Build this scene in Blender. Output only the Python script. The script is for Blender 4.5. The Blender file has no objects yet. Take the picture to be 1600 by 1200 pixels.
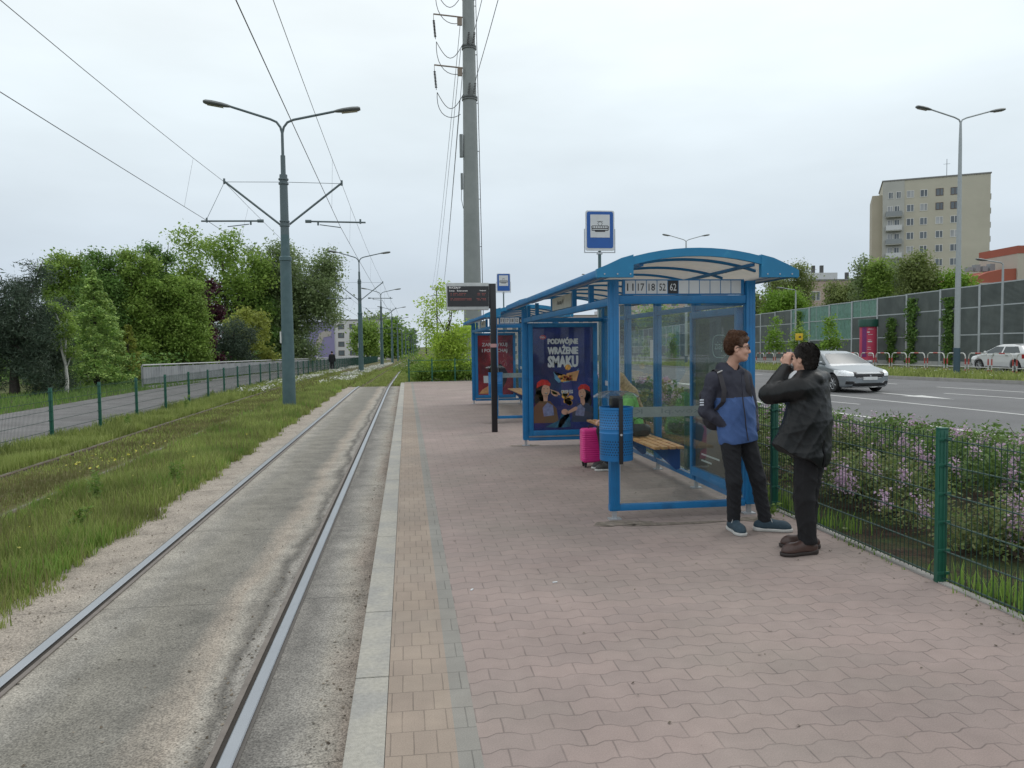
import bpy, bmesh, math, random
import numpy as np
from mathutils import Vector, Matrix
R = math.radians
scene = bpy.context.scene
col = scene.collection
# ------------------------------------------------------------------ camera
camd = bpy.data.cameras.new("camera"); cam = bpy.data.objects.new("camera", camd); col.objects.link(cam)
scene.camera = cam
camd.sensor_width = 36; camd.lens = 36*1220/1600; camd.clip_start = 0.05; camd.clip_end = 6000
_y, _p, _r = R(7.66), R(-2.85), R(0.7)
F_ = Vector((math.sin(_y)*math.cos(_p), math.cos(_y)*math.cos(_p), math.sin(_p)))
R_ = Vector((math.cos(_y), -math.sin(_y), 0)); U_ = R_.cross(F_)
R2 = R_*math.cos(_r) - U_*math.sin(_r); U2 = R_*math.sin(_r) + U_*math.cos(_r)
cam.matrix_world = Matrix(((R2.x, U2.x, -F_.x, 0), (R2.y, U2.y, -F_.y, 0), (R2.z, U2.z, -F_.z, 1.70), (0, 0, 0, 1)))
# ------------------------------------------------------------------ sky (overcast) and a soft sun
SUN_EL, SUN_AZ = R(48), R(60)
w = bpy.data.worlds.new("World"); scene.world = w; w.use_nodes = True
nt = w.node_tree; nt.nodes.clear()
def N(nt, t, **k):
    n = nt.nodes.new(t)
    for a, v in k.items(): setattr(n, a, v)
    return n
def L(nt, a, b): nt.links.new(a, b)
out = N(nt, 'ShaderNodeOutputWorld'); bg = N(nt, 'ShaderNodeBackground'); bg.inputs[1].default_value = 1.0
tc = N(nt, 'ShaderNodeTexCoord'); sep = N(nt, 'ShaderNodeSeparateXYZ'); L(nt, tc.outputs['Generated'], sep.inputs[0])
ramp = N(nt, 'ShaderNodeValToRGB'); L(nt, sep.outputs['Z'], ramp.inputs[0])
els = ramp.color_ramp.elements
els[0].position = 0.0; els[0].color = (0.62, 0.70, 0.78, 1)
els[1].position = 1.0; els[1].color = (1.10, 1.12, 1.13, 1)
for p, c in ((0.08, (.60, .685, .775, 1)), (0.17, (.72, .805, .87, 1)), (0.28, (.85, .94, .985, 1)), (0.42, (1.0, 1.07, 1.09, 1))):
    e = els.new(p); e.color = c
mp = N(nt, 'ShaderNodeMapping'); mp.inputs['Scale'].default_value = (1.6, 1.6, 5.5); L(nt, tc.outputs['Generated'], mp.inputs[0])
no = N(nt, 'ShaderNodeTexNoise'); no.inputs['Scale'].default_value = 1.7; no.inputs['Detail'].default_value = 5; no.inputs['Roughness'].default_value = .5
L(nt, mp.outputs[0], no.inputs['Vector'])
mr = N(nt, 'ShaderNodeMapRange'); mr.inputs[1].default_value = .32; mr.inputs[2].default_value = .68; mr.inputs[3].default_value = .92; mr.inputs[4].default_value = 1.05
L(nt, no.outputs['Fac'], mr.inputs[0])
mul = N(nt, 'ShaderNodeVectorMath', operation='SCALE'); L(nt, ramp.outputs[0], mul.inputs[0]); L(nt, mr.outputs[0], mul.inputs['Scale'])
sky = N(nt, 'ShaderNodeTexSky'); sky.sky_type = 'NISHITA'; sky.sun_disc = False; sky.sun_elevation = SUN_EL; sky.sun_rotation = SUN_AZ
sk = N(nt, 'ShaderNodeVectorMath', operation='SCALE'); sk.inputs['Scale'].default_value = 0.08; L(nt, sky.outputs[0], sk.inputs[0])
mx = N(nt, 'ShaderNodeMix', data_type='RGBA'); mx.inputs[0].default_value = 0.07
L(nt, mul.outputs[0], mx.inputs[6]); L(nt, sk.outputs[0], mx.inputs[7]); L(nt, mx.outputs[2], bg.inputs[0]); L(nt, bg.outputs[0], out.inputs[0])
sl = bpy.data.lights.new("sun", 'SUN'); sl.energy = 0.55; sl.angle = R(25); sl.color = (1, .97, .92)
so = bpy.data.objects.new("sun", sl); col.objects.link(so)
sd = Vector((math.sin(SUN_AZ)*math.cos(SUN_EL), math.cos(SUN_AZ)*math.cos(SUN_EL), math.sin(SUN_EL)))
so.rotation_euler = sd.to_track_quat('Z', 'Y').to_euler()
scene.view_settings.view_transform = 'Standard'; scene.view_settings.look = 'None'; scene.view_settings.exposure = 0.08; scene.view_settings.gamma = 1
scene.view_settings.use_curve_mapping = False
scene.render.engine = 'CYCLES'; scene.cycles.transparent_max_bounces = 24; scene.cycles.max_bounces = 8
# ------------------------------------------------------------------ terrain functions
def dx(Y):   # the line bends gently to the right far away
    return float(np.interp(Y, [0, 35, 50, 65, 92, 133, 185, 260, 420, 900], [0, 0, .12, .25, .72, 1.35, 2.1, 4.0, 9.0, 25]))
def zg(Y):   # and falls away slowly
    return float(np.interp(Y, [0, 38, 60, 92, 133, 185, 300, 500, 3000], [0, 0, -.2, -.5, -.85, -1.4, -2.4, -3.2, -3.2]))
def rs(Y):   # the road's own bend
    return float(np.interp(Y, [-20, 0, 12.8, 23, 30, 46, 80, 400], [3.0, 1.5, .6, 0, -.35, -.8, -1.0, 6]))
YS = [-12, -4, 2, 6, 10, 14, 18, 22, 26, 30, 34, 38, 44, 50, 58, 66, 80, 95, 115, 135, 160, 190, 230, 280, 350, 450, 600]
# ------------------------------------------------------------------ materials
MAT = {}
def mat(name, c=(.5, .5, .5), rough=.6, metal=0, var=.12, scale=8, c2=None, f2=.5, s2=2.0, bump=0, bscale=60, spec=.5, alpha=1, emit=None, estr=1, coat=0):
    if name in MAT: return MAT[name]
    m = bpy.data.materials.new(name); m.use_nodes = True; t = m.node_tree; b = t.nodes['Principled BSDF']
    tc = N(t, 'ShaderNodeTexCoord'); n = N(t, 'ShaderNodeTexNoise'); n.inputs['Scale'].default_value = scale; n.inputs['Detail'].default_value = 6
    L(t, tc.outputs['Object'], n.inputs['Vector'])
    r = N(t, 'ShaderNodeMapRange'); r.inputs[1].default_value = .25; r.inputs[2].default_value = .75; r.inputs[3].default_value = 1-var; r.inputs[4].default_value = 1+var
    L(t, n.outputs['Fac'], r.inputs[0])
    base = N(t, 'ShaderNodeRGB'); base.outputs[0].default_value = (*c, 1); src = base.outputs[0]
    if c2:
        n2 = N(t, 'ShaderNodeTexNoise'); n2.inputs['Scale'].default_value = s2; n2.inputs['Detail'].default_value = 8; n2.inputs['Roughness'].default_value = .65; L(t, tc.outputs['Object'], n2.inputs['Vector'])
        r2 = N(t, 'ShaderNodeMapRange'); r2.inputs[1].default_value = f2-.08; r2.inputs[2].default_value = f2+.08; L(t, n2.outputs['Fac'], r2.inputs[0])
        m2 = N(t, 'ShaderNodeMix', data_type='RGBA'); L(t, r2.outputs[0], m2.inputs[0]); L(t, src, m2.inputs[6]); m2.inputs[7].default_value = (*c2, 1); src = m2.outputs[2]
    v = N(t, 'ShaderNodeVectorMath', operation='SCALE'); L(t, src, v.inputs[0]); L(t, r.outputs[0], v.inputs['Scale']); L(t, v.outputs[0], b.inputs['Base Color'])
    b.inputs['Roughness'].default_value = rough; b.inputs['Metallic'].default_value = metal; b.inputs['Specular IOR Level'].default_value = spec
    if coat: b.inputs['Coat Weight'].default_value = coat; b.inputs['Coat Roughness'].default_value = .08
    if emit: b.inputs['Emission Color'].default_value = (*emit, 1); b.inputs['Emission Strength'].default_value = estr
    if bump:
        nb = N(t, 'ShaderNodeTexNoise'); nb.inputs['Scale'].default_value = bscale; nb.inputs['Detail'].default_value = 4; L(t, tc.outputs['Object'], nb.inputs['Vector'])
        bp = N(t, 'ShaderNodeBump'); bp.inputs['Strength'].default_value = min(1, bump); bp.inputs['Distance'].default_value = .02; L(t, nb.outputs['Fac'], bp.inputs['Height']); L(t, bp.outputs[0], b.inputs['Normal'])
    MAT[name] = m; return m
def math_(t, op, a, b=None, c=None):
    n = N(t, 'ShaderNodeMath', operation=op)
    for i, x in enumerate((a, b, c)):
        if x is None: continue
        if isinstance(x, (int, float)): n.inputs[i].default_value = x
        else: L(t, x, n.inputs[i])
    return n.outputs[0]
def leafmat(name, a, b_, trans=.35, rough=.55):
    if 'white' not in name and 'flower' not in name: a = [q*1.12 for q in a]; b_ = [q*1.22 for q in b_]; trans = min(.5, trans+.06)
    if name in MAT: return MAT[name]
    m = bpy.data.materials.new(name); m.use_nodes = True; t = m.node_tree; t.nodes.clear()
    o = N(t, 'ShaderNodeOutputMaterial'); p = N(t, 'ShaderNodeBsdfPrincipled'); tr = N(t, 'ShaderNodeBsdfTranslucent'); ms = N(t, 'ShaderNodeMixShader'); ms.inputs[0].default_value = trans
    at = N(t, 'ShaderNodeAttribute', attribute_name='rnd'); mx = N(t, 'ShaderNodeMix', data_type='RGBA'); L(t, at.outputs['Fac'], mx.inputs[0]); mx.inputs[6].default_value = (*a, 1); mx.inputs[7].default_value = (*b_, 1)
    tc = N(t, 'ShaderNodeTexCoord'); n = N(t, 'ShaderNodeTexNoise'); n.inputs['Scale'].default_value = .9; n.inputs['Detail'].default_value = 3; L(t, tc.outputs['Object'], n.inputs['Vector'])
    r = N(t, 'ShaderNodeMapRange'); r.inputs[1].default_value = .3; r.inputs[2].default_value = .7; r.inputs[3].default_value = .72; r.inputs[4].default_value = 1.3; L(t, n.outputs['Fac'], r.inputs[0])
    v = N(t, 'ShaderNodeVectorMath', operation='SCALE'); L(t, mx.outputs[2], v.inputs[0]); L(t, r.outputs[0], v.inputs['Scale'])
    L(t, v.outputs[0], p.inputs['Base Color']); L(t, v.outputs[0], tr.inputs['Color']); p.inputs['Roughness'].default_value = rough; p.inputs['Specular IOR Level'].default_value = .3
    L(t, p.outputs[0], ms.inputs[1]); L(t, tr.outputs[0], ms.inputs[2]); L(t, ms.outputs[0], o.inputs[0]); MAT[name] = m; return m
def glassmat(name, tint=(.86, .93, .9), ior=1.5, rough=.02, body=0.0, bodycol=(.5, .55, .55)):
    if name in MAT: return MAT[name]
    m = bpy.data.materials.new(name); m.use_nodes = True; t = m.node_tree; t.nodes.clear()
    o = N(t, 'ShaderNodeOutputMaterial'); tr = N(t, 'ShaderNodeBsdfTransparent'); tr.inputs[0].default_value = (*tint, 1)
    g = N(t, 'ShaderNodeBsdfGlossy'); g.inputs['Roughness'].default_value = rough; lw = N(t, 'ShaderNodeLayerWeight'); lw.inputs[0].default_value = .5; f0 = ((ior-1)/(ior+1))**2; fr = math_(t, 'ADD', math_(t, 'MULTIPLY', math_(t, 'POWER', lw.outputs['Facing'], 5.0), 1-f0), f0)
    ms = N(t, 'ShaderNodeMixShader'); L(t, fr, ms.inputs[0]); L(t, tr.outputs[0], ms.inputs[1]); L(t, g.outputs[0], ms.inputs[2]); last = ms.outputs[0]
    if body:
        d = N(t, 'ShaderNodeBsdfDiffuse'); d.inputs[0].default_value = (*bodycol, 1); tl = N(t, 'ShaderNodeBsdfTranslucent'); tl.inputs[0].default_value = (*bodycol, 1)
        dm = N(t, 'ShaderNodeMixShader'); L(t, d.outputs[0], dm.inputs[1]); L(t, tl.outputs[0], dm.inputs[2])
        tc = N(t, 'ShaderNodeTexCoord'); n = N(t, 'ShaderNodeTexNoise'); n.inputs['Scale'].default_value = 2.5; n.inputs['Detail'].default_value = 6; L(t, tc.outputs['Object'], n.inputs['Vector'])
        r = N(t, 'ShaderNodeMapRange'); r.inputs[1].default_value = .35; r.inputs[2].default_value = .75; r.inputs[3].default_value = body*.7; r.inputs[4].default_value = min(1, body*1.5); L(t, n.outputs['Fac'], r.inputs[0])
        m2 = N(t, 'ShaderNodeMixShader'); L(t, r.outputs[0], m2.inputs[0]); L(t, last, m2.inputs[1]); L(t, dm.outputs[0], m2.inputs[2]); last = m2.outputs[0]
    L(t, last, o.inputs[0]); MAT[name] = m; return m
# ------------------------------------------------------------------ object bookkeeping
def total(o):
    v = Vector((0, 0, 0))
    while o: v += o.location; o = o.parent
    return v
def tag(o, label=None, cat=None, group=None, kind=None):
    if label: o['label'] = label
    if cat: o['category'] = cat
    if group: o['group'] = group
    if kind: o['kind'] = kind
    return o
def thing(name, label, cat, loc=(0, 0, 0), group=None):
    o = bpy.data.objects.new(name, None); o.empty_display_size = .2; o.location = loc; col.objects.link(o); return tag(o, label, cat, group)
def link(name, me, parent=None):
    o = bpy.data.objects.new(name, me); col.objects.link(o)
    if parent: o.parent = parent
    return o
def copy_tree(o, parent=None):
    c = o.copy(); col.objects.link(c); c.parent = parent
    for ch in list(o.children): copy_tree(ch, c)
    return c
def relabel(o, label): o['label'] = label; return o
ORD = ['nearest', 'second', 'third', 'fourth', 'fifth', 'sixth', 'seventh', 'eighth', 'ninth', 'tenth', 'eleventh', 'twelfth', 'thirteenth', 'fourteenth', 'fifteenth', 'sixteenth', 'seventeenth', 'eighteenth', 'nineteenth', 'twentieth']
class MB:
    def __init__(s): s.v = []; s.f = []; s.n = 0
    def add(s, vs, fs):
        s.v.extend([tuple(p) for p in vs]); s.f.extend([tuple(i+s.n for i in f) for f in fs]); s.n += len(vs); return s
    def box(s, x0, x1, y0, y1, z0, z1):
        vs = [(x, y, z) for x in (x0, x1) for y in (y0, y1) for z in (z0, z1)]
        return s.add(vs, [(0, 1, 3, 2), (4, 6, 7, 5), (0, 4, 5, 1), (2, 3, 7, 6), (0, 2, 6, 4), (1, 5, 7, 3)])
    def quad(s, a, b, c, d): return s.add([a, b, c, d], [(0, 1, 2, 3)])
    def rod(s, a, b, r, r2=None, n=8, cap=True):
        a = Vector(a); b = Vector(b); r2 = r if r2 is None else r2; d = (b-a).normalized(); u = d.orthogonal().normalized(); w_ = d.cross(u); vs = []
        for q, rr in ((a, r), (b, r2)):
            for i in range(n):
                t = 2*math.pi*i/n; vs.append(q+u*math.cos(t)*rr+w_*math.sin(t)*rr)
        fs = [(i, (i+1) % n, n+(i+1) % n, n+i) for i in range(n)]
        if cap: fs += [tuple(range(n-1, -1, -1)), tuple(range(n, 2*n))]
        return s.add(vs, fs)
    def tube(s, pts, r, n=8):
        pts = [Vector(p) for p in pts]; rr = r if isinstance(r, (list, tuple)) else [r]*len(pts); u = None; vs = []
        for i, p in enumerate(pts):
            d = (pts[min(i+1, len(pts)-1)]-pts[max(i-1, 0)]).normalized()
            u = d.orthogonal().normalized() if u is None else (u-d*u.dot(d)).normalized()
            w_ = d.cross(u)
            for k in range(n):
                t = 2*math.pi*k/n; vs.append(p+(u*math.cos(t)+w_*math.sin(t))*rr[i])
        fs = [(i*n+k, i*n+(k+1) % n, (i+1)*n+(k+1) % n, (i+1)*n+k) for i in range(len(pts)-1) for k in range(n)]
        fs += [tuple(range(n-1, -1, -1)), tuple(range((len(pts)-1)*n, len(pts)*n))]
        return s.add(vs, fs)
    def lathe(s, c, prof, n=20):      # prof [(r,z)]
        vs = []
        for r, z in prof:
            for k in range(n):
                t = 2*math.pi*k/n; vs.append((c[0]+r*math.cos(t), c[1]+r*math.sin(t), c[2]+z))
        return s.add(vs, [(i*n+k, i*n+(k+1) % n, (i+1)*n+(k+1) % n, (i+1)*n+k) for i in range(len(prof)-1) for k in range(n)])
    def prism(s, poly, o, u, v, th):  # polygon in plane o+u*a+v*b, extruded th along u x v
        o = Vector(o); u = Vector(u); v = Vector(v); w_ = u.cross(v).normalized()*th; n = len(poly)
        vs = [o+u*a+v*b for a, b in poly]+[o+u*a+v*b+w_ for a, b in poly]
        return s.add(vs, [tuple(range(n-1, -1, -1)), tuple(range(n, 2*n))]+[(i, (i+1) % n, n+(i+1) % n, n+i) for i in range(n)])
    def mesh(s, name, m, off=(0, 0, 0), smooth=False, bevel=0):
        me = bpy.data.meshes.new(name); ox, oy, oz = off
        me.from_pydata([(x-ox, y-oy, z-oz) for x, y, z in s.v], [], s.f); me.materials.append(m)
        if bevel:
            bm = bmesh.new(); bm.from_mesh(me); bmesh.ops.recalc_face_normals(bm, faces=bm.faces)
            es = [e for e in bm.edges if len(e.link_faces) == 2 and e.calc_face_angle(0) > .6]
            bmesh.ops.bevel(bm, geom=es, offset=bevel, segments=2, profile=.6, affect='EDGES'); bm.to_mesh(me); bm.free(); smooth = True
        if smooth:
            me.polygons.foreach_set('use_smooth', [True]*len(me.polygons)); me.set_sharp_from_angle(angle=R(38))
        me.update(); return me
    def build(s, name, m, parent=None, smooth=False, bevel=0):
        return link(name, s.mesh(name, m, total(parent) if parent else (0, 0, 0), smooth, bevel), parent)
def npmesh(name, V, F, m, parent=None, rnd=None, smooth=False):
    V = np.asarray(V, dtype=np.float32); F = np.asarray(F, dtype=np.int32); k = F.shape[1]
    if parent: V = V-np.array(total(parent), dtype=np.float32)
    me = bpy.data.meshes.new(name); me.vertices.add(len(V)); me.vertices.foreach_set('co', V.ravel()); me.loops.add(F.size); me.loops.foreach_set('vertex_index', F.ravel())
    me.polygons.add(len(F)); me.polygons.foreach_set('loop_start', np.arange(0, F.size, k, dtype=np.int32)); me.polygons.foreach_set('loop_total', np.full(len(F), k, dtype=np.int32))
    ms = m if isinstance(m, list) else [m]
    for q in ms: me.materials.append(q)
    if rnd is not None:
        a = me.attributes.new('rnd', 'FLOAT', 'FACE'); a.data.foreach_set('value', np.asarray(rnd, dtype=np.float32))
    me.update(calc_edges=True)
    if smooth: me.polygons.foreach_set('use_smooth', np.ones(len(F), dtype=bool))
    return link(name, me, parent)
def struct(name, mb, m): return tag(mb.build(name, m), kind='structure')
def strip(name, xl, xr, z, m, sh=dx, ys=YS, zf=zg):
    b = MB(); a = []
    for Y in ys:
        x0 = xl(Y) if callable(xl) else xl+sh(Y); x1 = xr(Y) if callable(xr) else xr+sh(Y); a += [(x0, Y, z+zf(Y)), (x1, Y, z+zf(Y))]
    b.add(a, [(2*i, 2*i+1, 2*i+3, 2*i+2) for i in range(len(ys)-1)]); return tag(b.build(name, m), kind='structure')
def sweep(name, xc, prof, m, ys, sh=dx, parent=None, zf=zg):   # profile (x,z) swept along the line
    b = MB(); n = len(prof); vs = [(xc+px+sh(Y), Y, pz+zf(Y)) for Y in ys for px, pz in prof]
    b.add(vs, [(i*n+k, (i+1)*n+k, (i+1)*n+(k+1) % n, i*n+(k+1) % n) for i in range(len(ys)-1) for k in range(n)]+[tuple(range(n)), tuple(range(len(vs)-1, len(vs)-n-1, -1))])
    return b.build(name, m, parent)
def textmesh(s, w_, h, o, u, v, mb, th=.001, bold=0.0, align=0):
    """flat lettering fitted into a w_ x h box with lower-left corner o, along u and v"""
    cu = bpy.data.curves.new('lettering', 'FONT'); cu.body = s; cu.size = 1; cu.offset = bold; cu.resolution_u = 2
    ob = bpy.data.objects.new('lettering', cu); col.objects.link(ob); bpy.context.view_layer.update()
    me = bpy.data.meshes.new_from_object(ob.evaluated_get(bpy.context.evaluated_depsgraph_get()))
    P = np.array([q.co[:] for q in me.vertices]); lo = P.min(0); hi = P.max(0); sx = w_/(hi[0]-lo[0]) if w_ else h/(hi[1]-lo[1]); sy = h/(hi[1]-lo[1])
    o = Vector(o); u = Vector(u); v = Vector(v); nrm = u.cross(v).normalized()*th
    mb.add([o+u*float((p[0]-lo[0])*sx)+v*float((p[1]-lo[1])*sy)+nrm for p in P], [tuple(q.vertices) for q in me.polygons])
    bpy.data.objects.remove(ob); bpy.data.meshes.remove(me); bpy.data.curves.remove(cu)
def ellipse(cx, cy, rx, ry, n=18, a=0, wob=0):
    return [(cx+math.cos(a)*rx*math.cos(t)*(1+wob*math.sin(3*t))-math.sin(a)*ry*math.sin(t), cy+math.sin(a)*rx*math.cos(t)+math.cos(a)*ry*math.sin(t)*(1+wob*math.cos(4*t))) for t in [2*math.pi*i/n for i in range(n)]]
# ------------------------------------------------------------------ foliage
def leaves(rng, C, size, up=.5, asp=.55, jit=.35):
    """one rhombic leaf per centre"""
    n = len(C); nr = rng.normal(size=(n, 3)); nr[:, 2] = np.abs(nr[:, 2])+up; nr /= np.linalg.norm(nr, axis=1)[:, None]
    a = np.cross(nr, rng.normal(size=(n, 3))); a /= np.linalg.norm(a, axis=1)[:, None]+1e-9; b = np.cross(nr, a)
    s = (size*(1+jit*rng.normal(size=n)).clip(.5, 1.8))[:, None]
    V = np.stack([C-a*s*.5, C-b*s*asp*.5, C+a*s*.5+nr*s*.06, C+b*s*asp*.5], 1).reshape(-1, 3)
    return V, np.arange(4*n, dtype=np.int32).reshape(n, 4)
def crown_points(rng, lobes, n, clump=30, sig=.3, hollow=.55, rough=.22):
    lobes = np.array(lobes, float); vol = (lobes[:, 3]*lobes[:, 4]*lobes[:, 5])**.72; nc = max(8, n//clump)
    li = rng.choice(len(lobes), nc, p=vol/vol.sum()); d = rng.normal(size=(nc, 3)); d /= np.linalg.norm(d, axis=1)[:, None]
    r = hollow+(1-hollow)*rng.random(nc)**.6; r *= 1+rough*np.sin(d[:, 0]*7+li*2.1)*np.cos(d[:, 2]*6+li*1.3)+rough*.6*rng.normal(size=nc)*.5
    cc = lobes[li, :3]+d*lobes[li, 3:6]*r[:, None]
    k = rng.integers(0, nc, n); P = cc[k]+rng.normal(size=(n, 3))*sig*np.array([1, 1, .7]); return P, (rng.random(nc)[k]*.6+rng.random(n)*.4)
def tree(name, label, cat, group, base, lobes, n, leaf, lm, bark, trunk_r=.2, seed=1, sig=.35, clump=30, hollow=.5, rough=.22, up=.35, asp=.6, limbs=True):
    rng = np.random.default_rng(seed); t = thing(name, label, cat, base, group); lo = [(l[0]+base[0], l[1]+base[1], l[2]+base[2], l[3], l[4], l[5]) for l in lobes]
    P, rnd = crown_points(rng, lo, n, clump, sig, hollow, rough); P[:, 2] = np.maximum(P[:, 2], base[2]+.05); V, Fc = leaves(rng, P, leaf, up, asp); npmesh('crown', V, Fc, lm, t, rnd)
    top = max(l[2] for l in lobes); b = MB(); bx, by, bz = base
    h = top*.9; pts = [(bx+math.sin(i*1.3+seed)*.05*i, by, bz-.1+h*i/5) for i in range(6)]; b.tube(pts, [trunk_r*(1.15 if i == 0 else 1-i*.15) for i in range(6)], 8)
    if limbs:
        for i, l in enumerate(lo[:14]):
            z0 = bz+h*(.3+.5*((i*7) % 10)/10); e = Vector(l[:3]); m0 = Vector((bx, by, z0)); mid = m0.lerp(e, .5)+Vector((0, 0, .1*(e-m0).length))
            b.tube([m0, mid, e, e+(e-mid)*.5], [trunk_r*.42, trunk_r*.3, trunk_r*.16, trunk_r*.05], 5)
    b.build('trunk', bark, t, smooth=True); return t
def conifer(name, label, base, H, Rm, lm, bark, seed, group, n=9000, leaf=.22, droop=.15, shape=.85, up=1.2):
    rng = np.random.default_rng(seed); t = thing(name, label, 'conifer tree', base, group); b = MB(); bx, by, bz = base
    b.rod((bx, by, bz-.1), (bx, by, bz+H), .035*H*.5+.05, .02, 8); nb = int(H*16); P = []; q = max(6, n//nb)
    for i in range(nb):
        z = (.03+.95*(round(i/nb*H/.34)*.34/H+.012*math.sin(i*5)))*H; z = min(z, H*.985); a = i*2.4+rng.random()*.6; Rr = Rm*((1-z/H)**shape)*(.75+.4*rng.random())+.12; d = np.array([math.cos(a), math.sin(a)])
        if i % 3 == 0: b.rod((bx, by, bz+z), (bx+d[0]*Rr*.9, by+d[1]*Rr*.9, bz+z-droop*Rr), .03, .008, 4, False)
        s = (.15+.85*rng.random(q)**.7); side = rng.normal(size=q)*.16*Rr*(1.1-s*.5)
        P.append(np.stack([bx+d[0]*s*Rr-d[1]*side, by+d[1]*s*Rr+d[0]*side, bz+z-droop*Rr*s**1.4+rng.normal(size=q)*.07+.12*Rr*(s > .85)*rng.random(q)], 1))
    P = np.concatenate(P); V, Fc = leaves(rng, P, leaf, up, .45); npmesh('crown', V, Fc, lm, t, rng.random(len(Fc))); b.build('trunk', bark, t, smooth=True); return t
def blades(rng, X, Y, Z, h, wd, lean=.35):
    n = len(X); a = rng.random(n)*6.283; hh = h*(.5+.9*rng.random(n)); ww = wd*(.6+.8*rng.random(n)); la = rng.random(n)*6.283; le = hh*lean*rng.random(n)*1.6
    base = np.stack([X, Y, Z], 1); u = np.stack([np.cos(a), np.sin(a), 0*a], 1)*ww[:, None]*.5; ld = np.stack([np.cos(la), np.sin(la), 0*la], 1)*le[:, None]; upv = np.stack([0*a, 0*a, hh], 1)
    m = base+ld*.35+upv*.55; tp = base+ld+upv
    V = np.stack([base-u, base+u, m+u*.7, m-u*.7, tp], 1).reshape(-1, 3); i = np.arange(n)[:, None]*5
    F = np.concatenate([i+np.array([[0, 1, 2]]), i+np.array([[0, 2, 3]]), i+np.array([[3, 2, 4]])], 0); return V, F, n
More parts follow.
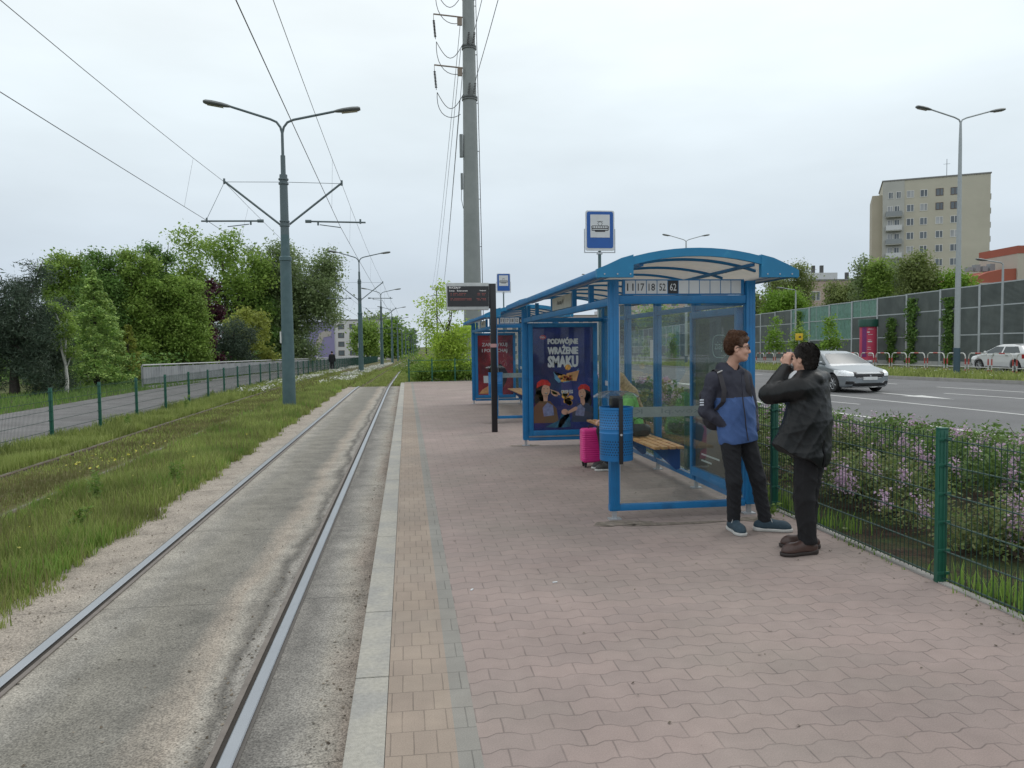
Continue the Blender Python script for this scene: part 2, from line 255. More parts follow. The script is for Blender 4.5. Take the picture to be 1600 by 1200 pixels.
# ------------------------------------------------------------------ signed-distance sculpting (bodies, clothes, cars)
class SDF:
    def __init__(s, lo, hi, h):
        s.lo = np.array(lo, float); s.h = h; s.n = np.ceil((np.array(hi)-s.lo)/h).astype(int)+1
        s.ax = [(s.lo[i]+np.arange(s.n[i])*h).astype(np.float32) for i in range(3)]
        s.d = np.full(s.n, 9.0, np.float32); s.t = np.zeros(s.n, np.int8)
    def _sl(s, lo, hi):
        r = []
        for i in range(3):
            a = int(max(0, math.floor((lo[i]-s.lo[i])/s.h))); b = int(min(s.n[i], math.ceil((hi[i]-s.lo[i])/s.h)+1)); r.append(slice(a, max(a, b)))
        return tuple(r)
    def pts(s, sl): return s.ax[0][sl[0]][:, None, None], s.ax[1][sl[1]][None, :, None], s.ax[2][sl[2]][None, None, :]
    def op(s, fn, lo, hi, k=.02, tag=0, sub=False, pad=.06):
        sl = s._sl(np.array(lo)-pad-k, np.array(hi)+pad+k); X, Y, Z = s.pts(sl); q = fn(X, Y, Z).astype(np.float32)
        if q.size == 0: return s
        d = s.d[sl]
        if sub:
            q = -q; hh = np.maximum(k-np.abs(d-q), 0)/k; s.d[sl] = np.maximum(d, q)+hh*hh*k*.25
        else:
            s.t[sl] = np.where(q < d, tag, s.t[sl]); hh = np.maximum(k-np.abs(d-q), 0)/k; s.d[sl] = np.minimum(d, q)-hh*hh*k*.25
        return s
    def cap(s, a, b, ra, rb=None, k=.02, tag=0, flat=None, sub=False):
        """tapered capsule; flat=(axis, f): squeezed along that axis by f"""
        rb = ra if rb is None else rb; a = np.array(a, float); b = np.array(b, float); m = max(ra, rb)
        if flat is not None: fa = np.array(flat[0], float); fa /= np.linalg.norm(fa); fs = 1/flat[1]-1
        def fn(X, Y, Z):
            px, py, pz = X-a[0], Y-a[1], Z-a[2]; B = b-a
            if flat is not None:
                q = (px*fa[0]+py*fa[1]+pz*fa[2])*fs; px, py, pz = px+q*fa[0], py+q*fa[1], pz+q*fa[2]; B = B+fa*(B@fa)*fs
            L2 = max(B@B, 1e-9); t = np.clip((px*B[0]+py*B[1]+pz*B[2])/L2, 0, 1); return (np.sqrt((px-t*B[0])**2+(py-t*B[1])**2+(pz-t*B[2])**2)-(ra+(rb-ra)*t))*(1 if flat is None else flat[1]**.5)
        return s.op(fn, np.minimum(a, b)-m, np.maximum(a, b)+m, k, tag, sub)
    def ell(s, c, r, axes=None, k=.02, tag=0, sub=False):
        c = np.array(c, float); r = np.array(r, float); A = np.eye(3) if axes is None else np.array([np.array(v)/np.linalg.norm(v) for v in axes]); m = r.max()
        def fn(X, Y, Z):
            p = (X-c[0], Y-c[1], Z-c[2]); q = [p[0]*A[i][0]+p[1]*A[i][1]+p[2]*A[i][2] for i in range(3)]
            k0 = np.sqrt((q[0]/r[0])**2+(q[1]/r[1])**2+(q[2]/r[2])**2); k1 = np.sqrt((q[0]/r[0]**2)**2+(q[1]/r[1]**2)**2+(q[2]/r[2]**2)**2)+1e-6; return k0*(k0-1)/k1
        return s.op(fn, c-m, c+m, k, tag, sub)
    def chain(s, P, rr, **kw):
        for i in range(len(P)-1): s.cap(P[i], P[i+1], rr[i], rr[i+1], **kw)
        return s
    def wrinkle(s, amp, f=28, seed=0, zmin=-9, zmax=99):
        X, Y, Z = s.pts((slice(None),)*3); r = random.Random(seed); acc = 0
        for i in range(4):
            a = [r.uniform(-1, 1) for _ in range(3)]; b = [r.uniform(-1, 1) for _ in range(3)]
            acc = acc+(1-np.abs(np.sin((X*a[0]+Y*a[1]+Z*a[2]*1.1)*f*(1+.35*i)+1.8*np.sin((X*b[0]+Y*b[1]+Z*b[2])*f*.45+i))))**2
        m = np.clip((Z-zmin)/.05, 0, 1)*np.clip((zmax-Z)/.05, 0, 1); s.d -= (amp*(acc*.5-.6)*m).astype(np.float32); return s
    def cut(s, fn): X, Y, Z = s.pts((slice(None),)*3); s.d = np.maximum(s.d, fn(X, Y, Z).astype(np.float32)); return s
    def mesh(s):
        d = s.d; S = d < 0; c = [S[i:S.shape[0]-1+i, j:S.shape[1]-1+j, k:S.shape[2]-1+k] for i in (0, 1) for j in (0, 1) for k in (0, 1)]
        cnt = sum(q.astype(np.int8) for q in c); I = np.argwhere((cnt > 0) & (cnt < 8)); cr = [(i, j, k) for i in (0, 1) for j in (0, 1) for k in (0, 1)]
        val = np.stack([d[I[:, 0]+i, I[:, 1]+j, I[:, 2]+k] for i, j, k in cr], 1); acc = np.zeros((len(I), 3)); num = np.zeros(len(I))
        for p in range(8):
            for q in range(p+1, 8):
                if sum(abs(cr[p][m]-cr[q][m]) for m in range(3)) != 1: continue
                a, b = val[:, p], val[:, q]; mk = (a < 0) != (b < 0); t = np.where(mk, a/np.where(mk, a-b, 1), 0); P = np.array(cr[p])[None]+t[:, None]*(np.array(cr[q])-np.array(cr[p]))[None]; acc += P*mk[:, None]; num += mk
        V = (I+acc/num[:, None])*s.h+s.lo; idm = np.full(cnt.shape, -1, np.int32); idm[I[:, 0], I[:, 1], I[:, 2]] = np.arange(len(I)); T = s.t[I[:, 0], I[:, 1], I[:, 2]]; F = []
        for ax in range(3):
            a = np.take(S, range(S.shape[ax]-1), ax); b = np.take(S, range(1, S.shape[ax]), ax); E = np.argwhere(a != b); o1, o2 = (ax+1) % 3, (ax+2) % 3
            E = E[(E[:, o1] > 0) & (E[:, o2] > 0) & (E[:, o1] < S.shape[o1]-1) & (E[:, o2] < S.shape[o2]-1)]
            ins = S[E[:, 0], E[:, 1], E[:, 2]]; q = []
            for u, v in ((0, 0), (-1, 0), (-1, -1), (0, -1)):
                G = E.copy(); G[:, o1] += u; G[:, o2] += v; q.append(idm[G[:, 0], G[:, 1], G[:, 2]])
            q = np.stack(q, 1); q[~ins] = q[~ins][:, ::-1]; F.append(q)
        return V, np.concatenate(F), T
    def build(s, name, mats, parent, matfn=None):
        V, F, T = s.mesh(); o = npmesh(name, V, F, mats if isinstance(mats, list) else [mats], parent, smooth=True)
        if isinstance(mats, list) and len(mats) > 1:
            off = np.array(total(parent)); fc = V[F].mean(1); mi = matfn(fc, T[F[:, 0]]) if matfn else T[F[:, 0]]
            o.data.polygons.foreach_set('material_index', np.asarray(mi, dtype=np.int32)); o.data.update()
        return o
def A3(*p): return np.array(p, float)
def unit(v): v = np.array(v, float); return v/np.linalg.norm(v)
def head(B, c, f, skin=0, s=1.0, tilt=0, k=.012, nose=1.0):
    """head sculpted into SDF B: c centre of skull, f facing direction (unit, may tilt)"""
    f = unit(f); up = unit(A3(0, 0, 1)-f*f[2]); r = np.cross(f, up)
    P = lambda a, b, d: c+(f*a+r*b+up*d)*s
    ax = [f, r, up]
    B.ell(P(-.008, 0, .025), A3(.095, .074, .088)*s, ax, k, skin); B.ell(P(.030, 0, -.045), A3(.062, .056, .075)*s, ax, .03, skin)
    B.ell(P(.062, 0, -.097), A3(.026, .026, .020)*s, ax, .02, skin)                                          # chin
    B.cap(P(.0, .052, -.05), P(.055, .024, -.095), .018*s, .016*s, .02, skin); B.cap(P(.0, -.052, -.05), P(.055, -.024, -.095), .018*s, .016*s, .02, skin)
    B.cap(P(.086, 0, .004), P(.103*nose, 0, -.034), .008*s, .0125*s, .010, skin); B.ell(P(.094, 0, -.040), A3(.014, .016, .008)*s, ax, .006, skin)
    for q in (1, -1):
        B.ell(P(.083, .032*q, .008), A3(.013, .019, .010)*s, ax, .006, skin, True)                           # eye sockets
        B.ell(P(.076, .032*q, .004), A3(.014, .016, .011)*s, ax, .004, skin)                                 # eye balls
        B.cap(P(.086, .016*q, .026), P(.078, .046*q, .026), .007*s, .005*s, .006, skin)                      # brows
        B.ell(P(.060, .040*q, -.035), A3(.024, .020, .020)*s, ax, .02, skin)                                 # cheeks
        B.ell(P(-.012, .076*q, -.008), A3(.020, .008, .032)*s, ax, .006, skin); B.ell(P(-.006, .083*q, -.006), A3(.010, .005, .018)*s, ax, .003, skin, True)   # ears
    B.ell(P(.087, 0, -.066), A3(.010, .022, .005)*s, ax, .006, skin+1); B.ell(P(.085, 0, -.076), A3(.010, .019, .006)*s, ax, .006, skin+1)                    # lips
    B.cap(P(.097, -.02, -.0705), P(.097, .02, -.0705), .002*s, .002*s, .003, skin, None, True)
    return P
def hand(B, w_, d, n_, side, tag=0, curl=1.2, s=1.0):
    """palm and five fingers from wrist w_, direction d, palm normal n_ (fingers curl towards it)"""
    d = unit(d); n_ = unit(n_-d*(n_@d)); r = np.cross(d, n_)*side
    B.cap(w_, w_+d*.05*s, .024*s, .030*s, .012, tag, (n_, .55)); B.cap(w_+d*.045*s+r*.02*s, w_+d*.07*s-r*.015*s, .022*s, .022*s, .012, tag, (n_, .6))
    for i, (o, ln) in enumerate(((.028, .072), (.010, .080), (-.009, .075), (-.027, .060))):
        p = w_+(d*.082+r*o)*s; a = curl*.5
        for j, f in enumerate((.45, .32, .25)):
            v = d*math.cos(a)+n_*math.sin(a); q = p+v*ln*f*s; B.cap(p, q, (.0095-.001*j)*s, (.0088-.001*j)*s, .003, tag); p = q; a += curl*.62
    p = w_+(d*.025+r*.028)*s; v = unit(d*.6+r*.75+n_*.35); q = p+v*.04*s; B.cap(p, q, .0125*s, .0105*s, .01, tag); v = unit(d*.85+n_*.6+r*.1); B.cap(q, q+v*.034*s, .0105*s, .0085*s, .003, tag)
SKIN = mat('skin', (.60, .35, .26), .5, var=.06, scale=30); LIP = mat('lips', (.42, .17, .14), .45, var=.05)
def body_base(B, J, neck_r=.052):
    """a lean continuous body along the joints J, worn under the clothes"""
    mid = (J['hl']+J['hr'])/2; sh = (J['sl']+J['sr'])/2; ac = J['sr']-J['sl']; fl = (unit(np.cross(ac, sh-mid)), .62)
    B.cap(mid, (mid+sh)/2, .115, .105, .05, 0, fl); B.cap((mid+sh)/2, sh-(sh-mid)*.12, .105, .12, .05, 0, fl); B.cap(J['sl'], J['sr'], .045, .045, .05, 0)
    B.cap(sh-(sh-mid)*.08, J['neck'], .06, neck_r, .04, 0); B.cap(J['neck'], J['head']-A3(0, 0, .03), neck_r, neck_r, .02, 0)
    for q in 'lr':
        B.cap(J['s'+q], J['e'+q], .043, .035, .02, 0); B.cap(J['e'+q], J['w'+q], .036, .024, .012, 0)
        B.cap(J['h'+q], J['k'+q], .070, .048, .03, 0); B.cap(J['k'+q], J['a'+q], .048, .033, .02, 0); B.cap(J['a'+q], J['t'+q]*.7+J['a'+q]*.3, .034, .026, .02, 0)
def shoe(name, J, q, parent, m, ms, w_=.046, length=None):
    a, t = J['a'+q], J['t'+q]; d = unit(A3(t[0]-a[0], t[1]-a[1], 0)); heel = a-d*.055; z = 0.0; S = SDF(np.minimum(heel, t)-.12-A3(0, 0, .1), np.maximum(heel, t)+.12, .005)
    g = lambda p, hgt: A3(p[0], p[1], hgt)
    S.cap(g(heel, .052), g(t-d*.06, .046), .043, w_, .02, 0); S.cap(g(t-d*.07, .042), g(t-d*.035, .034), w_, .034, .03, 0); S.cap(g(a-d*.01, .055), g(a, .105), .044, .043, .03, 0); S.cap(g(a, .09), g(t-d*.09, .055), .037, .033, .03, 0)
    S.cap(g(a+d*.0, .125), g(a+d*.0, .16), .033, .036, .006, 0, None, True)
    S.cut(lambda X, Y, Z: .030-Z+0*X+0*Y); S.build(name, m, parent)
    S = SDF(np.minimum(heel, t)-.12-A3(0, 0, .1), np.maximum(heel, t)+.12, .005); S.cap(g(heel, .02), g(t-d*.05, .02), .048, w_+.005, .02, 0); S.cap(g(t-d*.07, .02), g(t-d*.03, .022), w_+.004, .038, .03, 0)
    S.cut(lambda X, Y, Z: np.maximum(.002-Z, Z-.030-.012*np.clip(-((X-a[0])*d[0]+(Y-a[1])*d[1])*10, 0, 1))+0*X); S.build('sole', ms, parent)
    b = MB(); r = np.cross(d, A3(0, 0, 1))
    for i in range(4):
        p = g(a+d*(.045+.025*i), .104-.014*i); b.tube([p-r*.022, p+A3(0, 0, .006), p+r*.022], .0028, 5)
    b.tube([g(a+d*.045, .112)+r*.0, g(a+d*.05, .12)+r*.03, g(a+d*.06, .09)+r*.045], .0025, 5); b.build('laces', ms if name == 'trainer' else m, parent, smooth=True)
# ---- the teenager by the shelter post
def strands(name, ho, root, m, f, n=5000, ln=.030, wd=.0022, seed=1, lift=.25, fall=.35):
    me = ho.data; q = np.random.default_rng(seed); co = np.empty(len(me.vertices)*3, np.float32); me.vertices.foreach_get('co', co); nn = np.empty(len(me.vertices)*3, np.float32); me.vertices.foreach_get('normal', nn); co = co.reshape(-1, 3); nn = nn.reshape(-1, 3)
    i = q.integers(0, len(co), n); fz = (co-co.mean(0))@np.array(f); ok = np.argwhere(~((fz > .035) & (co[:, 2] < co[:, 2].max()-.045)))[:, 0]; i = q.choice(ok, n); c = co[i]; v = nn[i]; d = np.array([-f[0]*.3, -f[1]*.3, -fall])+q.normal(size=(n, 3))*.35; d -= v*(d*v).sum(1)[:, None]; d /= np.linalg.norm(d, axis=1)[:, None]+1e-6; d = d+v*lift*q.random(n)[:, None]; s = np.cross(d, v); s /= np.linalg.norm(s, axis=1)[:, None]+1e-6; L1 = (ln*(.5+q.random(n)))[:, None]
    V = np.stack([c-s*wd-v*.002, c+s*wd-v*.002, c+d*L1*.6+s*wd*.7+v*.001, c+d*L1-v*.002], 1).reshape(-1, 3); o = npmesh(name, V, np.arange(4*n).reshape(n, 4), m, None, q.random(n)); o.parent = root; return o
def make_boy():
    Y0 = 6.62; root = thing('person', 'teenage boy in glasses and blue jacket, hands in pockets, beside the shelter post', 'person', (2.92, Y0, 0))
    J = dict(head=A3(2.905, Y0-.03, 1.652), neck=A3(2.875, Y0+.03, 1.49), sl=A3(2.685, Y0+.02, 1.375), sr=A3(3.035, Y0+.10, 1.385), el=A3(2.625, Y0+.03, 1.09), er=A3(3.105, Y0+.11, 1.10), wl=A3(2.815, Y0-.035, .975), wr=A3(3.075, Y0-.0, .93),
             hl=A3(2.835, Y0+.0, .90), hr=A3(3.015, Y0+.04, .90), kl=A3(2.865, Y0-.05, .47), kr=A3(3.10, Y0-.02, .48), al=A3(2.895, Y0+.02, .085), ar=A3(3.17, Y0-.02, .085), tl=A3(2.89, Y0-.19, .03), tr=A3(3.385, Y0-.10, .03))
    S = SDF((2.45, Y0-.35, 0), (3.45, Y0+.35, 1.85), .006); body_base(S, J, .050); f = unit(A3(.94, -.36, -.03)); P = head(S, J['head'], f)
    hand(S, J['wl'], A3(.6, .35, -.75), A3(0, 1, 0), 1); hand(S, J['wr'], A3(-.5, .1, -.8), A3(0, 1, 0), -1); S.build('body', [SKIN, LIP], root)
    hm = mat('brown_hair', (.085, .042, .024), .55, var=.35, scale=60, bump=.6, bscale=120); H = SDF(J['head']-.17, J['head']+.19, .005); up = A3(0, 0, 1); ax = [f, np.cross(f, up), up]
    H.ell(P(-.018, 0, .042), A3(.100, .084, .092), ax, .01); H.cap(P(.02, -.055, .10), P(.072, .035, .078), .034, .026, .02); H.cap(P(-.05, 0, .12), P(.04, .02, .118), .034, .03, .03); H.ell(P(-.06, 0, .0), A3(.05, .07, .06), ax, .02)
    H.ell(P(.085, 0, -.035), A3(.075, .10, .088), ax, .008, 0, True); H.cap(P(-.01, .09, -.02), P(.0, .12, -.02), .034, .034, .01, 0, None, True); H.cap(P(-.01, -.09, -.02), P(.0, -.12, -.02), .034, .034, .01, 0, None, True)
    H.wrinkle(.006, 60, 4); ho = H.build('hair', hm, root); strands('hair_strands', ho, root, leafmat('brown_strands_flower', (.085, .036, .02), (.20, .10, .055), .1, .45), f, 7000, .022, .0014, 3, .25, .25)
    gm = mat('glasses_frame', (.02, .018, .018), .35); b = MB()
    for q in (1, -1):
        c = P(.098, .031*q, .003); e = [c+ax[1]*math.cos(t)*.024*(1.05)+up*math.sin(t)*.016 for t in [i*math.pi/8 for i in range(17)]]; b.tube(e, .0030, 5)
        b.tube([P(.097, .055*q, .009), P(.08, .074*q, .010), P(.0, .080*q, .006), P(-.02, .082*q, -.006)], .0034, 5)
    b.tube([P(.099, -.008, .006), P(.103, 0, .008), P(.099, .008, .006)], .002, 5); g = b.build('glasses', gm, root, smooth=True)
    b = MB()
    for q in (1, -1): b.lathe((0, 0, 0), [(0, 0)], 3) if False else b.rod(P(.0885, .032*q, .004), P(.0910, .032*q, .004), .0055, .0055, 10)
    b.build('eye', mat('eye_dark', (.02, .015, .012), .2), root); b = MB()
    for q in (1, -1): b.tube([P(.093, .014*q, .026), P(.092, .03*q, .031), P(.082, .05*q, .027)], [.0025, .0035, .002], 5)
    b.build('eyebrow', hm, root)
    navy = mat('navy_fabric', (.034, .036, .056), .75, var=.18, scale=20, bump=.3, bscale=300); blue = mat('blue_fabric', (.062, .130, .330), .7, var=.10, scale=25, bump=.3, bscale=300)
    K = SDF((2.45, Y0-.35, .74), (3.35, Y0+.40, 1.62), .006); fl = (unit(A3(-.2, 1, 0)), .72)
    K.cap(A3(2.93, Y0+.02, .86), A3(2.905, Y0+.03, 1.10), .190, .180, .05, 0, fl); K.cap(A3(2.905, Y0+.03, 1.10), A3(2.87, Y0+.055, 1.31), .182, .178, .05, 0, fl)
    K.cap(J['sl']+A3(.03, 0, -.01), J['sr']-A3(.03, 0, .01), .068, .068, .06, 0); K.cap(A3(2.87, Y0+.05, 1.38), A3(2.875, Y0+.03, 1.475), .085, .066, .04, 0)
    K.chain([J['sl']+A3(.012, 0, 0), J['el'], J['wl']+A3(.03, -.005, -.03)], [.070, .058, .056], k=.012, tag=1); K.chain([J['sr']-A3(.012, 0, 0), J['er'], J['wr']], [.070, .056, .048], k=.012, tag=1)
    K.cap(A3(2.80, Y0+.10, 1.47), A3(2.93, Y0+.125, 1.46), .045, .045, .03, 1); K.cap(A3(2.80, Y0+.07, 1.49), A3(2.83, Y0-.02, 1.45), .032, .028, .03, 1); K.cap(A3(2.95, Y0+.09, 1.48), A3(2.955, Y0-.01, 1.44), .030, .026, .03, 1)
    K.wrinkle(.0085, 26, 3, 0, 1.36); K.cap(A3(2.880, Y0+.012, 1.478), A3(2.90, Y0-.01, 1.60), .052, .062, .006, 0, None, True)
    K.cut(lambda X, Y, Z: (.805+.02*np.sin((X-2.9)*6)-Z)+0*Y); K.build('jacket', [navy, blue], root, lambda c, t: np.where((t == 0) & (c[:, 2] < 1.215+.02*(c[:, 0]-2.9)), 1, 0))
    b = MB(); pts = []
    for i in range(14):
        z = 1.42-i*.045; x = 2.925+.03*(i/13)**1.5*3*.7+(.0); yy = Y0-.115-.0; pts.append((x-.02, yy-.005*math.sin(i), z))
    b.tube(pts, .005, 6); b.build('zip', navy, root)
    T = SDF((2.60, Y0-.35, .04), (3.45, Y0+.35, 1.0), .006); mid = (J['hl']+J['hr'])/2; T.cap(mid+A3(-.04, 0, .0), mid+A3(.04, .0, .0), .118, .118, .03, 0, (fl[0], .6))
    T.chain([J['hl']+A3(.01, 0, -.03), J['kl'], J['al']+A3(0, 0, .03)], [.095, .068, .060], k=.03); T.chain([J['hr']+A3(-.01, 0, -.03), J['kr'], J['ar']+A3(0, 0, .03)], [.095, .068, .060], k=.03)
    T.wrinkle(.008, 30, 8, .05, .8); T.cut(lambda X, Y, Z: .085-Z+0*X+0*Y); T.build('trousers', mat('black_denim', (.013, .014, .018), .85, var=.2, scale=15, bump=.3, bscale=250), root)
    tm = mat('teal_trainer', (.030, .060, .085), .7, var=.2, scale=60, bump=.3, bscale=200); so_ = mat('white_rubber', (.55, .55, .53), .6)
    for q in 'lr': shoe('trainer', J, q, root, tm, so_)
    # backpack: a thing he wears
    bp = thing('backpack', 'dark grey backpack worn on the back of the teenage boy, its straps over his shoulders', 'backpack', (2.85, Y0+.25, 1.0)); bm_ = mat('dark_nylon', (.035, .033, .040), .7, var=.2, scale=30)
    S = SDF((2.5, Y0+.0, .85), (3.2, Y0+.5, 1.5), .008); S.cap(A3(2.80, Y0+.24, 1.0), A3(2.80, Y0+.22, 1.34), .11, .10, .05, 0, ((0, 1, 0), .8)); S.cap(A3(2.92, Y0+.25, 1.0), A3(2.90, Y0+.23, 1.34), .11, .10, .05, 0, ((0, 1, 0), .8)); S.cap(A3(2.70, Y0+.2, 1.12), A3(2.68, Y0+.18, 1.22), .055, .05, .05, 0); S.wrinkle(.006, 30, 5); S.build('bag', bm_, bp)
    def strap(pts): 
        b = MB(); pp = [A3(*p) for p in pts]; L_ = []
        for i, p in enumerate(pp): L_ += [p+A3(-.022, 0, 0), p+A3(.022, 0, 0), p+A3(.022, .012, 0), p+A3(-.022, .012, 0)]
        b.add(L_, [(i*4+k, i*4+(k+1) % 4, i*4+4+(k+1) % 4, i*4+4+k) for i in range(len(pp)-1) for k in range(4)]+[(0, 1, 2, 3), tuple(range(4*len(pp)-4, 4*len(pp)))]); b.build('strap', bm_, bp, bevel=.003)
    strap([(2.745, Y0+.14, 1.43), (2.735, Y0+.06, 1.462), (2.735, Y0-.02, 1.448), (2.74, Y0-.068, 1.38), (2.755, Y0-.10, 1.28), (2.745, Y0-.10, 1.18), (2.71, Y0-.03, 1.10)]); strap([(3.0, Y0+.19, 1.43), (3.0, Y0+.12, 1.47), (2.99, Y0+.02, 1.455), (2.985, Y0-.03, 1.39), (3.0, Y0-.055, 1.27), (3.03, Y0-.03, 1.15)])
    b = MB(); b.prism([(-.026, -.005), (.026, -.005), (.026, .008), (-.026, .008)], (2.735, Y0-.038, 1.445), (.85, 0, .35), (0, -.5, .6), .008); b.build('strap_buckle', mat('pale_grey', (.5, .5, .5), .5), bp)
    b = MB()
    for i in range(3): b.quad((2.555+.0*i, Y0-.03, 1.19-.022*i), (2.582, Y0-.062, 1.193-.022*i), (2.580, Y0-.062, 1.205-.022*i), (2.556, Y0-.03, 1.202-.022*i))
    b.build('sleeve_badge', mat('badge_white', (.6, .65, .72), .5), root)
# ---- the man with the camera
def make_man():
    X0, Y0 = 3.12, 5.84; root = thing('person', 'man in long black leather coat seen from behind, raising a camera', 'person', (X0, Y0, 0)); f = unit(A3(-.40, .91, .04))
    J = dict(head=A3(3.135, Y0+.0, 1.565), neck=A3(3.155, Y0+.0, 1.40), sl=A3(3.035, Y0-.10, 1.335), sr=A3(3.30, Y0+.12, 1.335), el=A3(2.835, Y0-.01, 1.285), er=A3(3.22, Y0+.36, 1.22), wl=A3(3.035, Y0+.10, 1.505), wr=A3(3.13, Y0+.26, 1.50),
             hl=A3(3.13, Y0-.06, .86), hr=A3(3.25, Y0+.05, .86), kl=A3(3.11, Y0-.05, .46), kr=A3(3.21, Y0+.07, .46), al=A3(3.145, Y0-.03, .085), ar=A3(3.245, Y0+.14, .085), tl=A3(2.925, Y0-.06, .03), tr=A3(3.05, Y0+.22, .03))
    S = SDF((2.70, Y0-.35, 0), (3.5, Y0+.55, 1.80), .006); body_base(S, J, .054); P = head(S, J['head'], f)
    hand(S, J['wl'], A3(.10, .12, .95), A3(.75, .5, -.1), 1, curl=1.35); hand(S, J['wr'], A3(.0, -.2, 1), A3(0, -1, 0), -1, curl=1.3); S.build('body', [SKIN, LIP], root)
    hm = mat('dark_hair', (.014, .010, .009), .5, var=.35, scale=60, bump=.6, bscale=140); H = SDF(J['head']-.17, J['head']+.18, .005); up0 = unit(A3(0, 0, 1)-f*f[2]); ax = [f, np.cross(f, up0), up0]
    H.ell(P(-.016, 0, .036), A3(.104, .084, .094), ax, .01); H.ell(P(-.055, 0, -.03), A3(.052, .066, .065), ax, .02); H.ell(P(.10, 0, -.03), A3(.078, .11, .088), ax, .01, 0, True)
    for q in (1, -1): H.cap(P(-.002, .09*q, -.02), P(-.002, .12*q, -.02), .032, .034, .008, 0, None, True)
    H.wrinkle(.004, 60, 2); ho = H.build('hair', hm, root); strands('hair_strands', ho, root, leafmat('dark_strands_flower', (.010, .007, .006), (.03, .022, .018), .1, .45), f, 7000, .018, .0014, 4, .22, .5)
    lea = mat('black_leather', (.007, .008, .009), .42, var=.25, scale=9, bump=.08, bscale=70, spec=.32)
    K = SDF((2.70, Y0-.48, .62), (3.60, Y0+.60, 1.55), .006); ac = unit(J['sr']-J['sl']); nn = unit(np.cross(ac, A3(0, 0, 1))); fl = (nn, .66)
    c0 = A3(3.165, Y0+.01, 1.28); K.cap(c0+A3(.01, 0, 0), c0-A3(-.02, 0, .25), .225, .225, .06, 0, fl); K.cap(c0-A3(0, 0, .22), A3(3.145, Y0+.0, .80), .225, .255, .08, 0, (nn, .74)); K.cap(A3(3.05, Y0-.02, .98), A3(2.94, Y0-.05, .84), .15, .16, .06, 0, (nn, .6))
    K.cap(J['sl']+A3(.03, .02, 0), J['sr']-A3(.02, .02, 0), .085, .085, .06, 0); K.cap(A3(3.155, Y0, 1.36), A3(3.155, Y0, 1.43), .10, .085, .03, 0)
    K.chain([J['sl'], J['el'], J['wl']-A3(.015, .005, .03)], [.092, .080, .052], k=.02, tag=0); K.chain([J['sr'], J['er'], J['wr']-A3(0, 0, .03)], [.085, .072, .052], k=.02, tag=0)
    K.cap(A3(3.19, Y0-.10, 1.40), A3(3.31, Y0+.02, 1.41), .040, .046, .03, 0); K.cap(A3(3.31, Y0+.02, 1.41), A3(3.30, Y0+.12, 1.40), .045, .04, .03, 0); K.cap(A3(3.19, Y0-.10, 1.40), A3(3.06, Y0-.06, 1.385), .036, .026, .03, 0)
    K.wrinkle(.011, 11, 11, 0, 1.42); K.wrinkle(.004, 27, 3, 0, 1.42); K.cap(A3(3.15, Y0, 1.42), A3(3.14, Y0, 1.6), .072, .078, .008, 0, None, True)
    K.cut(lambda X, Y, Z: .72+np.clip((3.17-X)*.50, 0, .3)+np.clip((X-3.30)*.25, 0, .1)+.01*np.sin(X*25)-Z+0*Y)
    K.op(lambda X, Y, Z: np.maximum(np.abs((X-3.24)*ac[0]+(Y-(Y0-.22))*ac[1])-.006-(.92-Z)*.05, Z-.92)+0*Z, (3.1, Y0-.5, .6), (3.4, Y0-.05, .95), .01, 0, True)
    K.build('coat', lea, root)
    C = SDF((3.0, Y0-.16, 1.34), (3.3, Y0+.16, 1.5), .005); C.cap(A3(3.15, Y0, 1.40), A3(3.147, Y0, 1.445), .068, .064, .01); C.cap(A3(3.15, Y0, 1.38), A3(3.14, Y0, 1.52), .056, .058, .004, 0, None, True); C.build('shirt_collar', mat('grey_shirt', (.16, .18, .23), .8), root)
    C = SDF((2.85, Y0-.2, 1.05), (3.2, Y0+.3, 1.5), .007); C.cap(A3(3.09, Y0+.03, 1.38), A3(3.07, Y0+.05, 1.33), .085, .09, .04); C.cap(A3(3.08, Y0+.0, 1.42), A3(3.05, Y0+.0, 1.38), .05, .05, .03); C.wrinkle(.005, 30, 2); C.build('shirt', mat('white_shirt', (.6, .61, .63), .8), root)
    T = SDF((2.9, Y0-.3, .04), (3.5, Y0+.4, 1.0), .006); T.cap((J['hl']+J['hr'])/2-ac*.05, (J['hl']+J['hr'])/2+ac*.05, .125, .125, .03, 0, fl)
    T.chain([J['hl'], J['kl'], J['al']+A3(.01, 0, .03)], [.098, .082, .072], k=.012); T.chain([J['hr'], J['kr'], J['ar']+A3(0, 0, .03)], [.098, .080, .068], k=.012); T.wrinkle(.010, 24, 9, .05, .8)
    T.cut(lambda X, Y, Z: .085-Z+0*X+0*Y); T.build('trousers', mat('black_cotton', (.008, .008, .010), .85, var=.2, scale=15, bump=.3, bscale=250), root)
    bm_ = mat('brown_leather', (.065, .036, .030), .42, var=.2, scale=25, spec=.5); bs = mat('dark_rubber', (.03, .022, .02), .6)
    for q in 'lr': shoe('leather_shoe', J, q, root, bm_, bs, .050)
    cm = thing('camera', 'small black pocket camera held to the eye by the man in the leather coat', 'camera', (3.085, Y0+.165, 1.55)); cb = mat('camera_black', (.02, .02, .02), .4)
    b = MB(); r_ = np.cross(f, A3(0, 0, 1)); c = A3(3.085, Y0+.165, 1.585); vs = [c+r_*i+f*j+A3(0, 0, 1)*k for i in (-.055, .055) for j in (-.012, .012) for k in (-.032, .032)]; b.add(vs, [(0, 1, 3, 2), (4, 6, 7, 5), (0, 4, 5, 1), (2, 3, 7, 6), (0, 2, 6, 4), (1, 5, 7, 3)]); b.build('camera_body', cb, cm, bevel=.004)
    b = MB(); b.rod(c+f*.012, c+f*.035, .022, .020, 16); b.build('lens', cb, cm, smooth=True)
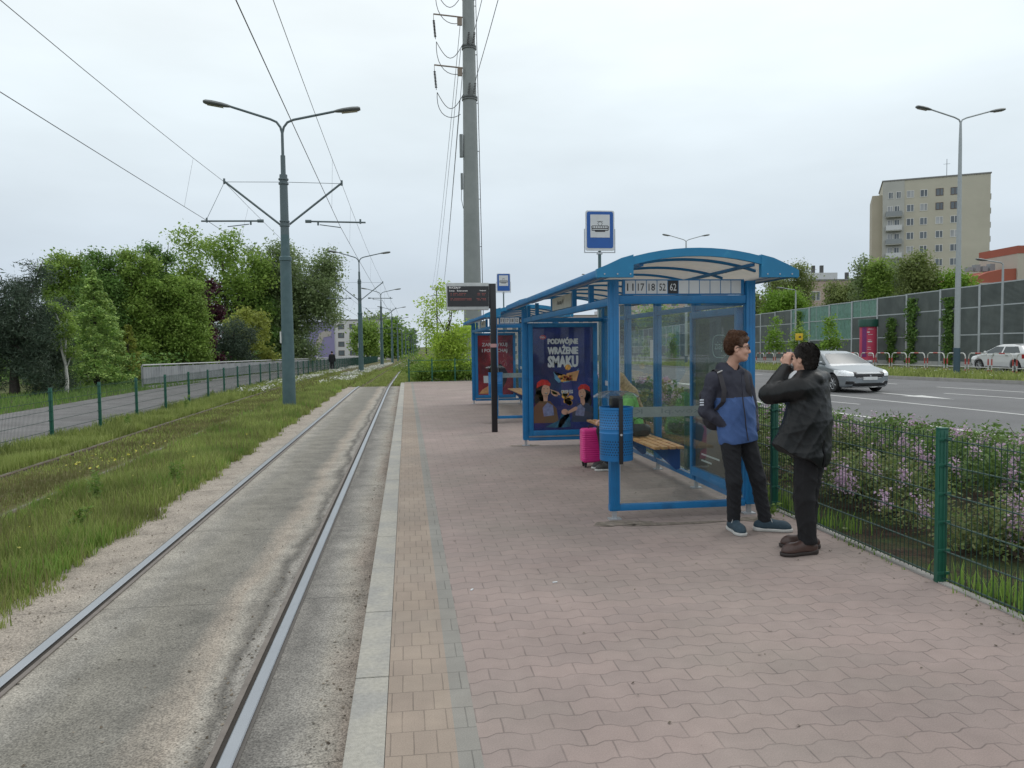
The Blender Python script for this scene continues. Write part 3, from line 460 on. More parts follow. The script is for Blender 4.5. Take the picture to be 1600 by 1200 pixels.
def make_woman():
    X0, Y0 = 3.02, 10.25; root = thing('person', 'blonde woman in bright green top sitting on the bench inside the nearer shelter', 'person', (X0, Y0, 0)); f = unit(A3(-.9, -.1, -.35))
    J = dict(head=A3(2.79, Y0, 1.20), neck=A3(2.87, Y0, 1.06), sl=A3(2.96, Y0-.15, .97), sr=A3(2.96, Y0+.17, .97), el=A3(2.86, Y0-.20, .74), er=A3(2.86, Y0+.22, .74), wl=A3(2.66, Y0-.10, .66), wr=A3(2.66, Y0+.12, .66),
             hl=A3(3.06, Y0-.09, .55), hr=A3(3.06, Y0+.09, .55), kl=A3(2.62, Y0-.10, .52), kr=A3(2.62, Y0+.10, .52), al=A3(2.66, Y0-.09, .09), ar=A3(2.66, Y0+.10, .09), tl=A3(2.48, Y0-.09, .03), tr=A3(2.48, Y0+.10, .03))
    S = SDF((2.35, Y0-.4, 0), (3.3, Y0+.4, 1.45), .008); body_base(S, J, .045); P = head(S, J['head'], f, s=.95)
    hand(S, J['wl'], A3(-1, .1, -.1), A3(0, 0, -1), 1); hand(S, J['wr'], A3(-1, -.1, -.1), A3(0, 0, -1), -1); S.build('body', [SKIN, LIP], root)
    H = SDF((2.6, Y0-.3, .75), (3.3, Y0+.3, 1.45), .007); up0 = unit(A3(0, 0, 1)-f*f[2]); ax = [f, np.cross(f, up0), up0]
    H.ell(P(-.018, 0, .03), A3(.105, .090, .10), ax, .01); H.cap(P(-.06, 0, .0), A3(3.01, Y0-.03, 1.03), .085, .075, .05); H.cap(A3(3.0, Y0-.03, 1.03), A3(3.13, Y0-.05, .84), .075, .035, .05); H.ell(P(.10, 0, -.03), A3(.080, .075, .10), ax, .01, 0, True); H.wrinkle(.012, 42, 5)
    H.build('hair', mat('blonde_hair', (.42, .29, .16), .5, var=.3, scale=40, bump=.5, bscale=120), root)
    K = SDF((2.5, Y0-.4, .45), (3.35, Y0+.4, 1.15), .008); fl = (A3(1, 0, .3), .7)
    K.cap(A3(3.07, Y0, .56), A3(2.98, Y0, .90), .165, .165, .05, 0, fl); K.cap(J['sl'], J['sr'], .07, .07, .05); K.chain([J['sl'], J['el'], J['wl']+A3(.05, 0, 0)], [.068, .056, .045]); K.chain([J['sr'], J['er'], J['wr']+A3(.05, 0, 0)], [.068, .056, .045]); K.wrinkle(.010, 26, 4)
    K.cap(A3(2.90, Y0, 1.03), A3(2.86, Y0, 1.15), .055, .06, .01, 0, None, True); K.build('top', mat('green_top', (.19, .50, .13), .75, var=.12, scale=15), root)
    T = SDF((2.4, Y0-.3, .04), (3.35, Y0+.3, .75), .008); T.cap(A3(3.06, Y0-.06, .56), A3(3.06, Y0+.06, .56), .12, .12, .03)
    for q in 'lr': T.chain([J['h'+q], J['k'+q], J['a'+q]+A3(0, 0, .03)], [.09, .07, .055], k=.03)
    T.cut(lambda X, Y, Z: .085-Z+0*X+0*Y); T.build('trousers', MAT['black_denim'], root)
    for q in 'lr': shoe('trainer', J, q, root, mat('dark_shoe', (.04, .04, .04), .6), MAT['white_rubber'], .042)
    b = thing('handbag', 'small black handbag on the bench beside the woman in green', 'bag', (3.02, 9.93, .47)); S = SDF((2.85, 9.75, .44), (3.2, 10.1, .80), .006); S.cap(A3(2.95, 9.92, .56), A3(3.09, 9.92, .56), .085, .085, .05, 0, ((0, 1, 0), .6)); S.wrinkle(.005, 30, 2); S.build('pouch', MAT['camera_black'], b)
    m = MB(); m.tube([(2.93, 9.92, .62), (2.95, 9.92, .70), (3.02, 9.92, .73), (3.09, 9.92, .70), (3.11, 9.92, .62)], .007, 6); m.build('handle', MAT['camera_black'], b, smooth=True)
def make_walker():
    X0, Y0 = -6.3, 68; z0 = zg(Y0)-.08; root = thing('person', 'distant person in black walking away along the path beside the grey parapet', 'person', (X0, Y0, z0)); B = A3(X0, Y0, z0)
    J = {k: A3(*v)+B for k, v in dict(head=(0, 0, 1.62), neck=(0, 0, 1.45), sl=(-.18, 0, 1.38), sr=(.18, 0, 1.38), el=(-.24, -.04, 1.1), er=(.24, .05, 1.1), wl=(-.24, .06, .86), wr=(.24, .12, .88), hl=(-.09, 0, .9), hr=(.09, 0, .9), kl=(-.10, .10, .50), kr=(.10, -.02, .48), al=(-.1, .12, .08), ar=(.1, -.22, .10), tl=(-.1, .28, .03), tr=(.1, -.08, .03)).items()}
    S = SDF(B-A3(.5, .5, 0), B+A3(.5, .5, 1.85), .018); body_base(S, J); head(S, J['head'], A3(0, 1, 0)); S.build('body', [SKIN, LIP], root)
    K = SDF(B-A3(.5, .5, 0), B+A3(.5, .5, 1.85), .02); K.cap(B+A3(0, 0, .85), B+A3(0, 0, 1.3), .20, .19, .05, 0, (A3(0, 1, 0), .65)); K.cap(J['sl'], J['sr'], .08, .08, .05); K.chain([J['sl'], J['el'], J['wl']], [.075, .06, .05]); K.chain([J['sr'], J['er'], J['wr']], [.075, .06, .05]); K.build('jacket', MAT['black_denim'], root)
    T = SDF(B-A3(.5, .5, 0), B+A3(.5, .5, 1.85), .02)
    for q in 'lr': T.chain([J['h'+q], J['k'+q], J['a'+q]], [.1, .075, .06])
    T.build('trousers', MAT['black_denim'], root); H = SDF(B+A3(-.3, -.3, 1.4), B+A3(.3, .3, 1.9), .018); H.ell(J['head']+A3(0, -.01, .03), A3(.09, .10, .10)); H.build('hair', MAT['dark_hair'], root)
# ================================================================== THE SETTING
rng0 = np.random.default_rng(5)
def ground_mat(name, cols, scales, bump=.4, bscale=20, rough=.95):
    """several noise layers of soil/grass colours"""
    m = bpy.data.materials.new(name); m.use_nodes = True; t = m.node_tree; b = t.nodes['Principled BSDF']; tc = N(t, 'ShaderNodeTexCoord'); g = N(t, 'ShaderNodeRGB'); g.outputs[0].default_value = (*cols[0], 1); src = g.outputs[0]
    for i, (c, s) in enumerate(zip(cols[1:], scales)):
        n = N(t, 'ShaderNodeTexNoise'); n.inputs['Scale'].default_value = s; n.inputs['Detail'].default_value = 8; n.inputs['Roughness'].default_value = .7; mp = N(t, 'ShaderNodeMapping'); mp.inputs['Location'].default_value = (i*7.3, i*3.1, 0); L(t, tc.outputs['Object'], mp.inputs[0]); L(t, mp.outputs[0], n.inputs['Vector'])
        r = N(t, 'ShaderNodeMapRange'); r.inputs[1].default_value = .44; r.inputs[2].default_value = .60; L(t, n.outputs['Fac'], r.inputs[0]); mx = N(t, 'ShaderNodeMix', data_type='RGBA'); L(t, r.outputs[0], mx.inputs[0]); L(t, src, mx.inputs[6]); mx.inputs[7].default_value = (*c, 1); src = mx.outputs[2]
    L(t, src, b.inputs['Base Color']); b.inputs['Roughness'].default_value = rough; b.inputs['Specular IOR Level'].default_value = .2
    n = N(t, 'ShaderNodeTexNoise'); n.inputs['Scale'].default_value = bscale; n.inputs['Detail'].default_value = 6; L(t, tc.outputs['Object'], n.inputs['Vector']); bp = N(t, 'ShaderNodeBump'); bp.inputs['Strength'].default_value = bump; bp.inputs['Distance'].default_value = .05; L(t, n.outputs['Fac'], bp.inputs['Height']); L(t, bp.outputs[0], b.inputs['Normal']); MAT[name] = m; return m
GR = ground_mat('meadow', [(.085, .12, .035), (.13, .15, .05), (.06, .09, .028), (.11, .10, .05)], [.6, 3, 9])
MOSS = ground_mat('mossy_turf', [(.12, .105, .045), (.085, .10, .03), (.12, .10, .06), (.14, .14, .05)], [1.1, 4, 12])
SOIL = ground_mat('mulch', [(.055, .036, .024), (.09, .06, .045), (.035, .024, .018), (.06, .08, .03)], [3, 14, 1.2], .8, 40)
def track_mat():
    m = bpy.data.materials.new('track_concrete'); m.use_nodes = True; t = m.node_tree; b = t.nodes['Principled BSDF']; tc = N(t, 'ShaderNodeTexCoord'); sp = N(t, 'ShaderNodeSeparateXYZ'); L(t, tc.outputs['Object'], sp.inputs[0])
    def nz(sc, det=6, st=(1, 1, 1), ro=.6):
        mp = N(t, 'ShaderNodeMapping'); mp.inputs['Scale'].default_value = st; L(t, tc.outputs['Object'], mp.inputs[0]); n = N(t, 'ShaderNodeTexNoise'); n.inputs['Scale'].default_value = sc; n.inputs['Detail'].default_value = det; n.inputs['Roughness'].default_value = ro; L(t, mp.outputs[0], n.inputs['Vector']); return n.outputs['Fac']
    # wandering across-track coordinate
    x = math_(t, 'ADD', sp.outputs['X'], math_(t, 'MULTIPLY', math_(t, 'SUBTRACT', nz(1.6, 7, (1, .35, 1), .65), .5), .55))
    mr = N(t, 'ShaderNodeMapRange'); mr.inputs[1].default_value = -3.0; mr.inputs[2].default_value = -.2; L(t, x, mr.inputs[0]); rp = N(t, 'ShaderNodeValToRGB'); L(t, mr.outputs[0], rp.inputs[0]); e = rp.color_ramp.elements
    P = lambda X: (X+3.0)/2.8
    dust = (.345, .30, .252, 1); pale = (.325, .30, .258, 1); grey = (.225, .21, .178, 1); dark = (.13, .12, .105, 1)
    stops = [(-3, dust), (-2.5, dust), (-2.33, pale), (-2.16, pale), (-2.0, (.26, .245, .215, 1)), (-1.82, grey), (-1.40, (.195, .183, .158, 1)), (-1.22, (.33, .285, .235, 1)), (-1.10, pale), (-1.0, dark), (-.93, (.30, .28, .25, 1)), (-.76, (.17, .16, .145, 1)), (-.60, (.27, .255, .23, 1)), (-.48, pale), (-.34, (.32, .27, .225, 1)), (-.24, (.16, .12, .095, 1))]
    e[0].position = 0; e[0].color = stops[0][1]; e[1].position = 1; e[1].color = stops[-1][1]
    for X, c in stops[1:-1]: q = e.new(P(X)); q.color = c
    fine = N(t, 'ShaderNodeMapRange'); fine.inputs[1].default_value = .3; fine.inputs[2].default_value = .7; fine.inputs[3].default_value = .38; fine.inputs[4].default_value = 1.6; L(t, nz(95, 4), fine.inputs[0])
    pat = N(t, 'ShaderNodeMapRange'); pat.inputs[1].default_value = .3; pat.inputs[2].default_value = .7; pat.inputs[3].default_value = .76; pat.inputs[4].default_value = 1.2; L(t, nz(3.5, 8), pat.inputs[0])
    crk = math_(t, 'GREATER_THAN', math_(t, 'ABSOLUTE', math_(t, 'SUBTRACT', math_(t, 'FRACT', math_(t, 'ADD', math_(t, 'MULTIPLY', sp.outputs['Y'], .42), math_(t, 'MULTIPLY', nz(5), .05))), .5)), .0035)
    ck = math_(t, 'ADD', math_(t, 'MULTIPLY', crk, .35), .65)
    f = math_(t, 'MULTIPLY', math_(t, 'MULTIPLY', fine.outputs[0], pat.outputs[0]), ck); v = N(t, 'ShaderNodeVectorMath', operation='SCALE'); L(t, rp.outputs[0], v.inputs[0]); L(t, f, v.inputs['Scale']); L(t, v.outputs[0], b.inputs['Base Color']); b.inputs['Roughness'].default_value = .9
    bp = N(t, 'ShaderNodeBump'); bp.inputs['Strength'].default_value = .5; bp.inputs['Distance'].default_value = .012; L(t, nz(120, 3), bp.inputs['Height']); L(t, bp.outputs[0], b.inputs['Normal']); MAT['track'] = m; return m
def paver_mat(name, ca, cb, row, ln, wave, joint=.045, jc=.62):
    m = bpy.data.materials.new(name); m.use_nodes = True; t = m.node_tree; b = t.nodes['Principled BSDF']; tc = N(t, 'ShaderNodeTexCoord'); sp = N(t, 'ShaderNodeSeparateXYZ'); L(t, tc.outputs['Object'], sp.inputs[0]); X, Y = sp.outputs['X'], sp.outputs['Y']
    wob = N(t, 'ShaderNodeTexNoise'); wob.inputs['Scale'].default_value = 6; L(t, tc.outputs['Object'], wob.inputs['Vector']); wb = math_(t, 'MULTIPLY', math_(t, 'SUBTRACT', wob.outputs['Fac'], .5), .05)
    tri = math_(t, 'SINE', math_(t, 'MULTIPLY', X, 2*math.pi/ln)); tri = math_(t, 'MAXIMUM', math_(t, 'MINIMUM', math_(t, 'MULTIPLY', tri, 1.7), 1.0), -1.0)
    v = math_(t, 'ADD', math_(t, 'ADD', math_(t, 'DIVIDE', Y, row), math_(t, 'MULTIPLY', tri, wave)), wb); rowi = math_(t, 'FLOOR', v); fv = math_(t, 'FRACT', v)
    u = math_(t, 'ADD', math_(t, 'ADD', math_(t, 'DIVIDE', X, ln), math_(t, 'MULTIPLY', rowi, .5)), math_(t, 'ADD', .25 if wave else 0, wb)); ui = math_(t, 'FLOOR', u); fu = math_(t, 'FRACT', u)
    dv = math_(t, 'MULTIPLY', math_(t, 'MINIMUM', fv, math_(t, 'SUBTRACT', 1, fv)), row); du = math_(t, 'MULTIPLY', math_(t, 'MINIMUM', fu, math_(t, 'SUBTRACT', 1, fu)), ln); d = math_(t, 'MINIMUM', dv, du)
    jr = N(t, 'ShaderNodeMapRange'); jr.inputs[1].default_value = joint*.03; jr.inputs[2].default_value = joint*.13; L(t, d, jr.inputs[0]); jn = jr.outputs[0]
    cmb = N(t, 'ShaderNodeCombineXYZ'); L(t, ui, cmb.inputs[0]); L(t, rowi, cmb.inputs[1]); wn = N(t, 'ShaderNodeTexWhiteNoise', noise_dimensions='2D'); L(t, cmb.outputs[0], wn.inputs['Vector'])
    mx = N(t, 'ShaderNodeMix', data_type='RGBA'); L(t, wn.outputs['Value'], mx.inputs[0]); mx.inputs[6].default_value = (*ca, 1); mx.inputs[7].default_value = (*cb, 1)
    def nz(sc, lo, hi, det=6):
        n = N(t, 'ShaderNodeTexNoise'); n.inputs['Scale'].default_value = sc; n.inputs['Detail'].default_value = det; L(t, tc.outputs['Object'], n.inputs['Vector']); r = N(t, 'ShaderNodeMapRange'); r.inputs[1].default_value = .28; r.inputs[2].default_value = .72; r.inputs[3].default_value = lo; r.inputs[4].default_value = hi; L(t, n.outputs['Fac'], r.inputs[0]); return r.outputs[0], n
    a, _ = nz(1.1, .86, 1.10); c, fn = nz(160, .86, 1.14, 3); dirt, _ = nz(4.5, .45, 1.0)
    jj = math_(t, 'ADD', math_(t, 'MULTIPLY', math_(t, 'ADD', math_(t, 'MULTIPLY', jn, math_(t, 'SUBTRACT', 1, math_(t, 'MULTIPLY', dirt, jc))), math_(t, 'MULTIPLY', dirt, jc)), .76), .24)
    big, bn = nz(.45, .93, 1.05, 4); sp2, _ = nz(9, .93, 1.05, 8); f = math_(t, 'MULTIPLY', math_(t, 'MULTIPLY', math_(t, 'MULTIPLY', a, c), jj), math_(t, 'MULTIPLY', big, sp2)); sc = N(t, 'ShaderNodeVectorMath', operation='SCALE'); sand = N(t, 'ShaderNodeMix', data_type='RGBA'); sr = N(t, 'ShaderNodeMapRange'); sr.inputs[1].default_value = .45; sr.inputs[2].default_value = .75; sr.inputs[4].default_value = .55; sn = N(t, 'ShaderNodeTexNoise'); sn.inputs['Scale'].default_value = .8; sn.inputs['Detail'].default_value = 9; L(t, tc.outputs['Object'], sn.inputs['Vector']); L(t, sn.outputs['Fac'], sr.inputs[0]); L(t, sr.outputs[0], sand.inputs[0]); L(t, mx.outputs[2], sand.inputs[6]); sand.inputs[7].default_value = (.285, .25, .215, 1); L(t, sand.outputs[2], sc.inputs[0]); L(t, f, sc.inputs['Scale']); L(t, sc.outputs[0], b.inputs['Base Color']); b.inputs['Roughness'].default_value = .85
    bp = N(t, 'ShaderNodeBump'); bp.inputs['Strength'].default_value = .4; bp.inputs['Distance'].default_value = .004; L(t, math_(t, 'ADD', jn, math_(t, 'MULTIPLY', fn.outputs['Fac'], .35)), bp.inputs['Height']); L(t, bp.outputs[0], b.inputs['Normal']); MAT[name] = m; return m
ASPH = mat('asphalt', (.165, .165, .168), .85, var=.12, scale=1.2, c2=(.135, .135, .137), f2=.5, s2=.6, bump=.4, bscale=220)
ASPH2 = mat('path_asphalt', (.215, .205, .205), .9, var=.12, scale=1.5, c2=(.18, .17, .17), f2=.52, s2=.8, bump=.4, bscale=200)
KERB = mat('kerb_stone', (.42, .40, .35), .85, var=.16, scale=45, c2=(.355, .345, .32), f2=.5, s2=2.5, bump=.5, bscale=200)
CONC = mat('concrete', (.34, .33, .31), .85, var=.15, scale=4, bump=.4, bscale=120)
PAINT = mat('road_paint', (.62, .62, .60), .7, var=.12, scale=6, c2=(.40, .40, .40), f2=.62, s2=9)
YL = [-12, -6, -2, 0, 2, 4, 6, 8, 10, 13, 16, 20, 24, 28, 32, 36, 37.2]
g = MB(); a = []
for Y in [-60, -12, 20, 38, 60, 92, 133, 185, 300, 500, 1200, 4000]:
    a += [(-3000, Y, zg(Y)-.28), (3000, Y, zg(Y)-.28)]
g.add(a, [(2*i, 2*i+1, 2*i+3, 2*i+2) for i in range(11)]); struct('ground', g, GR)
strip('left_lawn', lambda Y: -160, lambda Y: -11.4+dx(Y), -.13, GR)
strip('path', -11.5, -7.15, -.10, ASPH2)
strip('verge', -7.2, -2.95, -.168, MOSS)
strip('track_bed', -3.0, -.285, -.172, track_mat(), ys=YL)
strip('far_track_bed', -3.0, .6, -.20, MOSS, ys=[37.2]+[y for y in YS if y > 37.2])
# ragged dusty edge between turf and concrete: turf spills over as grass stuff (below)
PAV = paver_mat('wavy_pavers', (.322, .252, .228), (.290, .232, .212), .138, .225, .10, .045, .85)
TAC = paver_mat('tan_pavers', (.335, .27, .215), (.30, .24, .195), .20, .10, 0, .03, .75)
GRY = paver_mat('grey_pavers', (.265, .255, .23), (.24, .232, .21), .20, .16, 0, .03, .7)
b = MB(); b.quad((.28, -12, 0), (3.66, -12, 0), (3.66, 37.2, 0), (.28, 37.2, 0)); struct('platform_paving', b, PAV)
b = MB(); b.quad((-.12, -12, 0), (.18, -12, 0), (.18, 37.2, 0), (-.12, 37.2, 0)); struct('tan_paving', b, TAC)
b = MB(); b.quad((.18, -12, 0), (.28, -12, 0), (.28, 37.2, 0), (.18, 37.2, 0)); struct('grey_paving', b, GRY)
b = MB(); b.box(-.10, 3.62, 37.2, 37.3, -.25, .02); struct('platform_end_kerb', b, CONC)
b = MB(); y = -12.0; r = random.Random(3)
while y < 37: ln = 1.0; b.box(-.29, -.122, y+.004, y+ln-.004, -.25, .004+r.uniform(-.002, .002)); y += ln
tag(b.build('platform_kerb', KERB, bevel=.006), kind='structure')
b = MB(); y = -12.0
while y < 37: b.box(3.66, 3.72, y+.004, y+.996, -.2, .012+r.uniform(-.004, .004)); y += 1.0
struct('edging', b, CONC)
STEEL = mat('rail_steel', (.40, .415, .44), .36, 1, var=.06, scale=3); RUST = mat('rail_rust', (.10, .07, .05), .8, .2, var=.3, scale=20)
yr = [-12]+list(np.arange(-10, 60, 2.0))+[66, 75, 85, 100, 120, 150, 190, 240, 320]
for nm, xc, sgn in (('right', -.84, -1), ('left', -2.30, 1)):
    t = thing('tram_rail', {'right': 'grooved steel tram rail nearer the platform, shining beside the pale kerb', 'left': 'grooved steel tram rail on the grass side of the paved track'}[nm], 'rail', (0, 0, -.17), 'rails of the tram track in use')
    H = sweep('rail_head', xc, [(-.034, -.19), (.034, -.19), (.034, -.160), (.028, -.156), (-.028, -.156), (-.034, -.160)], STEEL, yr, parent=t)
    a_, b_ = sorted((xc+sgn*.035, xc+sgn*.062)); sweep('rail_groove', 0, [(a_, -.20), (b_, -.20), (b_, -.1685), (a_, -.1685)], mat('groove_dark', (.035, .028, .022), .9), yr, parent=t)  # groove is a shallow solid bar in one dark colour
    a_, b_ = sorted((xc+sgn*.062, xc+sgn*.092)); sweep('rail_lip', 0, [(a_, -.20), (b_, -.20), (b_, -.163), (a_, -.163)], mat('lip_steel', (.19, .165, .145), .7, .2, var=.2, scale=9), yr, parent=t)
    a_, b_ = sorted((xc-sgn*.034, xc-sgn*.052)); sweep('joint_filler', 0, [(a_, -.20), (b_, -.20), (b_, -.168), (a_, -.168)], mat('bitumen', (.11, .10, .09), .8), yr, parent=t)
for nm, xc in (('right', -4.52), ('left', -5.98)):
    t = thing('overgrown_rail', {'right': 'overgrown rail of the grassy second track, the one closer to the paved track', 'left': 'overgrown rail of the grassy second track, the one closer to the green fence'}[nm], 'rail', (xc, 0, -.17), 'rails of the overgrown tram track')
    sweep('rail_head', xc, [(-.034, -.20), (.034, -.20), (.034, -.150), (-.034, -.150)], RUST, yr, parent=t)
    sweep('rail_groove', xc, [(.034, -.20), (.10, -.20), (.10, -.164), (.034, -.164)], MAT['groove_dark'], yr, parent=t)
    sweep('concrete_edge', xc, [(-.12, -.20), (-.034, -.20), (-.034, -.160), (-.12, -.163)], mat('old_concrete', (.20, .19, .165), .9, var=.2, scale=6, c2=(.10, .10, .05), f2=.5, s2=2.2), yr, parent=t)
b = MB(); q = random.Random(12)      # trodden dirt round the shelter feet
for cx, cy, rx, ry in ((1.98, 7.12, .34, .12), (2.5, 7.02, .55, .05), (3.30, 7.05, .25, .09), (1.95, 13.0, .3, .1), (1.9, 16.9, .3, .08)): b.add([(cx+rx*math.cos(a)*q.uniform(.7, 1.15), cy+ry*math.sin(a)*q.uniform(.6, 1.2), .004) for a in [i*.35 for i in range(18)]], [tuple(range(18))])
struct('paving_dirt', b, mat('dirt', (.16, .135, .105), .95, var=.35, scale=14, c2=(.24, .20, .17), f2=.5, s2=12))
# --- right hand side
strip('flower_bed_soil', lambda Y: 3.70, lambda Y: 9.15+rs(Y) if Y < 44 else 9+rs(Y), -.02, SOIL, ys=[-12, -4, 0, 4, 8, 12, 18, 23, 30, 37, 44, 60])
strip('far_median_grass', lambda Y: 1.5+dx(Y), lambda Y: 9.15+rs(Y)+max(0, (Y-80)*.02), -.06, GR, ys=[y for y in YS if y >= 38])
RE = lambda Y: 9.15+rs(Y)
FE = lambda Y: float(np.interp(Y, [-20, 10, 22, 28, 34, 46, 80, 400], [34, 29, 26, 24.4, 22.9, 22.2, 22.0, 29]))
YR = [-20, -8, 0, 5, 10, 14, 18, 22, 26, 30, 34, 40, 46, 55, 65, 80, 100, 130, 170, 230, 300, 450]
strip('road', lambda Y: RE(Y), FE, -.12, ASPH, ys=YR)
def kerbline(nm, xf, z0, z1, w_=.12):
    b = MB(); vs = []
    for Y in YR: x = xf(Y); vs += [(x, Y, z0+zg(Y)), (x+w_, Y, z0+zg(Y)), (x+w_, Y, z1+zg(Y)), (x, Y, z1+zg(Y))]
    b.add(vs, [(i*4+k, i*4+(k+1) % 4, i*4+4+(k+1) % 4, i*4+4+k) for i in range(len(YR)-1) for k in range(4)]); struct(nm, b, CONC)
kerbline('road_kerb', lambda Y: RE(Y)-.12, -.25, .0); kerbline('median_kerb', FE, -.25, .02)
def marks(b, pts, w_, dash=None):   # painted line given as [(x,Y)] points
    Ys = [p[1] for p in pts]; xs = [p[0] for p in pts]; y = Ys[0]; e = Ys[-1]
    while y < e:
        y1 = min(e, y+(dash[0] if dash else 4)); n = 3; 
        for i in range(n):
            ya, yb = y+(y1-y)*i/n, y+(y1-y)*(i+1)/n; xa, xb = np.interp(ya, Ys, xs), np.interp(yb, Ys, xs); za, zb = zg(ya)-.114, zg(yb)-.114; b.quad((xa-w_/2, ya, za), (xa+w_/2, ya, za), (xb+w_/2, yb, zb), (xb-w_/2, yb, zb))
        y = y1+(dash[1] if dash else 0)
b = MB(); far = lambda x: [(x+rs(Y), Y) for Y in (0, 5, 10, 14, 18, 23, 30, 46, 80, 200)]
marks(b, far(10.52), .14); marks(b, [(14.9, 0), (14.64, 16.8), (14.2, 23.8), (14.0, 27.5)], .13); marks(b, [(x, y) for x, y in far(13.95) if y >= 30], .13, (4, 8))
marks(b, [(19.4, 10), (18.6, 21.4), (18.1, 24.3)], .14); marks(b, [(x, y) for x, y in far(17.6) if y >= 30], .13, (4, 8)); marks(b, [(21.3, 20), (20.86, 24.0), (20.3, 27.7)], .14); marks(b, [(x+20.2, y) for x, y in [(0, 30), (-.5, 60), (0, 200)]], .13, (2, 2)); marks(b, [(12.85, 20.8), (12.1, 24.9)], .10)
def arrow(cx, y0, s=1):
    q = lambda pts: b.add([(cx+rs(y)*1.0-rs(y0)+px, y, -.113) for px, y in pts], [tuple(range(len(pts)))])
    q([(-.09, y0), (.09, y0), (.09, y0+2.6*s), (-.09, y0+2.6*s)]); q([(-.38, y0), (0, y0-1.9*s), (.38, y0)])
arrow(16.4, 23.6); arrow(12.3, 33.5); arrow(18.4, 33)
tag(b.build('road_markings', PAINT), kind='structure')
strip('median_grass', lambda Y: FE(Y)+.12, lambda Y: 29.3+rs(Y)*0, -.01, GR, ys=YR)
strip('service_road', lambda Y: 29.3, lambda Y: 33.0, .004, ASPH, ys=YR)
strip('right_lawn', lambda Y: 33.0, lambda Y: 900, .012, GR, ys=YR)
# ------------------------------------------------------------------ grass and ground cover (uncountable)
GL = leafmat('grass_blades', (.17, .225, .05), (.30, .335, .115), .35, .6); GD = leafmat('dry_grass', (.19, .165, .075), (.13, .15, .05), .3, .7); GV = leafmat('vivid_grass', (.12, .22, .035), (.20, .29, .07), .4, .55)
def scatter(rng, n, x0, x1, y0, y1, dens=None):
    X = x0+(x1-x0)*rng.random(n); Y = y0+(y1-y0)*rng.random(n)
    if dens is not None: k = rng.random(n) < dens(X, Y); X, Y = X[k], Y[k]
    return X, Y
def grassfield(name, parts, m):
    Vs, Fs, Rn, o = [], [], [], 0
    for X, Y, z, h, wd in parts:
        Z = np.array([zg(y) for y in Y])+z if np.ndim(z) == 0 else z; X = X+np.array([dx(y) if x < 3.5 else 0 for x, y in zip(X, Y)]); V, F, n = blades(rng0, X, Y, Z, h, wd); Vs.append(V); Fs.append(F+o); o += len(V); rr = rng0.random(n); Rn.append(np.tile(rr, 3))
    return tag(npmesh(name, np.concatenate(Vs), np.concatenate(Fs), m, None, np.concatenate(Rn)), kind='stuff')
nse = lambda X, Y, f=1.0, s=0: .5+.25*(np.sin(X*2.1*f+1.3*np.sin(Y*.9*f+s))+np.sin(Y*1.7*f+1.1*np.sin(X*1.3*f+s*2)))
edge = lambda X, Y: (X < -2.80+.07*np.sin(Y*2.3)+.05*np.sin(Y*7.1)+.04*np.sin(Y*17)-.16*rng0.random(len(X))**2).astype(float)
P = []
for n, y0, y1, h, wd in ((34000, 1.5, 9, .13, .008), (34000, 9, 18, .15, .013), (22000, 18, 34, .17, .024), (15000, 34, 70, .2, .05)):
    X, Y = scatter(rng0, n, -4.42, -2.55, y0, y1, edge); P.append((X, Y, -.17, h*(.55+.7*nse(X, Y, 1.5))*np.clip((-2.62-X)*2.2+.25, .3, 1), wd))
grassfield('verge_grass', P, GL); P = []
for n, y0, y1, h, wd in ((16000, 5, 14, .15, .010), (18000, 14, 30, .17, .02), (9000, 30, 70, .2, .05)):
    X, Y = scatter(rng0, n, -7.3, -6.1, y0, y1); P.append((X, Y, -.17, h*(.6+.9*nse(X, Y, 1.5, 2)), wd))
    X, Y = scatter(rng0, n//2, -5.9, -4.72, y0, y1, lambda X, Y: nse(X, Y, .9, 5)*.8); P.append((X, Y, -.17, h*.38, wd))
grassfield('grass_by_fence', P, GL); P = []
for n, y0, y1, h, wd in ((15000, 2, 9, .12, .009), (12000, 9, 18, .13, .014), (7000, 18, 36, .15, .026)):
    X, Y = scatter(rng0, n, -4.35, -2.85, y0, y1, lambda X, Y: np.clip(nse(X, Y, 1.1, 7)*2-.5, 0, 1)); P.append((X, Y, -.17, h*(.6+.9*nse(X, Y, 2.5, 1)), wd))
grassfield('vivid_verge_grass', P, GV); P = []
for n, y0, y1, wd in ((14000, 4, 14, .011), (12000, 14, 30, .02), (8000, 30, 70, .04)):
    X, Y = scatter(rng0, n, -5.9, -4.70, y0, y1, lambda X, Y: 1-nse(X, Y, .9, 5)*.7); P.append((X, Y, -.17, .055, wd))
    X, Y = scatter(rng0, n//5, -4.4, -2.6, y0, y1, edge); P.append((X, Y, -.17, .22, wd*.8))
grassfield('dry_grass', P, GD)
P = [(*scatter(rng0, 4500, -2.6, -2.2, 37.5, 90), -.19, .13, .05), (*scatter(rng0, 9000, -.7, 1.2, 37.5, 90), -.17, .16, .05), (*scatter(rng0, 5000, -2.0, -1.0, 37.5, 90), -.2, .07, .04)]; grassfield('trackside_grass', P, GL)
P = [(*scatter(rng0, 9000, -16, -11.5, 12, 60), -.13, .2, .04)]; grassfield('lawn_grass', P, GV)
P = [(*scatter(rng0, 22000, 22.5, 29.2, 24, 80, lambda X, Y: (X > np.interp(Y, [22, 28, 34, 46, 80], [26, 24.6, 23.1, 22.4, 22.2])).astype(float)), 0, .20, .05)]; grassfield('median_grass_blades', P, GL)
X, Y = scatter(rng0, 7000, 3.72, 4.25, 1.5, 14, lambda X, Y: np.clip(nse(X, Y, 1.6, 3)*2.2-.75, 0, 1)*(X < 3.8+.4*nse(X, Y, 2))); P = [(X, Y, -.02, .16, .012)]
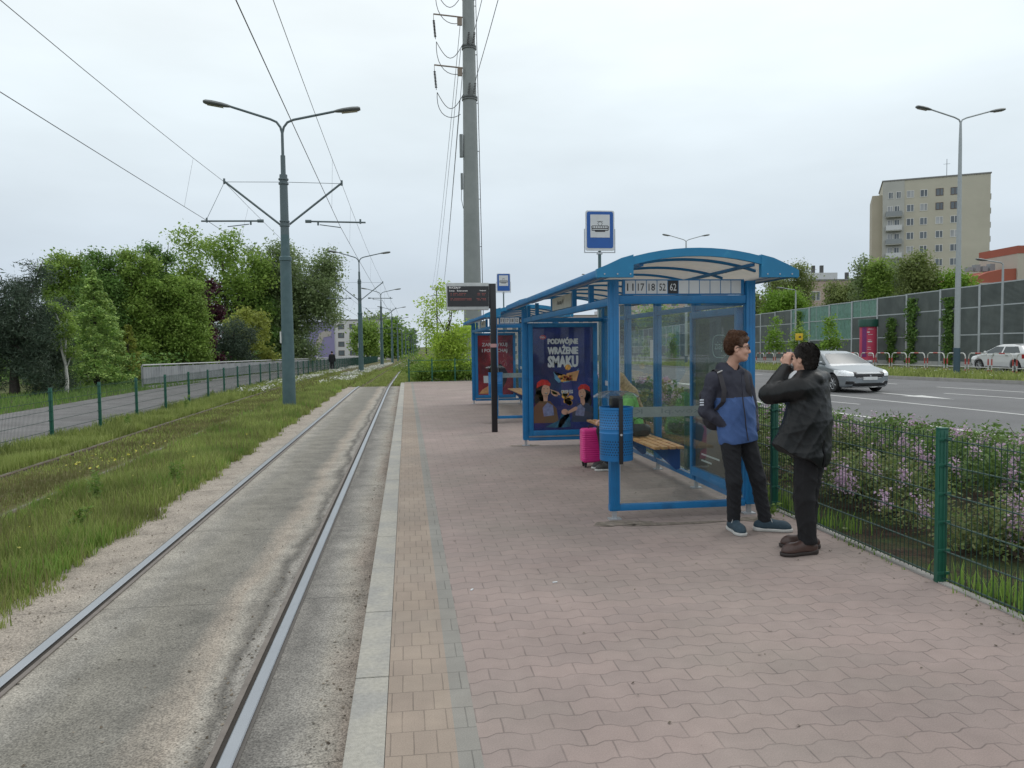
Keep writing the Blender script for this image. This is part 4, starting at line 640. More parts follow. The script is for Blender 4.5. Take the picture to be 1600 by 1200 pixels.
X, Y = scatter(rng0, 900, 3.60, 3.70, 2, 14, lambda X, Y: np.clip(nse(X, Y, 2.6, 1)*3-1.5, 0, 1)); P += [(X, Y, -.01, .05, .012)]; grassfield('bed_grass', P, GV)
# daisies along the far verge and small yellow flowers
def flowers(name, spots, m, size):
    C = np.concatenate(spots); V, F = leaves(rng0, C, size, 1.5, .9); tag(npmesh(name, V, F, m, None, rng0.random(len(F))), kind='stuff')
WH = leafmat('daisy_white', (.62, .62, .58), (.48, .50, .44), .2); YF = leafmat('flower_yellow', (.55, .50, .05), (.5, .5, .12), .2)
def fl(n, x0, x1, y0, y1, h, f=1.3, th=1.2):
    X, Y = scatter(rng0, n, x0, x1, y0, y1, lambda X, Y: np.clip(nse(X, Y*.4, f, 3)*3-th, 0, 1)); return np.stack([X+np.array([dx(y) for y in Y]), Y, np.array([zg(y) for y in Y])-.17+h*(.6+.5*rng0.random(len(X)))], 1)
flowers('daisies', [fl(9000, -4.2, -2.9, 38, 110, .32, 1.1, .7), fl(5000, -6.8, -5.6, 32, 95, .28, 1.0, .9)], WH, .07); flowers('yellow_flowers', [fl(260, -5.4, -4.7, 12, 16, .08, 3, 1.2), fl(120, -4.3, -2.9, 5, 20, .2, 3, 1.7)], YF, .035)
b_ = np.stack([24.5+4*rng0.random(500), 28+30*rng0.random(500), .15+.1*rng0.random(500)], 1); flowers('median_flowers', [b_], WH, .05)
# weeds
def weed(x, y, z, h, lab, seed, lm=GV, n=90, r=.12):
    q = np.random.default_rng(seed); t = thing('weed', lab, 'weed', (x, y, z), 'weeds standing out of the grass'); b = MB(); P = []
    for i in range(5):
        a = q.random()*6.28; e = (x+math.cos(a)*r*q.random(), y+math.sin(a)*r*q.random(), z+h*(.6+.5*q.random())); b.rod((x, y, z), e, .004, .002, 4, False)
        for k in range(n//5): s = .2+.8*q.random(); P.append([x+(e[0]-x)*s+q.normal()*.03, y+(e[1]-y)*s+q.normal()*.03, z+(e[2]-z)*s])
    b.build('stem', mat('green_stem', (.12, .17, .05), .7), t); V, F = leaves(q, np.array(P), .055, .8, .4); npmesh('foliage', V, F, lm, t, q.random(len(F)))
for i, (x, y, h, l) in enumerate([(-3.55, 6.6, .42, 'tall leafy weed in the verge nearest the camera'), (-3.35, 8.4, .36, 'bushy weed in the verge left of the paved track'), (-3.7, 9.9, .48, 'tall pale weed beside the overgrown rail'), (-3.2, 11.2, .34, 'low spreading weed near the dusty track edge'), (-6.5, 19.3, .35, 'weed by the third post of the left green fence'), (-6.6, 24.5, .5, 'round leafy bush weed beside the left green fence'), (3.42, 7.05, .16, 'small leafy weed behind the teenager at the foot of the shelter')]):
    weed(x, y, -.17 if x < 0 else 0, h, l, i+50, n=160 if h > .3 else 60)
P = []
for x0_, x1_, n in ((-.50, -.30, 900), (-1.06, -.92, 500), (-2.9, -2.4, 1500), (-2.2, -.9, 500), (.3, 3.6, 260), (3.35, 3.65, 500)):
    X = x0_+(x1_-x0_)*rng0.random(n); Y = 2+24*rng0.random(n)**1.6; P.append(np.stack([X, Y, np.full(n, .006 if x0_ > 0 else -.167)], 1))
V, F = leaves(rng0, np.concatenate(P), .014, 2.5, .8, .5); tag(npmesh('debris', V, F, leafmat('debris_flower', (.07, .055, .04), (.26, .22, .17), 0, .9), None, rng0.random(len(F))), kind='stuff')
# ------------------------------------------------------------------ lilac-flowered shrubs in the bed
SL = leafmat('shrub_leaves', (.07, .135, .035), (.15, .23, .06), .3); FLW = leafmat('lilac_flowers', (.52, .34, .50), (.72, .56, .68), .35); SR = leafmat('shrub_reddish', (.18, .17, .07), (.11, .19, .05), .3)
TW = mat('twig', (.07, .05, .035), .85)
def shrub(x, y, r, h, seed, label, fl_n, dist):
    q = np.random.default_rng(seed); t = thing('flowering_shrub', label, 'shrub', (x, y, -.02), 'lilac flowered shrubs in the bed beside the road'); lob = [(x+q.normal()*r*.35, y+q.normal()*r*.35, h*(.35+.45*q.random()), r*.5, r*.5, h*.32) for _ in range(7)]
    n = int(np.interp(dist, [3, 8, 16, 30], [7000, 4600, 2000, 800])); ls = float(np.interp(dist, [3, 8, 16, 30], [.03, .038, .07, .12])); P, rn = crown_points(q, lob, int(n*.8), 14, .085, .2, .45); P[:, 2] = P[:, 2].clip(.02, None)
    V, F = leaves(q, P, ls, .6, .6); npmesh('foliage', V, F, SL if seed % 3 else SR, t, rn); b = MB()
    for i in range(9): a = q.random()*6.28; b.tube([(x, y, -.05), (x+math.cos(a)*r*.3, y+math.sin(a)*r*.3, h*.4), (x+math.cos(a)*r*.75*q.random(), y+math.sin(a)*r*.7, h*(.75+.3*q.random()))], [.012, .008, .003], 4)
    b.build('stems', TW, t)
    if fl_n:
        C = []
        for i in range(fl_n):
            l = lob[q.integers(7)]; d = q.normal(size=3); d[0] -= .6; d[1] -= .8; d[2] = abs(d[2])+.25; d /= np.linalg.norm(d); c = np.array(l[:3])+d*np.array(l[3:])*1.02; m_ = int(np.interp(dist, [3, 12, 30], [110, 75, 20])); C.append(c+q.normal(size=(m_, 3))*np.array([.034, .034, .055]))
        V, F = leaves(q, np.concatenate(C), float(np.interp(dist, [3, 12, 30], [.018, .03, .07])), .3, .8); npmesh('blossom', V, F, FLW, t, q.random(len(F)))
q = random.Random(8); k = 0; cols = ['beside the mesh fence', 'in mid bed', 'at the roadside']
for j, y in enumerate([3.2, 4.5, 5.7, 6.9, 8.1, 9.4, 10.8, 12.4, 14.2, 16.4, 19, 22, 26, 30, 34]):
    for i, x in enumerate((4.85, 6.1, 7.5)):
        if y < 4 and i > 1: continue
        k += 1; xx = x+q.uniform(-.2, .2); yy = y+q.uniform(-.3, .3)+.35*i; shrub(xx, yy, .78, q.uniform(.42, .66)-(.06 if i == 2 else 0)-(.12 if y < 6 else 0), k, 'lilac flowered shrub %s, %s row away from the camera' % (cols[i], ORD[j]), 9 if i < 2 else 6, math.hypot(xx, yy))
# ------------------------------------------------------------------ mesh fences
GP = mat('green_paint', (.012, .10, .065), .45, var=.12, scale=10, c2=(.02, .12, .08), f2=.6, s2=6); GPW = mat('green_wire', (.008, .045, .032), .5)
def fence_panel_mesh():
    b = MB(); n = 49
    for i in range(n): x = .03+i*.05; b.rod((x, 0, .03), (x, 0, 1.06), .0026, .0026, 4, False)
    for z in (.05, .24, .44, .64, .84, 1.02): b.rod((.0, -.006, z), (2.46, -.006, z), .004, .004, 4, False); b.rod((.0, .006, z), (2.46, .006, z), .004, .004, 4, False)
    return b.mesh('mesh_panel', GPW)
def post_mesh():
    b = MB(); b.box(-.028, .028, -.028, .028, -.15, 1.09); b.box(-.035, -.028, -.02, .02, -.1, 1.07); b.box(-.006, .006, -.033, -.028, 0, 1.08)
    for z in (.24, .44, .64, .84, 1.02, .08): b.box(-.045, .045, -.036, -.028, z-.012, z+.012)
    b.box(-.031, .031, -.031, .031, 1.09, 1.10); return b.mesh('post', GP, bevel=.003)
pm, qm = fence_panel_mesh(), post_mesh()
def run_fence(name, label, x0, ys, sh, z0, step=2.5):
    t = thing(name, label, 'fence', (x0+sh(ys[0]), ys[0], z0))
    y = ys[0]
    while y < ys[1]:
        xa, xb = x0+sh(y), x0+sh(y+step); za = z0+zg(y); p = link('post', qm, t); p.location = (xa-t.location.x, y-t.location.y, za-t.location.z)
        m_ = link('mesh_panel', pm, t); m_.location = p.location+Vector((0, .02, 0)); m_.rotation_euler = (0, 0, math.atan2(step, xb-xa)); y += step
run_fence('mesh_fence', 'green welded mesh fence along the platform edge in front of the lilac shrubs', 3.69, (-.03, 37), lambda Y: 0, -.01)
run_fence('mesh_fence', 'long green mesh fence between the grassy track and the asphalt path', -7.08, (4.2, 150), dx, -.14)
b = MB(); t = thing('railing', 'short green railing closing the far end of the platform', 'railing', (.1, 37.6, 0))
for x in (.1, 1.2, 2.3, 3.4): p = link('post', qm, t); p.location = (x-.1, 0, 0)
b.rod((.1, 37.6, 1.02), (3.4, 37.6, 1.02), .012, n=6); b.rod((.1, 37.6, .5), (3.4, 37.6, .5), .010, n=6); b.build('rail', GP, t)
# grey parapet along the path
GAL = mat('galvanised', (.36, .37, .38), .45, .6, var=.12, scale=6); GPA = mat('grey_sheet', (.30, .31, .32), .6, .1, var=.12, scale=1.3, c2=(.22, .23, .24), f2=.55, s2=1.1)
t = thing('parapet', 'long grey sheet metal parapet on the far side of the path', 'parapet', (-12.2, 39, 0)); pts = [(-12.25, 38.6), (-11.9, 43), (-11.6, 48), (-11.3, 54), (-11.0, 62), (-10.6, 74), (-10.0, 92), (-9.0, 115), (-7.8, 145)]
b = MB(); c = MB(); e_ = MB()
for (x0, y0), (x1, y1) in zip(pts[:-1], pts[1:]):
    z0, z1 = zg(y0)-.02, zg(y1)-.02; n = max(2, int((y1-y0)/.30)) if y0 < 80 else 6
    for i in range(n):
        a, d = i/n, (i+.93)/n; xa, ya, za = x0+(x1-x0)*a, y0+(y1-y0)*a, z0+(z1-z0)*a; xb, yb, zb = x0+(x1-x0)*d, y0+(y1-y0)*d, z0+(z1-z0)*d; b.add([(xa, ya, za+.10), (xb, yb, zb+.10), (xb, yb, zb+.90), (xa, ya, za+.90), (xa-.02, ya, za+.10), (xb-.02, yb, zb+.10), (xb-.02, yb, zb+.90), (xa-.02, ya, za+.90)], [(0, 1, 2, 3), (7, 6, 5, 4), (0, 3, 7, 4), (1, 5, 6, 2), (3, 2, 6, 7), (0, 4, 5, 1)])
    m_ = max(1, round((y1-y0)/2.2))
    for i in range(m_): xa, ya = x0+(x1-x0)*i/m_, y0+(y1-y0)*i/m_; c.box(xa-.09, xa-.03, ya-.03, ya+.03, z0-.2, z0+.97)
    e_.rod((x0-.03, y0, z0+1.0), (x1-.03, y1, z1+1.0), .035, n=6)
b.build('infill_sheets', GPA, t); c.build('posts', GAL, t); e_.build('handrail', mat('pale_rail', (.5, .5, .5), .5), t)
b = MB()
for (x0, y0), (x1, y1) in zip(pts[:-1], pts[1:]): b.add([(x0-.25, y0, zg(y0)-.3), (x0+.15, y0, zg(y0)-.3), (x0+.15, y0, zg(y0)-.03), (x0-.25, y0, zg(y0)-.03), (x1-.25, y1, zg(y1)-.3), (x1+.15, y1, zg(y1)-.3), (x1+.15, y1, zg(y1)-.03), (x1-.25, y1, zg(y1)-.03)], [(0, 1, 2, 3), (4, 7, 6, 5), (3, 2, 6, 7), (1, 5, 6, 2), (0, 3, 7, 4)])
b.build('plinth', CONC, t)
# ------------------------------------------------------------------ noise barrier
WX = lambda Y: 34.5+(Y-36)*.078
NP = None; NG = glassmat('green_acrylic', (.50, .66, .60), 1.45, .08, .62, (.27, .42, .37)); PLI = mat('plinth_concrete', (.33, .33, .32), .9, var=.15)
nwt = mat('panel_slats', (.085, .102, .098), .85, var=.2, scale=1.3, c2=(.105, .122, .115), f2=.5, s2=.6)
if True:
    t_ = nwt.node_tree; tcn = N(t_, 'ShaderNodeTexCoord'); wv = N(t_, 'ShaderNodeTexWave'); wv.bands_direction = 'Z'; wv.inputs['Scale'].default_value = 4.5; wv.inputs['Distortion'].default_value = .3; L(t_, tcn.outputs['Object'], wv.inputs['Vector']); bpn = N(t_, 'ShaderNodeBump'); bpn.inputs['Strength'].default_value = .6; bpn.inputs['Distance'].default_value = .03; L(t_, wv.outputs['Fac'], bpn.inputs['Height']); L(t_, bpn.outputs[0], t_.nodes['Principled BSDF'].inputs['Normal'])
t = thing('noise_barrier', 'tall grey green noise barrier with steel posts beyond the service road', 'barrier', (WX(50), 50, 0)); Y = 28.0; i = 0; GST = mat('steel_post', (.42, .45, .46), .5, .4)
while Y < 178:
    x0, x1 = WX(Y), WX(Y+4); z = zg(Y)+.0; b = MB(); b.box(x0-.10, x0+.10, Y-.09, Y+.09, z-.1, z+5.15); b.build('post', GST, t)
    glassy = 2 if 59 < Y < 72 else (1 if 54 < Y < 60 else 0)
    for j, (za, zb) in enumerate(((.35, 2.02), (2.08, 3.72), (3.78, 5.05))):
        g_ = (j == 2 and glassy) or (j == 1 and glassy == 2) or (Y > 90 and j > 0 and (i//3) % 2); b = MB(); th = .02 if g_ else .07
        b.add([(x0-th, Y+.10, z+za), (x1-th, Y+3.9, z+za), (x1-th, Y+3.9, z+zb), (x0-th, Y+.10, z+zb), (x0+th, Y+.10, z+za), (x1+th, Y+3.9, z+za), (x1+th, Y+3.9, z+zb), (x0+th, Y+.10, z+zb)], [(3, 2, 1, 0), (4, 5, 6, 7), (3, 7, 6, 2), (0, 1, 5, 4), (0, 4, 7, 3), (1, 2, 6, 5)]); b.build('translucent_panel' if g_ else 'acoustic_panel', NG if g_ else nwt, t)
        b = MB(); b.rod((x0-.04, Y+.1, z+zb+.03), (x1-.04, Y+3.9, z+zb+.03), .05, n=4)
        if g_: [b.rod((x0+(x1-x0)*k/3, Y+4*k/3, z+za), (x0+(x1-x0)*k/3, Y+4*k/3, z+zb), .03, n=4) for k in (1, 2)]
        b.build('panel_rail', GST, t)
    b = MB(); b.add([(x0-.12, Y+.1, z-.1), (x1-.12, Y+3.9, z-.1), (x1-.12, Y+3.9, z+.34), (x0-.12, Y+.1, z+.34), (x0+.12, Y+.1, z-.1), (x1+.12, Y+3.9, z-.1), (x1+.12, Y+3.9, z+.34), (x0+.12, Y+.1, z+.34)], [(3, 2, 1, 0), (4, 5, 6, 7), (3, 7, 6, 2), (0, 4, 7, 3), (1, 2, 6, 5)]); b.build('plinth', PLI, t); Y += 4; i += 1
q = random.Random(4); b = MB(); gy = 63.5; gx = WX(gy)-.14      # pale sprayed squiggles on the barrier
for k in range(9): o = gy+q.uniform(-1.1, 1.1); zz = .9+q.uniform(0, .7); b.tube([(gx, o+math.sin(j*1.1+k)*.28, zz+math.cos(j*.9+k*2)*.22) for j in range(7)], .03, 4)
b.build('graffiti', mat('spray_paint', (.45, .5, .5), .7), t)
# ------------------------------------------------------------------ trees
def at(px, py, Y):      # surveyed sight line -> point in the plane Y
    r_ = F_*1220 + R2*(px-800) - U2*(py-600); p = Vector((0, 0, 1.7)) + r_*(Y/r_.y); return p
BK = mat('bark', (.10, .085, .07), .9, var=.3, scale=12, bump=.6, bscale=30); BKD = mat('dark_bark', (.045, .038, .032), .9, var=.3, scale=12); BIR = mat('birch_bark', (.55, .54, .50), .7, var=.1, scale=4, c2=(.06, .06, .055), f2=.62, s2=7)
LM = dict(mid=leafmat('leaf_mid', (.145, .245, .05), (.27, .37, .08)), dark=leafmat('leaf_dark', (.085, .175, .042), (.17, .27, .068)), pale=leafmat('leaf_pale', (.16, .225, .095), (.24, .30, .14)), bright=leafmat('leaf_bright', (.13, .24, .03), (.20, .32, .045)), lime=leafmat('leaf_lime', (.30, .42, .055), (.42, .54, .10), .5),
          pine=leafmat('pine_needles', (.042, .072, .048), (.075, .10, .065), .15), fir=leafmat('fir_needles', (.19, .31, .10), (.40, .52, .15), .25), plum=leafmat('plum_leaves', (.045, .016, .024), (.075, .024, .034), .25), gold=leafmat('golden_leaves', (.24, .27, .05), (.30, .34, .08), .35), olive=leafmat('olive_leaves', (.15, .20, .065), (.22, .26, .09)), far=leafmat('far_leaves', (.10, .15, .085), (.14, .19, .10)))
GT = 'trees beyond the asphalt path'; GB = 'trees behind the noise barrier'
def blob(px0, px1, pyt, pyb, Y, n=9, seed=1, cone=0.0, z0=None, depth=.8, fill=.55):
    """lobes of a crown seen between px0..px1 and pyt..pyb at distance Y, as real sizes, relative to its base"""
    c = (px0+px1)/2; T = at(c, pyt, Y); B = at(c, pyb, Y); Lx = at(px0, (pyt+pyb)/2, Y).x; Rx = at(px1, (pyt+pyb)/2, Y).x; gz0 = zg(Y)-.15 if z0 is None else z0; base = ((Lx+Rx)/2, Y, gz0); W = (Rx-Lx)/2; H = T.z-B.z; q = random.Random(seed); lo = []
    for i in range(n):
        s = i/(n-1) if n > 1 else .5; rr = fill*W*(1-.35*abs(s-.45)*2)*(1-cone*s*.6); hw = (W-rr*.9)*(1-cone*s); a = i*2.4+q.random(); lz = B.z+H*(.10+.78*s); hz = min(rr*.9, H*.3); lz = min(lz, T.z-hz*.9)
        lo.append((hw*math.cos(a)*.95, hw*math.sin(a)*depth, lz-gz0, rr, rr*depth, hz))
    return base, lo
def T_(name, label, cat, g_, box, Y, n, leaf, lm, bark, tr, seed, nl=10, cone=0, **k):
    z0 = k.pop('z0', None); fill = k.pop('fill', .55); base, lo = blob(*box, Y, nl, seed, cone, z0, fill=fill); return tree(name, label, cat, g_, base, lo, n, leaf, LM[lm], bark, tr, seed, **k)
T_('pine_tree', 'dark bluish pine at the left edge of the picture', 'tree', GT, (-45, 82, 402, 618), 34, 34000, .16, 'pine', BKD, .2, 11, 14, sig=.22, asp=.18, up=.1, clump=45, rough=.4)
T_('pine_tree', 'dark low pine standing behind the white birch trunk', 'tree', GT, (35, 112, 462, 612), 37, 16000, .16, 'pine', BKD, .15, 12, 9, sig=.22, asp=.18, up=.1, clump=45, rough=.4)
t = T_('birch_tree', 'slim birch with a bare white trunk beside the pines', 'tree', GT, (78, 122, 470, 560), 36, 3000, .10, 'mid', BIR, .085, 13, 5, sig=.16, clump=14)
p_ = at(152, 601, 42); conifer('fir_tree', 'fresh green layered fir in front of the hornbeams', (p_.x, 42, -.13), 5.85, 2.3, LM['fir'], BKD, 21, GT, 30000, .13, .30)
p_ = at(202, 601, 43.5); conifer('fir_tree', 'small yellow green fir at the end of the grey parapet', (p_.x, 43.5, -.13), 3.2, .95, LM['gold'], BKD, 22, GT, 6000, .11, .25)
for i, (bx_, Y, lab, n) in enumerate([((60, 150, 384, 560), 52, 'leftmost of the tall hornbeams, behind the fresh green fir', 20000), ((120, 200, 378, 575), 50, 'second tall hornbeam from the left behind the fir', 20000), ((180, 255, 376, 585), 51, 'broad tall hornbeam right of the fir', 24000), ((212, 288, 366, 585), 53, 'tallest hornbeam with a pointed top in the middle of the row', 24000), ((255, 326, 420, 585), 52, 'last hornbeam of the row, next to the purple plum', 20000)]):
    T_('hornbeam_tree', lab, 'tree', GT, bx_, Y, int(n*2.2), .14, 'dark' if i % 2 else 'mid', BK, .25, 30+i, 15, .6 if i in (3, 1) else .4, sig=.30, clump=26, hollow=.4, rough=.35, fill=.5)
T_('plum_tree', 'purple leaved plum tree between the hornbeams and the tall oak', 'tree', GT, (296, 346, 428, 575), 56, 11000, .19, 'plum', BKD, .12, 41, 9, .2, sig=.22)
T_('oak_tree', 'tall airy oak with gaps in its crown, left of the nearest tram mast', 'tree', GT, (275, 425, 348, 540), 82, 26000, .26, 'mid', BKD, .35, 42, 26, 0, sig=.5, clump=44, hollow=.6, rough=.5, fill=.30)
ba, la = blob(385, 492, 430, 566, 86, 12, 43, 0, fill=.5); bb, lb = blob(405, 533, 382, 505, 86, 13, 44, .1, fill=.42); la += [(l[0]+bb[0]-ba[0],)+l[1:] for l in lb]
tree('willow_tree', 'big grey green willow behind the nearest tram mast', 'tree', GT, ba, la, 70000, .23, LM['pale'], BKD, .4, 43, sig=.6, clump=30, rough=.35)
T_('lime_tree', 'dense mid green lime tree between the oak and the willow', 'tree', GT, (350, 440, 425, 570), 84, 30000, .25, 'dark', BKD, .3, 44, 9, .2, sig=.4)
T_('golden_tree', 'small golden green tree above the grey parapet', 'tree', GT, (352, 430, 482, 560), 66, 8000, .21, 'gold', BK, .1, 45, 7, .2, sig=.25)
T_('pine_tree', 'dark pine next to the golden green tree', 'tree', GT, (325, 400, 500, 570), 62, 12000, .22, 'pine', BKD, .15, 46, 8, 0, sig=.25, asp=.2, up=.1)
for i, (bx_, Y, lm_, n) in enumerate([((556, 592, 503, 556), 170, 'mid', 6000), ((576, 626, 500, 556), 250, 'bright', 9000), ((560, 606, 492, 552), 290, 'pale', 7000), ((610, 642, 517, 553), 380, 'dark', 5000)]):
    T_('roadside_tree', ['round tree beside the purple and white apartment block', 'bright green round tree beyond the second tram mast', 'pale tall tree rising behind the bright round one', 'small dark tree far down the tram line'][i], 'tree', GT, bx_, Y, n, .003*Y+.05, lm_, BKD, .3, 60+i, 9, sig=.006*Y, limbs=False)
p_ = at(702, 594, 39.5); base, lo = blob(655, 738, 500, 590, 39.5, 12, 3); lo += [(-.8, 0, 3.6, .45, .45, .5), (.1, .1, 3.9, .6, .6, .6), (-1.25, 0, 3.95, .28, .25, .25), (.75, 0, 4.0, .4, .4, .4), (-.3, 0, 4.5, .3, .3, .4), (-1.1, 0, 3.0, .4, .4, .3)]
tree('larch_tree', 'young bright lime green tree at the end of the platform', 'tree', None, (p_.x, 39.5, -.05), lo, 11000, .11, LM['lime'], BKD, .07, 71, sig=.2, clump=24, rough=.35)
for i, (x, Y, r_, h) in enumerate([(.8, 38.9, .7, .75), (1.9, 38.7, .75, .7), (2.9, 38.9, .7, .8), (1.3, 41.5, .9, 1.0), (.9, 46, 1.1, 1.3), (2.6, 43, 1.0, 1.1), (3.6, 39.5, .7, 1.1)]):
    q = np.random.default_rng(80+i); tree('hedge_shrub', '%s low green shrub past the platform end, %s' % (['leftmost', 'second', 'right hand', 'fourth', 'farthest', 'sixth', 'tallest'][i], ['beside the track', 'in front of the lime green tree', 'near the shelter', 'just past the tree', 'along the track', 'past the power mast', 'behind the second shelter'][i]), 'shrub', 'low shrubs past the platform end', (x, Y, -.05), [(q.normal()*r_*.4, q.normal()*r_*.3, h*.5, r_*.6, r_*.5, h*.5) for _ in range(6)], 2600, .09, LM['bright' if i % 2 else 'mid'], BKD, .03, 80+i, sig=.12, limbs=False)
# --- behind the noise barrier
RB = [((1188, 1272, 412, 500), 110, 'olive', 'tall broad poplar seen past the corner of the shelter roof', 14000), ((1192, 1262, 455, 500), 92, 'bright', 'low bright green tree behind the barrier beside the single street lamp', 8000), ((1290, 1345, 440, 490), 100, 'olive', 'round olive green tree in front of the pink block', 8000), ((1338, 1362, 400, 480), 84, 'pale', 'silvery thin birch left of the dark poplar', 2600), ((1358, 1386, 404, 480), 82, 'mid', 'narrow dark green poplar in front of the tower block', 5000), ((1384, 1412, 404, 470), 90, 'pale', 'sparse birch in front of the tower block balconies', 2200), ((1405, 1464, 398, 475), 80, 'olive', 'domed yellow green tree in front of the tower block', 8000), ((1460, 1520, 425, 475), 78, 'bright', 'bright green tree by the foot of the tower block', 5000)]
for i, (bx_, Y, lm_, lab, n) in enumerate(RB): T_('birch_tree' if 'birch' in lab else 'street_tree', lab, 'tree', GB, bx_, Y, int(n*1.5), .25, lm_, BIR if 'birch' in lab else BKD, .2, 90+i, 8, .2, sig=.5, z0=0, limbs='birch' in lab, rough=.3)
for i, (a, c, tpy, Y, lm_, lab) in enumerate([(955, 1010, 492, 150, 'far', 'farthest pale tree seen through the shelter glass'), (1000, 1055, 480, 140, 'mid', 'tree behind the barrier, left of the shelter case'), (1045, 1095, 488, 130, 'far', 'grey green tree behind the barrier seen in the middle of the glass'), (1090, 1150, 478, 125, 'dark', 'dark tree behind the barrier above the teenager'), (1140, 1195, 462, 120, 'olive', 'olive tree behind the right post of the shelter')]):
    T_('street_tree', lab, 'tree', GB, (a, c, tpy, 530), Y, 5000, .5, lm_, BKD, .3, 110+i, 8, sig=.8, z0=-.5, limbs=False)
for i, (px, pt, pb, Y, h) in enumerate([(1011, 525, 562, 100, 0), (1050, 515, 560, 88, 0), (1100, 512, 560, 80, 0), (1210, 500, 546, 60, 0), (1250, 503, 550, 56, 0), (1297, 497, 545, 52, 0)]):
    p_ = at(px, 565, Y); zt = at(px, pt, Y).z; zb = at(px, pb, Y).z; lo = [(0, 0, zb+(zt-zb)*s, .75*(1.05-s*.85), .75*(1.05-s*.85), (zt-zb)*.2) for s in (.1, .3, .5, .7, .88)]
    tree('columnar_tree', 'young slender street tree before the noise barrier, %s' % ['farthest, seen through the left pane', 'second through the shelter glass', 'third through the glass near the case', 'just right of the shelter', 'behind the yellow box', 'above the roof of the silver car'][i], 'tree', 'young slender trees in front of the noise barrier', (p_.x, Y, 0), lo, 1500, .17, LM['bright' if i % 2 else 'mid'], BIR, .05, 130+i, sig=.2, limbs=False)
for i, (px, Y, z1, w_) in enumerate([(1383, 53.8, 3.3, .45), (1421, 51.2, 4.6, .55), (1478, 46.9, 4.4, .45), (1234, 70, 4.5, .5)]):
    q = np.random.default_rng(150+i); x = WX(Y)-.22; w_ *= .7; t = thing('climbing_plant', 'dark creeper growing up the noise barrier, %s' % ['beside the red advertising column', 'in the middle of the grey panels', 'next to the tall street lamp', 'left of the green glass panels'][i], 'plant', (x, Y, .1), 'creepers on the noise barrier'); hz_ = q.random(1500); P = np.stack([x+q.normal(size=1500)*.05, Y+q.normal(size=1500)*w_*(.35+.65*np.abs(np.sin(hz_*9+i))), z1*hz_**.9+.05], 1); V, F = leaves(q, P, .16, .2, .8); npmesh('foliage', V, F, LM['dark'], t, q.random(len(F))); b = MB(); b.tube([(x, Y, 0), (x, Y+.1, z1*.5), (x, Y-.1, z1)], .02, 4); b.build('stem', BKD, t)
# far-off mass of trees closing the view: reads as one mass
q = np.random.default_rng(9); n = 26000; ang = q.random(n)*2.0-1.0; rad = 420+60*q.random(n); X = rad*np.sin(ang*.75); Y = rad*np.cos(ang*.75); hh = 9+3.2*np.sin(ang*31)+2.4*np.sin(ang*77+1)+1.8*np.sin(ang*150); keep = (np.abs(X-11) > 5); P = np.stack([X, Y, -3.2+hh*q.random(n)**.6], 1)[keep]; V, F = leaves(q, P, 2.2, .3, .9); tag(npmesh('distant_woods', V, F, leafmat('distant_leaves', (.10, .14, .12), (.14, .18, .15), .2), None, q.random(len(F))), kind='stuff')
q = np.random.default_rng(19)
P = np.stack([-34+21*q.random(30000), 40+50*q.random(30000), .0+1.5*q.random(30000)], 1); P = P[(P[:, 0] < -12.9)]; V, F = leaves(q, P, .17, .3, .8); tag(npmesh('undergrowth', V, F, LM['dark'], None, q.random(len(F))), kind='stuff')
# ------------------------------------------------------------------ buildings
def rot(o, u, v): return lambda a, b_, z: (o[0]+u[0]*a+v[0]*b_, o[1]+u[1]*a+v[1]*b_, z)
def block(name, label, o, ang, W, D, H, wall, base=0):
    """o: near-left corner, ang: direction of the long front (degrees from +X), returns helper"""
    u = (math.cos(R(ang)), math.sin(R(ang))); v = (-u[1], u[0]); g_ = rot(o, u, v); t = thing(name, label, 'building', (o[0], o[1], base))
    def bx(nm, a0, a1, b0, b1, z0, z1, m):
        b = MB(); vs = [g_(a, c, z) for a in (a0, a1) for c in (b0, b1) for z in (z0, z1)]; b.add(vs, [(0, 1, 3, 2), (4, 6, 7, 5), (0, 4, 5, 1), (2, 3, 7, 6), (0, 2, 6, 4), (1, 5, 7, 3)]); return b.build(nm, m, t)
    bx('wall', 0, W, 0, D, base, base+H, wall); bx('roof', -.15, W+.15, -.15, D+.15, base+H, base+H+.25, mat('roof_felt', (.22, .22, .22), .9)); return t, g_, bx
def window(t, g_, a, z, w_, h, frame, glass, c=-.05, split=True):
    b = MB(); f = []
    for a0, a1, z0, z1 in ((a, a+w_, z, z+.09), (a, a+w_, z+h-.09, z+h), (a, a+.09, z+.09, z+h-.09), (a+w_-.09, a+w_, z+.09, z+h-.09))+(((a+w_*.52, a+w_*.60, z+.09, z+h-.09),) if split else ()):
        vs = [g_(p, q_, r_) for p in (a0, a1) for q_ in (c, c+.12) for r_ in (z0, z1)]; b.add(vs, [(0, 1, 3, 2), (4, 6, 7, 5), (0, 4, 5, 1), (2, 3, 7, 6), (0, 2, 6, 4), (1, 5, 7, 3)])
    wn = b.build('window', frame, t); b = MB(); vs = [g_(p, q_, r_) for p in (a+.05, a+w_-.05) for q_ in (c+.03, c+.05) for r_ in (z+.05, z+h-.05)]; b.add(vs, [(0, 1, 3, 2), (4, 6, 7, 5), (0, 4, 5, 1), (2, 3, 7, 6), (0, 2, 6, 4), (1, 5, 7, 3)]); b.build('pane', glass, wn)
